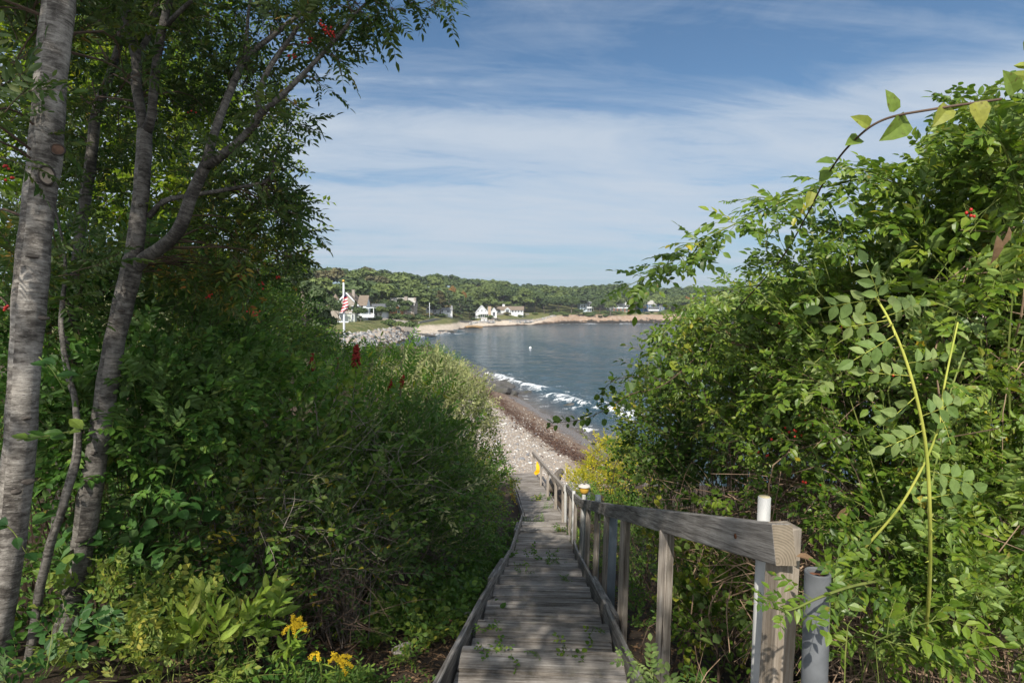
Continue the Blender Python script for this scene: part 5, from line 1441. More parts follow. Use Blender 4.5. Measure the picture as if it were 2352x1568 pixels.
arching('rose_cane', 'thin rose shoot with a bare pointed tip in front of the pale cloud', 'shoot', [(2100, 640, 3.3), (1960, 560, 3.1), (1850, 510, 3.0), (1760, 455, 2.95), (1668, 466, 2.9)], L_ROSE, S_LEAFLET, 14, 131, size=.75)
arching('bittersweet_shoot', 'dark bittersweet branch arching out above the breaking waves', 'shoot', [(1620, 800, 5.0), (1530, 880, 4.4), (1450, 905, 4.2), (1400, 935, 4.1), (1340, 962, 4.0), (1262, 972, 4.0)], L_BITTER, S_ONE, 30, 127, tw=T_BROWN, r0=.005, size=1.1, sag=.1)
arching('bittersweet_shoot', 'shorter bittersweet branch arching above the one over the waves', 'shoot', [(1600, 900, 5.0), (1520, 872, 4.5), (1440, 866, 4.3), (1395, 885, 4.2), (1378, 925, 4.2)], L_BITTER, S_ONE, 20, 128, tw=T_BROWN, r0=.004, size=1.1)
arching('bittersweet_shoot', 'small twiggy bittersweet shoot over the wet sand beside the yellow shrub', 'shoot', [(1400, 1060, 9.0), (1350, 1010, 9.0), (1335, 975, 9.0), (1345, 955, 9.0)], L_OLIVE, S_ONE, 14, 129, tw=T_BROWN, r0=.004, size=1.1)
arching('rose_cane', 'leafy rose sprig crossing in front of the thick grey pipe', 'shoot', [(2040, 1330, 1.95), (1960, 1345, 1.7), (1880, 1372, 1.55), (1815, 1400, 1.48), (1770, 1395, 1.45)], L_ROSE, S_LEAFLET, 9, 132, size=.8)
arching('rose_cane', 'pale leafy rose sprig low between the newel post and the lowest visible step', 'shoot', [(1560, 1640, 2.6), (1520, 1575, 2.5), (1480, 1530, 2.45), (1440, 1520, 2.4)], L_ROSE2, S_LEAFLET, 9, 133, size=.95)
# the branch with the few large spotted leaves
SPB = empty('leafy_branch', P(1700, 705, 3.4), 'thin dark branch with a few large spotted pale green leaves against the clouds', 'branch')
c = catmull([P(*q) for q in [(1690, 712, 3.4), (1790, 600, 3.0), (1850, 500, 2.7), (1905, 395, 2.4), (1960, 325, 2.2), (2030, 275, 2.1), (2150, 250, 2.05), (2300, 228, 2.0)]], 60)
mb = MB(); tube(mb, c, np.linspace(.0035, .0045, 60), 6); mb.build('stem', T_BROWN, SPB)
def big_leaf(T_parent, base, tipdir, L, W, seed, up=(0, -1, .3)):
    mbl = MB(); rg = np.random.default_rng(seed); v, t = leaf_geo(L, W, 'heart', 2, .25, .3)
    scatter(mbl, [Tmpl().add(v, t).done()], np.array([base]), np.array([tipdir]), np.asarray(up, float) + rg.normal(size=3) * .2, np.array([1.0]), np.array([.35 + .35 * rg.random()]), rg)
    return mbl.build('leaf', L_SPOT, T_parent)
for k, (px, py, d, dx, dz, L, W) in enumerate([(2053, 258, 2.1, -.35, .9, .085, .055), (1998, 290, 2.15, -.9, .45, .08, .05), (2085, 275, 2.1, -.75, -.6, .125, .085), (1975, 318, 2.2, -.55, -.2, .07, .055), (1915, 372, 2.35, -1, .1, .075, .045), (1905, 385, 2.4, -.55, -.8, .085, .05), (1865, 440, 2.6, -.3, -.9, .08, .05),
                                              (2180, 245, 2.05, -.6, -.7, .09, .065), (2240, 235, 2.0, .2, -.9, .09, .07), (1845, 470, 2.65, -1, .1, .07, .05), (1815, 540, 2.85, -.3, -.9, .07, .05), (2330, 215, 2.0, -.4, .5, .09, .06)]):
    big_leaf(SPB, P(px, py, d), (dx, -.25, dz), L, W, 200 + k)

# the stout yellow-green cane
CAN = empty('rose_cane', P(2135, 1250, 1.62), 'stout thorny yellow-green rose cane with pale leaflets standing in front of the bush', 'shoot')
c = catmull([P(*q) for q in [(2120, 1520, 2.1), (2134, 1360, 1.8), (2136, 1190, 1.62), (2128, 1040, 1.58), (2108, 925, 1.55), (2078, 820, 1.55), (2042, 735, 1.56), (2010, 680, 1.6)]], 50)
mb = MB(); tube(mb, c, np.linspace(.0058, .0028, 50), 10, wob=.04); 
rg = np.random.default_rng(5)
for k in range(16):
    i = rg.integers(3, 46); d = norm(rg.normal(size=3) * (1, .5, .2)); v, t = stick(c[i] + d * .005, c[i] + d * .016 - (0, 0, .003), .0026, .0003); mb.add(v, t)
mb.build('stem', T_CANE, CAN)
mb = MB()
T_P = reps(4, lambda r: (lambda T: (pinnate(T, r, np.zeros(3), np.array((0, 1, 0)), np.array((0, 0, 1.0)), .11, 3, .043, .026, 'ovate', 2, .25), T.done())[1])(Tmpl()), 31)
lv = [(.98, -1, -.1), (.93, 1, .25), (.86, -1, -.25), (.88, 1, .3), (.66, -1, .05), (.70, 1, .1), (.50, -1, -.35), (.40, 1, -.25), (.55, 1, .3), (.33, 1, .3), (.95, -.3, .8), (.80, -.9, -.5), (.60, -.6, -.7)]
q = np.array([c[int(f * 49)] for f, *_ in lv]); dd_ = np.array([(sx, -.2 + rg.normal() * .25, sz) for _, sx, sz in lv])
scatter(mb, T_P, q, dd_, np.array((0, -1.0, .35)) + rg.normal(size=(len(q), 3)) * .35, .95 + .3 * rg.random(len(q)), .3 + .5 * rg.random(len(q)), rg)
mb.build('leaves', [L_ROSE2, T_CANE], CAN)
C2 = empty('rose_cane', P(2060, 1150, 2.1), 'thinner green rose cane slanting up behind the stout thorny one', 'shoot')
c = catmull([P(*q) for q in [(1985, 1260, 2.2), (2075, 1150, 2.1), (2150, 1000, 2.05), (2170, 880, 2.05), (2200, 740, 2.1)]], 30)
mb = MB(); tube(mb, c, np.linspace(.005, .003, 30), 8); mb.build('stem', T_CANE, C2)
mb = MB(); q = c[[6, 12, 17, 22, 27]]; dd_ = rg.normal(size=(5, 3)) + (0, -.3, .2)
scatter(mb, T_P, q, dd_, np.array((0, -.8, .6)), np.full(5, .9), rg.random(5), rg); mb.build('leaves', [L_ROSE, T_CANE], C2)

# rose hips: small clusters, each hanging on the bushes
mbh = None
for k, (px, py, d, n) in enumerate([(1805, 745, 3.6, 5), (1815, 760, 3.6, 4), (1915, 755, 3.3, 5), (1860, 770, 3.6, 3), (1740, 795, 4.2, 3), (1840, 955, 3.0, 5), (1870, 970, 3.0, 3), (1800, 1000, 3.0, 6), (1830, 990, 3.0, 4), (1870, 1105, 2.9, 3), (2225, 492, 2.4, 4), (1890, 870, 3.1, 2), (2040, 870, 2.6, 2), (1765, 1045, 3.1, 3)]):
    e = empty('rose_hips', P(px, py, d), 'small cluster of glossy red rose hips on a thin stalk in the rose bush', 'berries', 'red rose hip clusters')
    rg = np.random.default_rng(300 + k); v, t = ico_arrays(2)
    o_ = P(px, py, d); st = MB(); tip0 = o_ + (0, .03, .05)
    for j in range(n):
        off = rg.normal(size=3) * (.024, .012, .016)
        m_ = MB(); m_.add(v * .0062 * np.array((1, 1, 1.2)) * (.85 + .3 * rg.random()) + o_ + off, t, smooth=True); m_.build('hip', M_BERRY, e)
        a_, b_ = stick(tip0, o_ + off + (0, 0, .006), .0009, .0007); st.add(a_, b_)
    st.build('stalk', T_GREEN, e)

# dead leaves on the ground and caught in the twigs
def single_leaf(label, px, py, d, L, W, dirv, up, lm=None, name='dead_leaf', group=None):
    v, t = leaf_geo(L, W, 'ovate', 2, .35, .55); mbl = MB(); rg = np.random.default_rng(int(px + py))
    scatter(mbl, [Tmpl().add(v, t).done()], np.array([P(px, py, d)]), np.array([dirv], float), np.asarray(up, float), np.array([1.0]), np.array([.6]), rg, (.5, .7))
    return tag(mbl.build(name, lm or L_DEAD), label, 'leaf', group)
single_leaf('curled tan dead leaf stuck beside the square handrail end', 1828, 1277, 1.95, .085, .03, (1, 0, -.05), (0, -.5, 1))
single_leaf('curled brown dead leaf hanging in the rose bush behind the white pipe', 1920, 1190, 2.6, .09, .035, (.8, 0, .6), (0, -1, .4))
single_leaf('withered brown leaf hanging high in the rose bush', 2290, 540, 2.0, .10, .035, (.1, 0, -1), (0, -1, .1))
single_leaf('second withered leaf hanging close to another high in the rose bush', 2318, 520, 2.05, .09, .03, (-.15, 0, -1), (.3, -1, .1))
# ------------------------------------------------------------------ ground cover, litter and weeds beside and on the stairs
def cover(label, n, seed, tm, lm, region, size=1.0, up=.7, name='ground_cover'):
    rg = np.random.default_rng(seed); mb = MB(); P_ = []
    while sum(len(p) for p in P_) < n:
        d = rg.uniform(region[0], region[1], n); u = region[2](d) + (region[3](d) - region[2](d)) * rg.random(n)
        x = pathx(d) + u
        k = vnoise(np.stack([x, d], 1), seed, 2.2, 3) > region[4]
        P_.append(np.stack([x, d, ground_z(x, d) + .03 + .10 * rg.random(n)], 1)[k])
    p = np.concatenate(P_)[:n]
    dr = norm(rg.normal(size=p.shape) * (1, 1, .3) + (0, 0, up))
    p = p[clear(p, .02)]; dr = dr[:len(p)]
    scatter(mb, tm, p, dr, np.array((0, -.2, 1.0)) + rg.normal(size=p.shape) * .25, size * (.7 + .6 * rg.random(len(p))), np.clip(.5 + .4 * vnoise(p, seed, 2, 2) + .15 * rg.normal(size=len(p)), 0, 1), rg)
    return tag(mb.build(name, [lm, T_GREEN]), label, kind='stuff')
cover('leafy ground cover along the left stringer', 420, 401, S_CLEMATIS, L_WEED, (5.0, 15.5, lambda d: np.full_like(d, -1.7), lambda d: np.full_like(d, -.72), -.35), 1.2)
cover('leafy ground cover by the first steps', 260, 402, S_WEED, L_WEED, (3.4, 5.4, lambda d: np.full_like(d, -1.6), lambda d: np.full_like(d, -.75), .0), .9)
cover('ground cover under the handrail', 480, 403, S_WEED, L_WEED, (3.4, 15.0, lambda d: railoff(d) + .1, lambda d: np.full_like(d, 2.2), -.3), 1.1)
cover('leafy cover at the foot of the bank', 300, 404, S_DARK0, L_DARK, (3.4, 9, lambda d: np.full_like(d, -3.4), lambda d: np.full_like(d, -1.5), -.1), .8)

cover('leafy cover over the bank behind the rowans', 1300, 405, S_DARK0, L_DARK, (2.5, 14, lambda d: np.full_like(d, -11), lambda d: np.full_like(d, -3.2), -.6), 1.5)

# leaf litter and dead stems on the soil
rg = np.random.default_rng(411)
n = 4200; d = rg.uniform(3.2, 8.0, n); x = pathx(d) + np.where(rg.random(n) < .7, rg.uniform(-2.6, -.7, n), rg.uniform(.8, 2.2, n))
p = np.stack([x, d, ground_z(x, d) + .004 + .02 * rg.random(n)], 1); mb = MB()
v, t = leaf_geo(.05, .022, 'ovate', 1, .3, .4)
scatter(mb, [Tmpl().add(v, t).done()], p, norm(rg.normal(size=(n, 3)) * (1, 1, .15)), np.array((0, 0, 1.0)) + rg.normal(size=(n, 3)) * .3, .5 + .9 * rg.random(n), rg.random(n), rg)
for k in range(420):
    a = p[rg.integers(n)]; dv = norm(rg.normal(size=3) * (1, 1, .08)); L = .12 + .35 * rg.random()
    q = np.array([a, a + dv * L * .5 + (0, 0, .02), a + dv * L]); q[:, 2] = np.maximum(q[:, 2], ground_z(q[:, 0], q[:, 1]) + .004)
    if not clear(q).all(): continue
    tube(mb, q, [.004, .003, .0015], 4, cap=False, smooth=False)
tag(mb.build('leaf_litter', L_DEAD), 'dead leaves and stems on the soil', kind='stuff')

# mossy stones beside the first steps
def stone_mat(name, a, b, moss=.5, sc=6):
    m, nt, out = mat_new(name); pos = geo_pos(nt)
    n1 = noise(nt, pos, sc, 7, .7, .5); n2 = noise(nt, pos, sc * 6, 5, .7)
    c = ramp(nt, [(.3, a), (.7, b)]); nt.links.new(mth(nt, 'ADD', mth(nt, 'MULTIPLY', n1, .6), mth(nt, 'MULTIPLY', n2, .4)), c.inputs[0])
    col = c.outputs[0]
    if moss:
        mr = ramp(nt, [(.5, (0, 0, 0)), (.62, (1, 1, 1))]); nt.links.new(noise(nt, pos, sc * .7, 5, .6), mr.inputs[0])
        col = mixc(nt, col, (.06, .065, .018), mth(nt, 'MULTIPLY', mr.outputs[0], moss))
    pbsdf(nt, out, col, .85, bump(nt, mth(nt, 'ADD', n1, n2), .6, .03), spec=.25); return m
M_STONE = stone_mat('mossy_stone', (.16, .145, .13), (.48, .45, .41), .9)
def rock(name, label, cat, c, size, seed, m, group=None, rz=0, rough=.25, flat=1.0, facets=5, sub=3, mesh=None):
    v, t = rock_arrays(seed, sub, rough, flat, facets)
    mb = MB(); mb.add(v * np.asarray(size, float), t, smooth=False)
    o = bpy.data.objects.new(name, mb.mesh(name, m)); C.objects.link(o)
    o.location = Vector([float(q) for q in c]); o.rotation_euler = (0, 0, rz)
    return tag(o, label, cat, group)
def on_ground(px, py, d0, sink=0.0):
    """march along the sight line to the ground"""
    for d in np.linspace(d0 * .6, d0 * 1.8, 400):
        q = P(px, py, d)
        if q[2] <= ground_z(q[0], q[1]) + .001: break
    q[2] -= sink; return q
rock('stone', 'pale mossy stone half sunk beside the steps below the goldenrod', 'stone', on_ground(925, 1500, 4.2, .03), (.10, .12, .15), 11, M_STONE, rz=.4)
rock('stone', 'flat whitish stone ledge against the step edge above the leaf litter', 'stone', on_ground(1068, 1415, 5.2, .02), (.20, .14, .11), 12, M_STONE, rz=.5)
rock('stone', 'brownish boulder partly hidden by leaves beside the spliced stringer', 'stone', on_ground(1045, 1345, 6.8, .05), (.28, .24, .2), 13, M_STONE, rz=.2)
rock('stone', 'low flat grey stone in the litter beside the mossy one', 'stone', on_ground(985, 1465, 4.6, .02), (.2, .12, .05), 14, M_STONE, rz=.1)

# weeds growing on the steps
def weed(label, px, py, d, tm, lm, n, seed, size=.6, up=.5, name='step_weed', spread=.08):
    q = P(px, py, d); dd = NOSES + list(LOW)
    q[2] = 9.5 - drop(min([v for v in dd if v >= q[1] - .02] or [24.0])) + .005
    e = empty(name, q, label, 'weed', 'weeds growing on the stairs'); rg = np.random.default_rng(seed); mb = MB()
    pp = q + rg.normal(size=(n, 3)) * (spread, spread * .4, 0); dr = norm(rg.normal(size=(n, 3)) * (1.2, .8, .2) + (0, 0, up))
    scatter(mb, tm, pp, dr, np.array((0, -.3, 1.0)), size * (.7 + .5 * rg.random(n)), .3 + .5 * rg.random(n), rg)
    mb.build('foliage', [lm, T_GREEN], e); return e
weed('leafy sprig lying along the bottom step beside a fern frond', 1150, 1508, 4.12, S_CLEMATIS, L_WEED, 6, 501, .62, .25, spread=.07)
weed('small fern frond growing from the bottom step', 1232, 1515, 4.12, reps(2, lambda r: compound_shoot(r, .03, 2, .2, 7, .055, .016, 'lance', 1, .2, 30), 41), L_WEED, 2, 502, .8, .4, spread=.02)
weed('drooping sprig with heart leaves at the handrail end of the bottom step', 1320, 1502, 4.12, S_CLEMATIS, L_BITTER, 5, 503, .62, .3, spread=.07)
weed('sprig creeping up the next step beside the left stringer', 1118, 1425, 4.9, S_CLEMATIS, L_WEED, 5, 504, .5, .3, spread=.05)
weed('wispy green shoot beside the right stringer on the second visible step', 1380, 1445, 4.9, S_WEED, L_WEED, 3, 505, .5, .9, spread=.04)
weed('small tuft on the middle of the grey pale step', 1206, 1305, 8.4, S_WEED, L_WEED, 4, 506, .8, .7, spread=.07)
weed('grassy tuft towards the rail on the grey pale step', 1300, 1324, 7.6, S_WEED, L_WEED, 4, 507, .8, .6, spread=.05)
weed('spreading weeds across the sunlit step', 1240, 1281, 9.55, S_CLEMATIS, L_WEED, 12, 508, .8, .25, spread=.22)
weed('yellowing weed at the rail side where the stairs bend', 1290, 1228, 13.7, S_CLEMATIS, L_HONEY, 10, 509, 1.0, .5, spread=.12)
weed('low weed in the middle of the bend in the stairs', 1232, 1203, 15.6, S_WEED, L_WEED, 8, 510, 1.2, .5, spread=.2)
weed('bushy weed on the lower flight below the bend', 1240, 1163, 18.5, S_CLEMATIS, L_HONEY, 9, 511, 1.2, .5, spread=.15)
weed('weed tuft at the rail edge of the lower flight', 1262, 1180, 17.2, S_WEED, L_WEED, 7, 512, 1.2, .6, spread=.1)
single_leaf('orange fallen leaf on the bottom step among the sprigs', 1252, 1520, 4.05, .05, .035, (.8, .2, .5), (0, -.6, 1), L_VINE, 'fallen_leaf')
single_leaf('broad pale brown fallen leaf beside the orange one', 1272, 1523, 4.05, .10, .05, (.9, .2, .15), (-.2, -.4, 1), L_DEAD, 'fallen_leaf')

# ------------------------------------------------------------------ beach stones
M_PEB = []
for k, (a, b) in enumerate([((.30, .29, .28), (.55, .54, .52)), ((.50, .48, .45), (.78, .76, .72)), ((.14, .145, .155), (.28, .28, .29)), ((.34, .27, .21), (.52, .43, .34))]):
    M_PEB.append(stone_mat('beach_stone', a, b, 0, 12))
rg = np.random.default_rng(601); mb = MB(); vv, tt = ico_arrays(1); vs = [vv * (1 + .3 * vnoise(vv, s, 1.7, 2)[:, None]) for s in range(6)]
cnt = 0
A0 = PZ(1180, 1040, 1.6)
while cnt < 8500:
    x = rg.uniform(-4, 9); d = rg.uniform(24.3, 46) if cnt < 6800 else rg.uniform(40, 62)
    q = .972 * x + .234 * d
    if q > 13.5 or q < 2: continue
    dens = np.exp(-((q - 7.4) / 2.6) ** 2) * (1.15 - (d - 24) / 30) + .12
    if rg.random() > dens: continue
    if vnoise(np.array([[x, d]]), 5, .9, 3)[0] < -.45 and rg.random() < .6: continue
    s = .014 + .042 * rg.random() ** 3.0 + (.03 if rg.random() < .03 else 0)
    mb.add(vs[rg.integers(6)] * s * (1.2, .9, .6) @ np.array(Matrix.Rotation(rg.random() * 6.3, 3, 'Z')) + (x, d, float(ground_z(x, d)) + s * .22), tt, mat=int(rg.choice(4, p=[.36, .16, .27, .21])), smooth=True)
    cnt += 1
tag(mb.build('pebbles', M_PEB), 'pebbles spread over the beach', kind='stuff')
# larger stones one could pick out
base = [rock('beach_stone', 'x', 'stone', (0, 0, 0), (1, .8, .62), 620 + k, M_PEB[(1, 0, 2, 1)[k % 4]], facets=4, sub=2) for k in range(4)]
used = 0; rg = np.random.default_rng(631)
kinds = ['whitish', 'grey', 'dark slate', 'whitish']
for k in range(64):
    while True:
        x = rg.uniform(-3, 7.5); d = rg.uniform(25.3, 42); q = .972 * x + .234 * d
        if 5.2 < q < 10.6 and rg.random() < np.exp(-((q - 7.6) / 2.4) ** 2): break
    j = k % 4; o = base[j] if k < 4 else base[j].copy()
    if k >= 4: C.objects.link(o)
    s = .07 + .10 * rg.random() ** 2
    o.scale = (s, s, s); o.location = (x, d, float(ground_z(x, d)) + s * .25); o.rotation_euler = (0, 0, rg.random() * 6.3)
    tag(o, f'{kinds[j]} cobble lying among pebbles on the beach near the stairs', 'stone', f'{kinds[j]} cobbles on the pebble beach')

# strands of seaweed along the wrack line
M_WEEDB = flat_mat('brown_seaweed', (.085, .045, .028), .6, .6, 20)
pts = np.array([PZ(*q, 1.0)[:2] for q in ((1105, 885), (1150, 925), (1200, 968), (1262, 1008), (1340, 1048), (1450, 1090))]); wl = catmull(np.c_[pts, np.zeros(len(pts))], 200)
mb = MB(); rg = np.random.default_rng(641)
for k in range(1500):
    c = wl[rg.integers(0, 199)] + rg.normal(size=3) * (1.0, 1.0, 0) * (.3 + rg.random())
    c[2] = float(ground_z(c[0], c[1])) + .02
    dv = norm(rg.normal(size=3) * (1, 1, .15)); L = .10 + .2 * rg.random(); w = .02 + .03 * rg.random()
    sd = norm(np.cross(dv, (0, 0, 1))) * w; h = .03 + .05 * rg.random()
    q0, q1, q2 = c - dv * L, c + (0, 0, h), c + dv * L
    mb.add([q0 - sd, q0 + sd, q1 - sd, q1 + sd, q2 - sd * .3, q2 + sd * .3], [(0, 1, 3), (0, 3, 2), (2, 3, 5), (2, 5, 4)])
tag(mb.build('seaweed', M_WEEDB), 'line of brown seaweed along the beach', kind='stuff')

# dark ledge rocks at the water
M_LEDGE = stone_mat('wet_ledge', (.02, .02, .022), (.12, .115, .11), .35, 1.4)
def ledge(label, px, py, size, seed, rz=.3, z=.0):
    q = PZ(px, py, z); o = rock('ledge_rock', label, 'rock', q, size, seed, M_LEDGE, 'dark ledge rocks at the end of the beach', rz, .30, 1, 7, 3)
    o.rotation_euler = (.12, -.1, rz); return o
ledge('largest dark slate ledge rock beside the thicket, half behind its leaves', 1135, 888, (3.0, 1.6, .75), 701, -.3, .3)
ledge('low dark ledge rock just beyond the largest one, by the foam', 1165, 879, (2.0, 1.0, .45), 702, -.5)
ledge('blocky dark ledge rock nearest to the seaweed line', 1150, 900, (1.5, .8, .6), 703, -.2, .4)
ledge('small dark ledge rock below the blocky one at the sand', 1172, 905, (.9, .6, .45), 704, .2, .1)
ledge('flat wet ledge rock in the wash beside the foam', 1205, 902, (1.1, .5, .22), 705, .4)
ledge('dark rock awash in the second breaking wave', 1312, 932, (1.1, .5, .3), 706, -.4)
ledge('small dark rock in the surf past the second wave', 1450, 955, (.8, .4, .28), 707, -.2)
ledge('flat weedy rock lying in the shallow wash', 1330, 986, (.5, .3, .13), 708, -.2)
# gull on the ledge, and a mooring buoy in the bay
def gull(px, py, z):
    q = PZ(px, py, z); q[2] = z
    e = empty('gull', q, 'small white gull standing on the dark ledge', 'bird'); mb = MB(); v, t = ico_arrays(2)
    bv = v * (.24, .11, .12); bv[:, 2] += np.where(bv[:, 0] < 0, .25 * -bv[:, 0], 0)
    mb.add(bv + q + (0, 0, .30), t, smooth=True); tube(mb, catmull([q + (.14, 0, .34), q + (.2, 0, .42), q + (.22, 0, .5)], 6), [.08, .06, .06, .065, .07, .06], 8)
    lathe(mb, q + (.22, 0, .47), [(.0, -.06), (.06, -.03), (.07, .01), (.05, .06), (0, .08)], 10)
    mb.build('body', flat_mat('gull_white', (.8, .8, .78), .7), e)
    mb = MB(); a_, b_ = stick(q + (.28, 0, .49), q + (.38, 0, .46), .02, .005); mb.add(a_, b_); mb.build('beak', flat_mat('beak', (.6, .4, .05)), e)
    mb = MB(); 
    for s in (-.04, .04): a_, b_ = stick(q + (0, s, .22), q + (0, s, -.02), .012, .012); mb.add(a_, b_)
    mb.build('legs', flat_mat('gull_leg', (.5, .3, .2)), e)
gull(1117, 864, 1.15)
def buoy(px, py, label):
    q = PZ(px, py, 0); mb = MB(); lathe(mb, q + (0, 0, -.3), [(0, .1), (.22, .14), (.33, .3), (.28, .48), (.13, .6), (.05, .62), (.05, .72), (0, .73)], 14)
    tag(mb.build('mooring_buoy', flat_mat('buoy_white', (.8, .8, .8), .4)), label, 'buoy')
buoy(1218, 799, 'small white mooring buoy floating in the bay')
# ------------------------------------------------------------------ far trees
FT = [G('far_tree_dark', [(0, (.014, .030, .010)), (.5, (.028, .055, .016)), (1, (.050, .085, .022))], .22, .7, back=1.0, spec=.15),
      G('far_tree_mid', [(0, (.022, .042, .011)), (.5, (.045, .078, .017)), (1, (.075, .115, .024))], .22, .7, back=1.0, spec=.15),
      G('far_tree_light', [(0, (.045, .068, .015)), (.5, (.085, .118, .024)), (1, (.13, .165, .035))], .22, .7, back=1.0, spec=.15),
      G('far_tree_brown', [(0, (.045, .034, .018)), (.5, (.085, .062, .03)), (1, (.14, .09, .04))], .2, .75, back=1.0, spec=.1),
      G('far_pine', [(0, (.010, .022, .012)), (.5, (.022, .042, .018)), (1, (.045, .068, .026))], .15, .7, back=1.0, spec=.15),
      G('far_orange', [(0, (.14, .06, .02)), (1, (.34, .14, .03))], .2, .7, back=1.0, spec=.1)]
M_TRUNK_FAR = flat_mat('far_trunk', (.16, .135, .115), .85, .25, 2)
def clump_leaves(mb, c, r, n, s, rg, shade=None, flat=1.0):
    """n leaf-clump faces over the skin of an ellipsoid lobe"""
    u = norm(rg.normal(size=(n, 3))); u[:, 2] = np.where(u[:, 2] < -.35, -u[:, 2], u[:, 2])
    p = np.asarray(c) + u * np.asarray(r) * (.72 + .36 * rg.random((n, 1)))
    nn = norm(u * .8 + (0, 0, .35) + rg.normal(size=(n, 3)) * .45)
    a = norm(np.cross(nn, rg.normal(size=(n, 3)))); b = np.cross(nn, a)
    sz = s * (.6 + .8 * rg.random((n, 1)))
    q = np.stack([p - a * sz, p + b * sz * .55 + nn * sz * .15, p + a * sz, p - b * sz * .55 + nn * sz * .1], 1).reshape(-1, 3)
    t = (np.array([(0, 1, 2), (0, 2, 3)])[None] + (np.arange(n) * 4)[:, None, None]).reshape(-1, 3)
    va = np.repeat(rg.random(n), 4); vb = np.repeat(np.full(n, rg.random()), 4)
    mb.add(q, t, a=np.stack([va, vb], -1))
def crown_mb(seed, R=5.0, H=7.0, lobes=13, n=60, s=.62, z0=4.0, shape='dome'):
    rg = np.random.default_rng(seed); mb = MB()
    for k in range(lobes):
        th = rg.random() * 6.28; f = rg.random()
        if shape == 'dome':
            rr = R * .72 * math.sqrt(rg.random()); z = z0 + H * (.30 + .55 * (1 - (rr / R) ** 2)) * (.55 + .45 * rg.random())
            r = (R * (.28 + .16 * rg.random()),) * 2 + (R * (.22 + .10 * rg.random()),)
        elif shape == 'pine':
            z = z0 + H * f; rr = R * (1 - .8 * f) * (.35 + .5 * rg.random()); r = (R * (.34 - .16 * f),) * 2 + (R * .15,)
        else:     # spruce
            f = k / lobes; z = z0 + H * f; rr = R * .45 * (1 - f); r = (R * .75 * (1 - .92 * f),) * 2 + (H * .07,)
        clump_leaves(mb, (math.cos(th) * rr, math.sin(th) * rr, z), r, n, s, rg)
    return mb
def trunk_mb(seed, h, r, spread=3.0, forks=4):
    rg = np.random.default_rng(seed); mb = MB()
    tube(mb, catmull([(0, 0, -1), (rg.normal() * .2, 0, h * .5), (rg.normal() * .4, rg.normal() * .4, h)], 8), np.linspace(r, r * .5, 8), 6)
    for k in range(forks):
        th = rg.random() * 6.28
        tube(mb, catmull([(0, 0, h * (.55 + .1 * k)), (math.cos(th) * spread * .5, math.sin(th) * spread * .5, h * .9 + 1), (math.cos(th) * spread, math.sin(th) * spread, h * 1.15 + 1.5)], 6), np.linspace(r * .55, r * .2, 6), 4, cap=False)
    return mb
CR = {}
for sh, nv, kw in (('dome', 5, dict(lobes=26, n=70, s=.42)), ('pine', 3, dict(R=3.6, H=7.5, lobes=24, n=55, s=.40, z0=3.5, shape='pine')), ('spruce', 2, dict(R=2.6, H=8.5, lobes=18, n=60, s=.35, z0=.6, shape='spruce'))):
    for k in range(nv):
        for mi in range(6):
            CR[sh, k, mi] = None
def crown_mesh(sh, k, mi):
    kw = {'dome': dict(lobes=26, n=70, s=.42), 'pine': dict(R=3.6, H=7.5, lobes=24, n=55, s=.40, z0=3.5, shape='pine'), 'spruce': dict(R=2.6, H=8.5, lobes=18, n=60, s=.35, z0=.6, shape='spruce')}[sh]
    if CR.get((sh, k, mi)) is None: CR[sh, k, mi] = crown_mb(900 + k + {'dome': 0, 'pine': 20, 'spruce': 40}[sh], **kw).mesh('crown', FT[mi])
    return CR[sh, k, mi]
TRK = [trunk_mb(950 + k, 5.0, .28).mesh('trunk', M_TRUNK_FAR) for k in range(3)] + [trunk_mb(960, 7.5, .2, 1.2, 2).mesh('trunk', M_TRUNK_FAR)]
def far_tree(label, pos, h, sh='dome', mi=1, k=0, name='broadleaf_tree', wide=1.0, group=None, trunk=None, seed=0):
    """h: overall height in metres"""
    e = empty(name, pos, label, 'tree', group, rz=seed * 1.7 + pos[0])
    nat = {'dome': 10.6, 'pine': 11.6, 'spruce': 9.4}[sh]; s = h / nat
    o = bpy.data.objects.new('crown', crown_mesh(sh, k, mi)); C.objects.link(o); o.parent = e; o.scale = (s * wide, s * wide, s)
    if sh != 'spruce' or True:
        o = bpy.data.objects.new('trunk', TRK[3 if sh != 'dome' else k % 3] if trunk is None else TRK[trunk]); C.objects.link(o); o.parent = e; o.scale = (s, s, s)
    return e

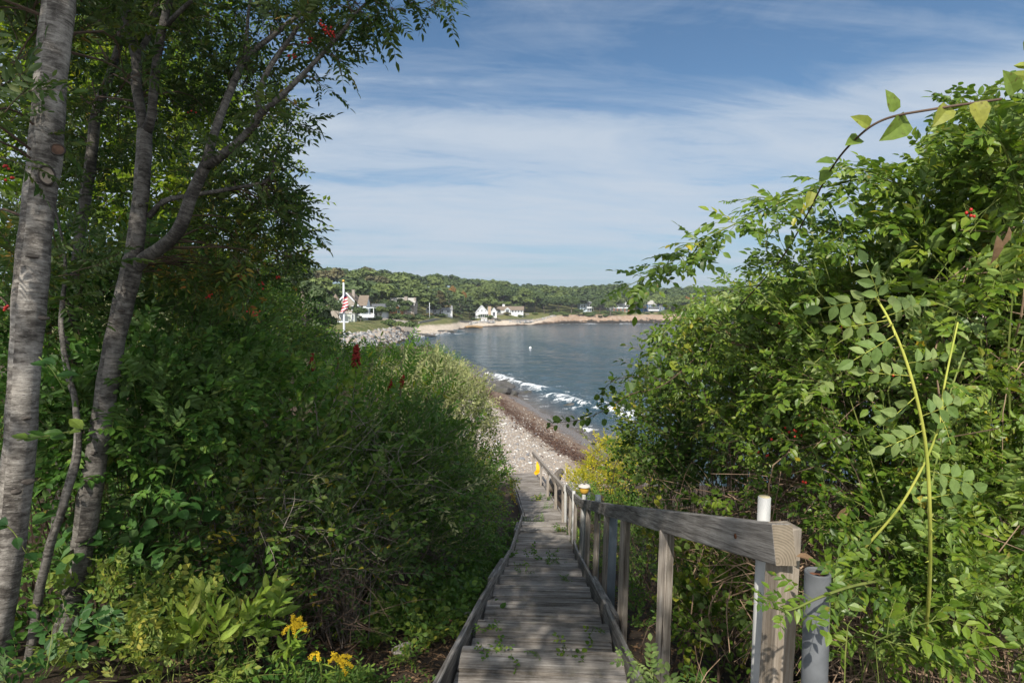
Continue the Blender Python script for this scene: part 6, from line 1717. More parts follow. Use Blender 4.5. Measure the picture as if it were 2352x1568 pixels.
# the wood that covers the hill behind the houses: one mass
def build_wood():
    rg = np.random.default_rng(1001); mb = MB()
    tm = [crown_mb(1010 + k, lobes=15, n=34, s=.80, z0=3.2) for k in range(5)]
    arr = [(np.concatenate(m.v), np.concatenate([t for t in m.t]), np.concatenate(m.a)) for m in tm]
    for row, s0 in enumerate(np.concatenate([np.linspace(58, 130, 8), np.linspace(142, 275, 10)])):
        px = 560.0 + rg.random() * 10
        while px < 1990:
            d = float(shore_d((px - 1176) / F)) + s0 + rg.normal() * 4
            if px < 960: s_use = s0 + 15
            p = FAR(px, s0 + rg.normal() * 4 + (18 if px < 960 else 0))
            sc = .70 + .75 * rg.random() ** 1.4
            wide = 1.15
            v, t, a = arr[rg.integers(5)]
            R = np.array(Matrix.Rotation(rg.random() * 6.28, 3, 'Z'))
            tone = vnoise(p[None, :2], 55, .03, 2)[0] + rg.normal() * .8
            mi = 0 if tone < -.35 else (1 if tone < .35 else 2)
            if rg.random() < .03: mi = 3
            if rg.random() < .006: mi = 5
            aa = a.copy(); aa[:, 1] = np.clip(.5 + .3 * rg.normal(), 0, 1)
            mb.add((v @ R.T) * np.array((sc * wide, sc * wide, sc)) + p, t, a=aa, mat=mi)
            px += 8.6 * sc * wide * F / d * (.80 if row else .95)
    return tag(mb.build('wooded_hill', FT), 'wooded hill behind the houses of the bay', kind='stuff')
build_wood()

# ------------------------------------------------------------------ houses
H_SHINGLE = flat_mat('shingle_wall', (.29, .255, .22), .85, .1, 1.5)
H_WHITE = flat_mat('white_wall', (.60, .61, .61), .6, .03, 1)
H_TRIM = flat_mat('white_trim', (.62, .65, .68), .5, .03, 1)
H_ROOFTAN = flat_mat('tan_roof', (.17, .135, .105), .9, .16, 1.2)
H_ROOFGREY = flat_mat('grey_roof', (.20, .205, .215), .85, .14, 1.2)
H_ROOFDK = flat_mat('slate_roof', (.085, .09, .10), .8, .14, 1.2)
H_ROOFPALE = flat_mat('pale_roof', (.33, .32, .30), .85, .14, 1.2)
H_BRICK = flat_mat('brick', (.33, .13, .085), .9, .15, 3)
H_STONE = flat_mat('stone_chimney', (.38, .29, .2), .9, .2, 2)
H_BLUEW = flat_mat('pale_blue_wall', (.44, .53, .62), .7, .06, 1)
H_NAVY = flat_mat('navy_wall', (.035, .095, .19), .7, .1, 1)
H_ORANGE = flat_mat('cedar_wall', (.34, .16, .075), .85, .12, 2)
H_SAGE = flat_mat('sage_wall', (.42, .45, .40), .7, .04, 1)
H_DARK = flat_mat('dark_glass', (.025, .03, .036), .15, .2, 1, spec=.6)
M_LATT = flat_mat('deck_boards', (.3, .26, .22), .9)

class House:
    """a house in its own frame: x to the side, y away from the viewer, z up; front face at y=0"""
    def __init__(self, label, px, py, d, rz=0.0, name='house', cat='house', sc=1.0):
        p = P(px, py, d); gz = float(far_z(p[0] / p[1], p[1]))
        if gz < p[2] - .8 or gz > p[2]: p[2] = gz + .15
        self.e = empty(name, p, label, cat, rz=rz); self.e.scale = (sc, sc, sc)
    def part(self, name, mb, m, parent=None):
        o = bpy.data.objects.new(name, mb.mesh(name, m)); C.objects.link(o); o.parent = parent or self.e; return o
    def block(self, x0, x1, y0, y1, z0, z1, wall, roof=None, rise=0, axis='y', over=.35, name='wall', hip=False):
        mb = MB()
        zb = z0 - 5.0 if z0 == 0 else z0
        P8 = [(x0, y0), (x1, y0), (x1, y1), (x0, y1)]
        for i in range(4):
            a, b = P8[i], P8[(i + 1) % 4]
            mb.quad([(*a, zb), (*b, zb), (*b, z1), (*a, z1)])
        xm, ym = (x0 + x1) / 2, (y0 + y1) / 2
        if roof is not None and not hip:
            if axis == 'y':
                for y, f in ((y0, 1), (y1, -1)): mb.add([(x0, y, z1), (x1, y, z1), (xm, y, z1 + rise)], [(0, 1, 2) if f > 0 else (0, 2, 1)])
            else:
                for x, f in ((x0, -1), (x1, 1)): mb.add([(x, y0, z1), (x, y1, z1), (x, ym, z1 + rise)], [(0, 1, 2) if f > 0 else (0, 2, 1)])
        w = self.part(name, mb, wall)
        if roof is not None:
            mb = MB(); t = .18; o = over
            if hip:
                hx = min((x1 - x0), (y1 - y0)) / 2
                E = [(x0 - o, y0 - o, z1 - .1), (x1 + o, y0 - o, z1 - .1), (x1 + o, y1 + o, z1 - .1), (x0 - o, y1 + o, z1 - .1)]
                if x1 - x0 > y1 - y0: R = [(x0 + hx, ym, z1 + rise), (x1 - hx, ym, z1 + rise)]
                else: R = [(xm, y0 + hx, z1 + rise), (xm, y1 - hx, z1 + rise)]
                V = E + R
                if x1 - x0 > y1 - y0: T = [(0, 1, 5), (0, 5, 4), (1, 2, 5), (2, 3, 4), (2, 4, 5), (3, 0, 4)]
                else: T = [(0, 1, 4), (1, 2, 5), (1, 5, 4), (2, 3, 5), (3, 0, 4), (3, 4, 5)]
                mb.add(V, T + [(0, 3, 2), (0, 2, 1)])
            else:
                k = rise / ((x1 - x0) / 2 if axis == 'y' else (y1 - y0) / 2)
                if axis == 'y':
                    for sx, xe in ((-1, x0 - o), (1, x1 + o)):
                        ze = z1 - o * k + .05
                        A, B_ = (xe, y0 - o, ze), (xm, y0 - o, z1 + rise + .05); D_, C_ = (xe, y1 + o, ze), (xm, y1 + o, z1 + rise + .05)
                        up = lambda q: (q[0], q[1], q[2] + t)
                        V = [A, B_, C_, D_, up(A), up(B_), up(C_), up(D_)]
                        mb.add(V, [(4, 5, 6), (4, 6, 7), (0, 2, 1), (0, 3, 2), (0, 1, 5), (0, 5, 4), (2, 3, 7), (2, 7, 6), (0, 4, 7), (0, 7, 3)])
                else:
                    for sy, ye in ((-1, y0 - o), (1, y1 + o)):
                        ze = z1 - o * k + .05
                        A, B_ = (x0 - o, ye, ze), (x0 - o, ym, z1 + rise + .05); D_, C_ = (x1 + o, ye, ze), (x1 + o, ym, z1 + rise + .05)
                        up = lambda q: (q[0], q[1], q[2] + t)
                        V = [A, B_, C_, D_, up(A), up(B_), up(C_), up(D_)]
                        mb.add(V, [(4, 5, 6), (4, 6, 7), (0, 2, 1), (0, 3, 2), (0, 1, 5), (0, 5, 4), (2, 3, 7), (2, 7, 6), (0, 4, 7), (0, 7, 3)])
            r = self.part('roof', mb, roof)
            if axis == 'y' and not hip:                          # pale rake boards on the front gable
                mb = MB()
                for xe in (x0 - o, x1 + o):
                    beam(mb, (xe, y0 - o - .06, z1 - o * k + .02), (xm, y0 - o - .06, z1 + rise + .04), .10, .42, bevel=0)
                rb = self.part('gable_trim', mb, H_TRIM)
        return w
    def window(self, x, z, w, h, y=0.0, side=None, frame=None, pane=None, name='window'):
        mb = MB()
        if side is None: box(mb, (x, y - .03, z), (w + .28, .10, h + .28))
        else: box(mb, (side + .03, x, z), (.10, w + .28, h + .28))
        f = self.part(name, mb, frame or H_TRIM)
        mb = MB()
        n = max(1, int(round(w / .9)))
        for i in range(n):
            xx = x - w / 2 + w / n * (i + .5)
            if side is None: box(mb, (xx, y - .075, z), (w / n - .10, .03, h))
            else: box(mb, (side + .075, xx, z), (.03, w / n - .10, h))
        self.part('pane', mb, pane or H_DARK, f)
    def chimney(self, x, y, z0, z1, w, dpt, m):
        mb = MB(); box(mb, (x, y, (z0 + z1) / 2), (w, dpt, z1 - z0)); box(mb, (x, y, z1 + .1), (w + .2, dpt + .2, .2)); self.part('chimney', mb, m)
    def porch(self, x0, x1, y0, y1, z0, z1, n, m=None, roofm=None, rail=True, pw=.22):
        m = m or H_TRIM
        mb = MB(); box(mb, ((x0 + x1) / 2, (y0 + y1) / 2, z1 + .12), (x1 - x0 + .4, y1 - y0 + .4, .26)); self.part('porch_roof', mb, roofm or m)
        mb = MB(); box(mb, ((x0 + x1) / 2, (y0 + y1) / 2, z0 - .1), (x1 - x0, y1 - y0, .2)); self.part('porch_floor', mb, m)
        for i in range(n):
            mb = MB(); box(mb, (x0 + (x1 - x0) * i / (n - 1), y0 + .1, (z0 + z1) / 2), (pw, pw, z1 - z0)); self.part('porch_post', mb, m)
        if rail:
            mb = MB(); box(mb, ((x0 + x1) / 2, y0 + .1, z0 + .9), (x1 - x0, .08, .1)); box(mb, ((x0 + x1) / 2, y0 + .12, z0 + .45), (x1 - x0, .04, .75)); self.part('porch_railing', mb, m)

def fy(px, d): return 0
# 1 big shingled house by the flagpole (about 188 m away)
h = House('large tan shingled house with white gable trim, turret and side porch behind the flagpole', 797, 735, 186, .04, sc=.95)
h.block(-3.6, 3.6, 0, 12, 0, 5.2, H_SHINGLE, H_ROOFTAN, 3.9, 'y', .5)
h.block(3.6, 6.2, 1.5, 9, 0, 5.0, H_TRIM, H_ROOFTAN, 3.2, 'x', .4, name='side_wing')
h.block(-11.5, -3.6, 3, 11, 0, 3.6, H_SHINGLE, H_ROOFTAN, 2.7, 'x', .4, name='wing')
h.window(-.5, 3.9, 1.9, 1.5); h.window(2.2, 3.9, .9, 1.3); h.window(-1.8, 1.4, 1.2, 1.6); h.window(1.6, 1.4, 1.4, 1.6)
h.window(4.8, 4.0, 1.0, 1.4, 1.5); h.window(-7.0, 2.2, 1.6, 1.3, 3); h.window(-9.5, 2.2, 1.0, 1.3, 3)
h.porch(4.0, 9.4, -1.6, 1.4, .9, 3.9, 4, H_TRIM, H_TRIM)
h.chimney(1.2, 5, 7.5, 10.2, .9, .9, H_SHINGLE)
mb = MB(); lathe(mb, (-4.6, 3.2, 3.4), [(2.0, -6), (2.0, 2.0)], 16, smooth=False); h.part('turret', mb, H_SHINGLE)
mb = MB(); lathe(mb, (-4.6, 3.2, 5.2), [(2.35, 0), (2.2, .3), (0.03, 3.7)], 16, smooth=False); h.part('turret_roof', mb, H_ROOFTAN)
# 2 white house with slate roof and brick chimney, next door
h = House('white house with dark slate roof and broad brick chimney beside the big shingled one', 842, 731, 208, -.25, sc=.68)
h.block(-3.5, 9, 0, 8, 0, 3.6, H_WHITE, H_ROOFDK, 4.0, 'x', .4)
h.chimney(-2.0, -.7, 0, 8.2, 2.6, 1.2, H_BRICK); h.window(2, 2, 1.4, 1.3); h.window(5.5, 2, 1.4, 1.3)
# shed
h = House('low pale sage-green flat-roofed shed on the lawn just past the flagpole', 799, 736, 168, .05, 'shed', 'shed', .78)
h.block(-2.6, 2.6, 0, 3.4, 0, 2.55, H_SAGE); 
mb = MB(); box(mb, (0, 1.7, 2.66), (5.7, 3.9, .2)); h.part('roof', mb, H_ROOFPALE)
h.window(-2.0, 1.35, .7, 1.7); h.window(1.9, 1.35, .6, 1.8)
# 3 cedar cottage
h = House('cedar-brown cottage with grey roof and pale chimney, half hidden by a round tree', 918, 722, 258, -.1)
h.block(-6.2, 5.5, 4, 10, 0, 4.0, H_SHINGLE, H_ROOFPALE, 3.4, 'x', .4); h.block(-4.6, .6, 0, 5, 0, 3.0, H_ORANGE, H_ROOFPALE, 2.6, 'y', .4, name='front_gable')
h.chimney(2.0, 3.6, 2, 8.0, 1.5, 1.0, H_SHINGLE); h.chimney(5.6, 6, 4, 7.6, .7, .7, H_SHINGLE); h.window(-2.4, 3.0, 1.0, 1.1); h.window(-.4, 1.2, 1.0, 1.2); h.window(3.4, 2.0, 1.4, 1.3, 4)
# 4 white house behind the pines
h = House('white gabled house partly screened by the bare-stemmed pines on the far shore', 1002, 721, 300, .2, sc=.72)
h.block(-7, 1.0, 0, 9, 0, 3.2, H_WHITE, H_ROOFGREY, 4.6, 'y', .4); h.block(1.0, 12.0, 2, 9, 0, 3.0, H_WHITE, H_ROOFGREY, 3.0, 'x', .4, name='wing')
h.window(-5, 4.0, 1.0, 1.4); h.window(-1.0, 2.0, 1.6, 2.2); h.window(4.0, 2.0, 2.2, 1.6, 2); h.window(9.0, 2.0, 2.2, 1.6, 2)
# 5 white gabled house with stone chimney
h = House('white house with a steep gable, tan stone chimney and tall bay window', 1108, 719, 356, .12, sc=.78)
h.block(-5.6, 4.8, 0, 9, 0, 4.2, H_WHITE, H_ROOFGREY, 5.6, 'y', .5)
h.block(4.8, 7.2, 1.2, 8, 0, 4.0, H_WHITE, H_ROOFGREY, 4.2, 'x', .4, name='wing'); h.block(7.0, 11.5, -.5, 6, 0, 4.6, H_WHITE, H_ROOFGREY, 3.2, 'y', .3, name='bay')
h.chimney(5.7, 0, -1, 9.0, 2.3, 1.4, H_STONE)
h.window(-.4, 5.6, .9, 1.6); h.window(-3.2, 5.2, .7, .8); h.window(2.4, 5.4, .7, .7); h.window(9.2, 2.9, 2.0, 3.2, -.5); h.window(2.4, 1.5, 4.0, 1.6); h.porch(-1.5, 4.6, -1.8, 0, .3, 2.8, 5, H_TRIM, H_ROOFPALE, False)
mb = MB(); box(mb, (10.5, -2.6, -.2), (7, 3.4, .25)); h.part('deck', mb, M_LATT)
# 6 ranch
h = House('long low white ranch house with a tan roof and small white chimney under tall trees', 1160, 719, 388, -.05, sc=.80)
h.block(-9.5, 15.5, 0, 9, 0, 2.7, H_WHITE, H_ROOFTAN, 2.9, 'x', .6); h.block(0, 4.4, -1.6, 2, 0, 2.6, H_WHITE, H_ROOFTAN, 2.0, 'y', .35, name='front_gable'); h.chimney(-1.5, 5, 4, 7.4, 2.0, 1.4, H_WHITE)
for x in (-7.5, -5, 6.5, 9, 11.5, 14): h.window(x, 1.5, 1.6, 1.4)
h.window(2.2, 1.9, 2.6, 2.2, -1.6)
# 7 pale blue three-storey house
h = House('pale blue three-storey house with a hipped grey roof and white balcony on the bluff', 1346, 716.5, 452, .12)
h.block(-4.8, 4.6, 0, 9, 0, 7.4, H_BLUEW, H_ROOFGREY, 2.0, 'x', .5, hip=True)
h.porch(.2, 5.6, -2.2, 0, 2.9, 5.7, 4, H_TRIM, H_ROOFGREY); h.porch(.2, 5.6, -2.2, 0, .2, 2.6, 4, H_TRIM, H_TRIM, False)
for z in (1.5, 4.3, 6.5):
    for x in (-3.4, -1.4): h.window(x, z, 1.3, 1.3)
    h.window(2.6, z, 2.6, 1.4)
# 8 white house with porches
h = House('white house with front gable and porch on brick piers behind a leafy tree', 1424, 714.5, 455, .1, sc=.92)
h.block(-9.5, 2.0, 2, 10, 0, 6.2, H_WHITE, H_ROOFPALE, 3.2, 'x', .4); h.block(-.5, 6.6, 0, 9, 0, 6.4, H_WHITE, H_ROOFPALE, 3.6, 'y', .4, name='front_gable')
h.porch(-6.5, 7.4, -2.6, 0, 2.4, 4.9, 7, H_TRIM, H_ROOFPALE)
for x in (-6, -3, 0, 3.6, 7): 
    mb = MB(); box(mb, (x, -2.4, .2), (.6, .5, 4.2)); h.part('brick_pier', mb, H_BRICK)
for x in (-4.5, 1.2, 4.6): h.window(x, 3.6, 1.4, 1.7, 0 if x > 0 else 2)
h.window(3.0, 7.2, 1.3, 1.4); h.window(-3, 5.6, 1.4, 1.0, 2); h.chimney(5.2, 5, 7.5, 10.8, .9, .9, H_BRICK); h.chimney(-5, 6, 7.5, 10.6, .8, .8, H_BRICK)
# 9 navy house
h = House('navy blue house with white-framed windows and grey roofs on a stone terrace', 1500, 713, 458, .05, sc=.9)
h.block(-11.5, -5.5, 1.5, 9, 0, 6.6, H_NAVY, H_ROOFPALE, 2.6, 'x', .5, hip=True, name='wing'); h.block(-5.5, 5.5, 0, 9, 0, 6.6, H_NAVY, H_ROOFPALE, 3.6, 'x', .5, hip=True); h.block(5.5, 10.0, -1, 6, 0, 4.6, H_NAVY, H_ROOFPALE, 2.8, 'x', .5, hip=True, name='side_wing')
for x in (-3.6, -1.6, 1.6, 3.8): h.window(x, 5.6, 1.2, 1.4)
for x in (-4, -2.2, -.4, 1.4, 3.2, 6.6, 8.6): h.window(x, 2.6, 1.3, 2.2, 0 if x < 5.5 else -1)
h.window(-8.5, 4.4, 1.6, 1.8, 1.5); h.porch(-4.6, 4.8, -1.8, 0, 1.0, 3.9, 6, H_TRIM, H_ROOFPALE)
mb = MB(); box(mb, (0, -4.2, -1.2), (24, 3.0, 1.8)); h.part('terrace', mb, H_STONE)
# small hidden houses
h = House('little grey roofed house peeping out between trees behind the pale blue one', 1384, 710, 480, .3); h.block(-3.5, 3.5, 0, 6, 0, 3.5, H_SHINGLE, H_ROOFPALE, 2.4, 'y', .3); h.window(0, 2.0, 1.4, 1.4)
h = House('small low white boathouse below the gabled house on the far beach', 1112, 727, 345, .1, sc=.7); h.block(-2.6, 2.6, 0, 4, 0, 1.9, H_WHITE, H_ROOFPALE, 1.2, 'x', .2); h.window(0, 1.0, 1.0, .9)

# ------------------------------------------------------------------ flagpole with the striped flag
fb = P(791, 812, 60.0); fb[2] = float(ground_z(fb[0], fb[1]))
ft = P(789, 648, 60.0)
FP = empty('flagpole', fb, 'tall white flagpole with a gold ball on top rising out of the thicket crest', 'flagpole')
mb = MB(); tube(mb, [fb, fb * .5 + ft * .5, ft], [.14, .115, .08], 14); mb.build('pole', H_TRIM, FP)
mb = MB(); lathe(mb, ft + (0, 0, .0), [(0, -.04), (.12, .0), (.15, .12), (.12, .24), (0, .28)], 14); mb.build('finial', flat_mat('gilt_ball', (.5, .33, .08), .35, .1, 3, metallic=.6), FP)
M_FR, M_FW, M_FB = flat_mat('flag_red', (.50, .03, .045), .8, .08), flat_mat('flag_white', (.78, .78, .78), .8, .04), flat_mat('flag_navy', (.02, .03, .10), .8, .08)
fl = MB(); A_ = P(791.5, 668, 60) + (0, -.25, 0)
def fpt(u, v):
    """limp flag: u 0..1 across the folds, v 0..1 down; the stripes slant as the cloth hangs by its upper corner"""
    w = np.interp(v, [0, .12, .4, .62, .85, 1.0], [.12, .30, .46, .60, .62, .34])
    x0 = np.interp(v, [0, .2, .4, .62, .85, 1.0], [.02, .05, -.08, -.12, -.32, -.42])
    return A_ + (x0 + w * u, -.12 * math.sin(u * 7 + v * 4), -2.3 * v - .22 * u * (1 - v))
nu, nv = 12, 65
for j in range(nv):
    for i in range(nu):
        u, v = (i + .5) / nu, (j + .5) / nv
        sl = v * 13 + u * 1.7
        m_ = 2 if (v < .30 - .10 * u) else int(sl) % 2
        fl.quad([fpt(i / nu, j / nv), fpt((i + 1) / nu, j / nv), fpt((i + 1) / nu, (j + 1) / nv), fpt(i / nu, (j + 1) / nv)], mat=m_)
for r_ in range(9):
    for c_ in range(3 if r_ % 2 == 0 else 2):
        c = fpt(.2 + .3 * c_ + .15 * (r_ % 2), .02 + .022 * r_) + (0, -.02, 0)
        V = [c] + [c + np.array((math.cos(t_), 0, math.sin(t_))) * (.024 if k % 2 == 0 else .010) for k, t_ in enumerate(math.pi / 2 + np.arange(10) * math.pi / 5)]
        fl.add(V, [(0, 1 + k, 1 + (k + 1) % 10) for k in range(10)], mat=1)
tag(fl.build('flag', [M_FR, M_FW, M_FB]), 'red and white striped flag with starred navy corner hanging limp on the flagpole', 'flag')

# ------------------------------------------------------------------ fences, sea walls, rocks of the far shore
M_FENCE = flat_mat('grey_fence', (.30, .275, .25), .9, .15, 2)
M_SEAW = flat_mat('sea_wall', (.20, .19, .175), .9, .25, 1.2)
def wall_run(name, label, cat, pts, h, th, m, posts=0, pm=None, part='board_panel'):
    e = empty(name, pts[0], label, cat); mb = MB()
    for a, b in zip(pts[:-1], pts[1:]):
        a, b = np.asarray(a, float), np.asarray(b, float); n = norm(np.cross(b - a, (0, 0, 1))) * th / 2
        V = [a - n - (0, 0, 1.5), b - n - (0, 0, 1.5), b - n + (0, 0, h), a - n + (0, 0, h), a + n - (0, 0, 1.5), b + n - (0, 0, 1.5), b + n + (0, 0, h), a + n + (0, 0, h)]
        mb.add(V, [(0, 1, 2), (0, 2, 3), (5, 4, 7), (5, 7, 6), (3, 2, 6), (3, 6, 7), (4, 0, 3), (4, 3, 7), (1, 5, 6), (1, 6, 2)])
    mb.build(part, m, e)
    if posts:
        c = catmull(pts, posts)
        for q in c:
            mb = MB(); box(mb, q + (0, -.08, h / 2 - .5), (.16, .16, h + 1.25)); mb.build('fence_post', pm or m, e)
    return e
fpts = [P(845, 735, 205), P(885, 738, 196), P(930, 744, 186), P(952, 749, 180)]
wall_run('board_fence', 'long grey board fence stepping down towards the rocky point', 'fence', [q - (0, 0, .9) for q in fpts], 2.0, .12, M_FENCE, 12)
wall_run('rail_fence', 'low white rail fence on the lawn in front of the big shingled house', 'fence', [P(748, 739.5, 160), P(770, 740, 160), P(800, 741, 160)], .35, .1, H_TRIM, 5)
wall_run('sea_wall', 'dark grey concrete sea wall above the sandy end of the far beach', 'wall', [FAR(962, 30) + (0, 0, -1.2), FAR(1000, 26) + (0, 0, -1.0), FAR(1062, 24) + (0, 0, -1.0), FAR(1082, 24) + (0, 0, -1.0)], 2.0, .5, M_SEAW, part='wall_face')
wall_run('sea_wall', 'low dark sea wall below the gabled house with the stone chimney', 'wall', [FAR(1140, 26) + (0, 0, -.6), FAR(1180, 25) + (0, 0, -.6), FAR(1225, 23) + (0, 0, -.6)], 1.3, .5, M_SEAW, part='wall_face')
wall_run('picket_fence', 'thin grey fence on the slope below the ranch house', 'fence', [FAR(1085, 44), FAR(1150, 46), FAR(1215, 44)], 1.1, .08, M_FENCE, 14)
# white mast
q = FAR(987, 36); mb = MB(); tube(mb, [q, q + (0, 0, 8.0)], [.16, .12], 8); tag(mb.build('mast', H_TRIM), 'plain white pole standing on the far lawn left of the pines', 'pole')

M_RIP = [stone_mat('bank_boulder', (.20, .195, .19), (.42, .41, .39), 0, .8), stone_mat('bank_boulder', (.09, .095, .105), (.22, .225, .235), 0, .8), stone_mat('bank_boulder', (.20, .155, .12), (.36, .30, .25), 0, .8)]
def rip_place(rg, px0, px1, s0, s1):
    px = rg.uniform(px0, px1); s = rg.uniform(s0, s1); return FAR(px, s, True)
rg = np.random.default_rng(1201); mb = MB(); rv = [rock_arrays(1210 + k, 1, .3, .75, 5) for k in range(6)]
def pile(n, px0, px1, s0, s1, smin, smax):
    for k in range(n):
        p = rip_place(rg, px0, px1, s0, s1); s = rg.uniform(smin, smax) * (1.0 if rg.random() < .85 else 1.5); v, t = rv[rg.integers(6)]
        mb.add(v * s @ np.array(Matrix.Rotation(rg.random() * 6.28, 3, 'Z')) + p + (0, 0, s * .25), t, mat=int(rg.choice(3, p=[.5, .3, .2])))
pile(1700, 775, 960, 1, 24, .2, .5); pile(420, 1078, 1136, 17, 28, .3, .7); pile(500, 1170, 1275, 12, 24, .3, .7); pile(260, 960, 1045, 1, 10, .2, .5)
tag(mb.build('rock_bank', M_RIP), 'loose rocks of the far shore banks', kind='stuff')
big = []
for k in range(90):
    if k < 3: o = rock('bank_boulder', 'x', 'boulder', (0, 0, 0), (1, .85, .75), 1230 + k, M_RIP[k], sub=1, facets=6)
    else: o = big[k % 3].copy(); C.objects.link(o)
    big.append(o); p = rip_place(rg, 780, 945, 3, 23); s = rg.uniform(.55, .95); o.scale = (s, s, s); o.location = p + (0, 0, s * .35); o.rotation_euler = (0, 0, rg.random() * 6)
    nm = ('pale grey', 'dark blue-grey', 'brownish')[k % 3]
    tag(o, f'{nm} angular boulder in the rock bank below the lawn of the shingled house', 'boulder', f'{nm} boulders of the rock bank')
# dark flat ledges at the far point
for k, (px, py, sx, lab) in enumerate([(1005, 763, 9, 'broad dark ledge at the tip of the far rocky point'), (965, 771, 7, 'brown weedy ledge along the near side of the far rocky point'), (1085, 752, 6, 'low orange-brown ledge where the far beach meets the water')]):
    q = PZ(px, py, .3); o = rock('ledge_rock', lab, 'rock', q, (sx, sx * .5, .9), 1301 + k, M_LEDGE if k < 2 else stone_mat('ochre_ledge', (.16, .10, .05), (.34, .22, .10), 0, .6), rough=.3, facets=5)

# ------------------------------------------------------------------ single trees and bushes of the far shore
def FT_(label, px, s, h, sh='dome', mi=1, k=0, name='broadleaf_tree', wide=1.0, trunk=None, group=None):
    return far_tree(label, FAR(px, s) - (0, 0, .3), h, sh, mi, k, name, wide, group, trunk, seed=px)
# dark pines close behind the thicket
def near_pine(label, px, py, d, h, R, seed, mi=4, shape='pine', n=120, lobes=34, s=.30):
    p = P(px, py, d); p[2] = float(ground_z(p[0], p[1])) if d < 130 else float(far_z(p[0] / p[1], p[1]))
    e = empty('pine_tree', p, label, 'tree'); rg = np.random.default_rng(seed); mb = MB()
    for k in range(lobes):
        f = (k + rg.random()) / lobes; th = rg.random() * 6.28; z = h * (.12 + .88 * f)
        rad = R * (1 - f ** 1.6) * (.35 + .65 * rg.random()); lr = R * (.30 - .14 * f)
        clump_leaves(mb, (math.cos(th) * rad, math.sin(th) * rad, z), (lr, lr, lr * .5), n, s, rg)
    c = mb.build('crown', FT[mi], e, world=False)
    mb = MB(); tube(mb, [(0, 0, -.5), (.1, 0, h * .5), (0, 0, h * .97)], [.28, .2, .05], 8)
    for k in range(16):
        z = h * (.15 + .8 * rg.random()); th = rg.random() * 6.28; L = R * (1 - (z / h) ** 1.6) * .85
        tube(mb, [(0, 0, z), (math.cos(th) * L * .6, math.sin(th) * L * .6, z + .1), (math.cos(th) * L, math.sin(th) * L, z + .25)], [.07, .05, .02], 4, cap=False)
    mb.build('trunk', M_TRUNK_FAR, e, world=False)
near_pine('rounded dark pine rising over the thicket in front of the shingled house', 695, 720, 42, 7.0, 3.0, 1401, 4, s=.24, n=150)
near_pine('low bushy pine at the edge of the lawn near the flagpole', 725, 735, 55, 5.2, 2.4, 1402, 1, s=.24, n=120, lobes=26)
near_pine('tall ragged spruce behind the dark pine, overlapping the wooded hill', 722, 700, 120, 13.5, 4.2, 1403, 4, s=.42)
near_pine('tall pale green conifer half hidden by the rowan leaves', 640, 690, 75, 10.0, 4.5, 1404, 1, s=.36, n=140)
TREES = [
    ('round tree in front of the cedar cottage', 930, 46, 5.6, 'dome', 1, 0, 1.0), ('grey-green tree right behind the brick chimney', 862, 92, 11, 'dome', 2, 1, 1.1), ('dark tree between the slate-roofed house and the cedar cottage', 892, 66, 8, 'dome', 0, 2, 1.1),
    ('small dark spruce in front of the shingled house porch', 818, 30, 6.6, 'spruce', 4, 0, 1.1), ('round dark bush-like tree beside the sage shed', 829, 22, 4.6, 'dome', 0, 3, 1.25), ('dark leafy tree below the gable of the shingled house', 779, 28, 5.6, 'dome', 1, 4, 1.5), ('dark bushy tree at the lawn end beside the spruce, hiding the turret wing', 757, 22, 7.5, 'dome', 0, 1, 1.1), ('low round tree before the white slate-roofed house', 851, 44, 4.6, 'dome', 1, 2, 1.4), ('bright green low tree between the brick chimney and the grey fence', 873, 46, 5.0, 'dome', 2, 3, 1.5), ('dark low tree over the middle of the grey board fence', 896, 44, 5.0, 'dome', 0, 0, 1.4),
    ('brownish dying pine at the white mast', 1012, 40, 13.5, 'pine', 3, 0, 1.3), ('tall bare-stemmed pine screening the white gabled house', 996, 48, 12.5, 'pine', 4, 1, 1.2), ('bare-stemmed pine in the middle of the pine group', 1032, 46, 14, 'pine', 4, 2, 1.4), ('bare-stemmed pine nearest to the steep white gable', 1078, 44, 13.5, 'pine', 4, 0, 1.4), ('shorter pine standing second from the steep white gable', 1058, 40, 12.5, 'pine', 4, 1, 1.3),
    ('tall light green maple right above the steep white gable', 1122, 74, 19, 'dome', 2, 0, .95), ('tall tree with pale forked trunk over the ranch roof', 1150, 74, 19, 'dome', 1, 1, .9), ('dark round tree over the ranch chimney', 1172, 78, 18, 'dome', 0, 2, .85), ('pale trunked tree at the bluff end of the ranch house', 1205, 66, 18, 'dome', 2, 3, 1.05), ('leaning tree between the ranch house and the bluff woods', 1228, 56, 15, 'dome', 1, 4, 1.1), ('low dark tree at the start of the bluff', 1250, 48, 13, 'dome', 0, 0, 1.2),
    ('tree on the bluff edge just before the pale blue house', 1312, 30, 13, 'dome', 1, 1, 1.1), ('dark shrubby tree under the pale blue house', 1330, 20, 6, 'dome', 0, 2, 1.4), ('second tree on the bluff, farther from the pale blue house', 1284, 36, 13, 'dome', 0, 3, 1.1), ('tree between the pale blue house and the porch house', 1378, 36, 11, 'dome', 0, 4, 1.0), ('leafy tree in front of the porch house', 1402, 14, 12, 'dome', 2, 1, .85), ('bare-looking tree between the porch house and the navy house', 1455, 40, 12, 'dome', 3, 0, .8), ('small tree at the navy house terrace', 1478, 22, 7, 'dome', 3, 2, .8),
    ('rounded tree just past the navy house', 1545, 34, 9, 'dome', 1, 3, 1.4), ('low light tree on the slope past the navy house', 1575, 26, 7, 'dome', 2, 4, 1.5), ('dark tree on the slope near the hanging rose shoot', 1610, 36, 9, 'dome', 0, 0, 1.5), ('tree with orange leaves high in the woods above the pines', 1040, 90, 15, 'dome', 5, 1, .45), ('small orange tree above the steep white gable', 1064, 84, 14, 'dome', 5, 2, .4)]
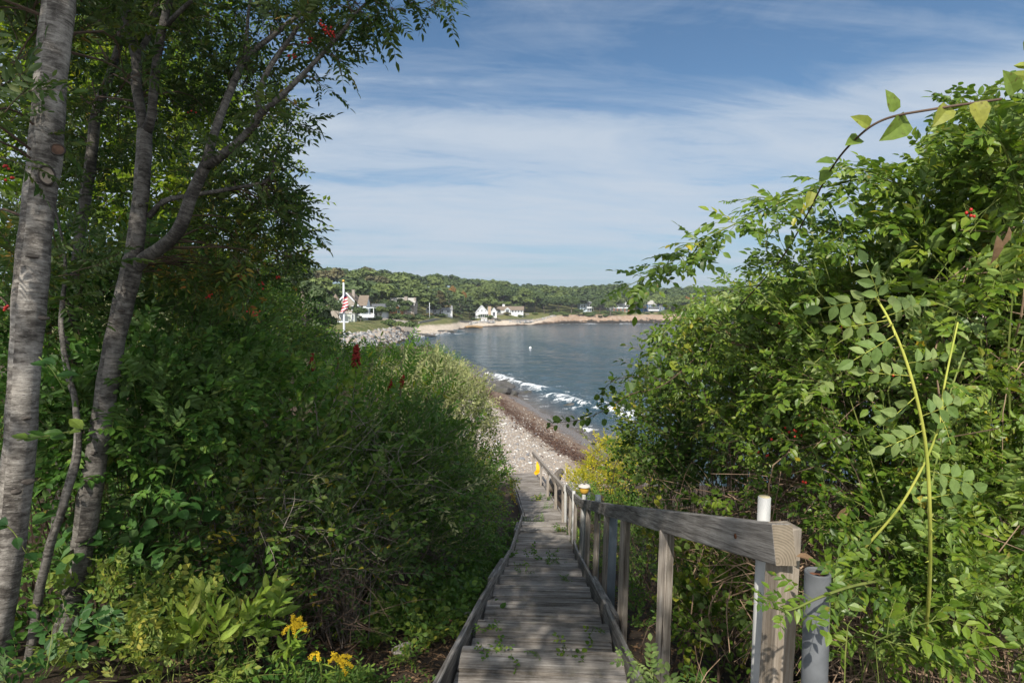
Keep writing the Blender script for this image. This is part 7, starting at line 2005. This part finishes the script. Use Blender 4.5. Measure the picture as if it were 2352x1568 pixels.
for (lab, px, s, h_, sh, mi, k, wide) in TREES:
    FT_(lab, px, s, h_, sh, mi, k, 'pine_tree' if sh == 'pine' else ('spruce_tree' if sh == 'spruce' else 'broadleaf_tree'), wide, trunk=3 if sh != 'dome' else None)
BUSH = crown_mb(1500, R=2.2, H=1.4, lobes=10, n=60, s=.28, z0=.0)
BM = {mi: BUSH.mesh('bush', FT[mi]) for mi in (0, 1, 2, 3)}
rg = np.random.default_rng(1511)
spots = [(px, s) for px, s in zip(rg.uniform(835, 1660, 96), rg.uniform(0, 1, 96))]
nm = {0: 'dark green', 1: 'mid green', 2: 'light green', 3: 'brownish'}
for px, f in spots:
    lo, hi = (30, 56) if px < 1230 else (14, 40)
    s = lo + (hi - lo) * f; mi = int(rg.choice(4, p=[.28, .36, .24, .12]))
    o = bpy.data.objects.new('bush', BM[mi]); C.objects.link(o); o.location = FAR(px, s); sc = .6 + .7 * rg.random(); o.scale = (sc * 1.3, sc * 1.3, sc); o.rotation_euler = (0, 0, rg.random() * 6)
    tag(o, f'low {nm[mi]} bush on the slope between the far houses and the water', 'bush', f'low {nm[mi]} bushes of the far shore')
for k, (px, py, d, sc, lab) in enumerate([(893, 741, 182, 1.25, 'round clipped bush before the grey board fence'), (915, 742, 180, .95, 'smaller round bush against the middle of the grey board fence'), (940, 746, 176, 1.2, 'low spreading bush near the seaward end of the grey fence')]):
    o = bpy.data.objects.new('bush', BM[(1, 2, 1)[k]]); C.objects.link(o); p = P(px, py, d); o.location = p - (0, 0, 1.2); o.scale = (sc * 1.1,) * 3; tag(o, lab, 'bush')
# ------------------------------------------------------------------ the sea air
hm, nt, out = mat_new('haze')
pv = nt.nodes.new('ShaderNodeVolumePrincipled'); pv.inputs['Color'].default_value = (.80, .88, .97, 1)
pv.inputs['Density'].default_value = .0002; pv.inputs['Anisotropy'].default_value = .2
nt.links.new(pv.outputs[0], out.inputs['Volume'])
mb = MB(); v, t = box_arrays(34000, 34000, 90, 0); mb.add(v + (0, 0, 38.0), t)
tag(mb.build('haze', hm), 'thin sea haze over the bay', kind='stuff')
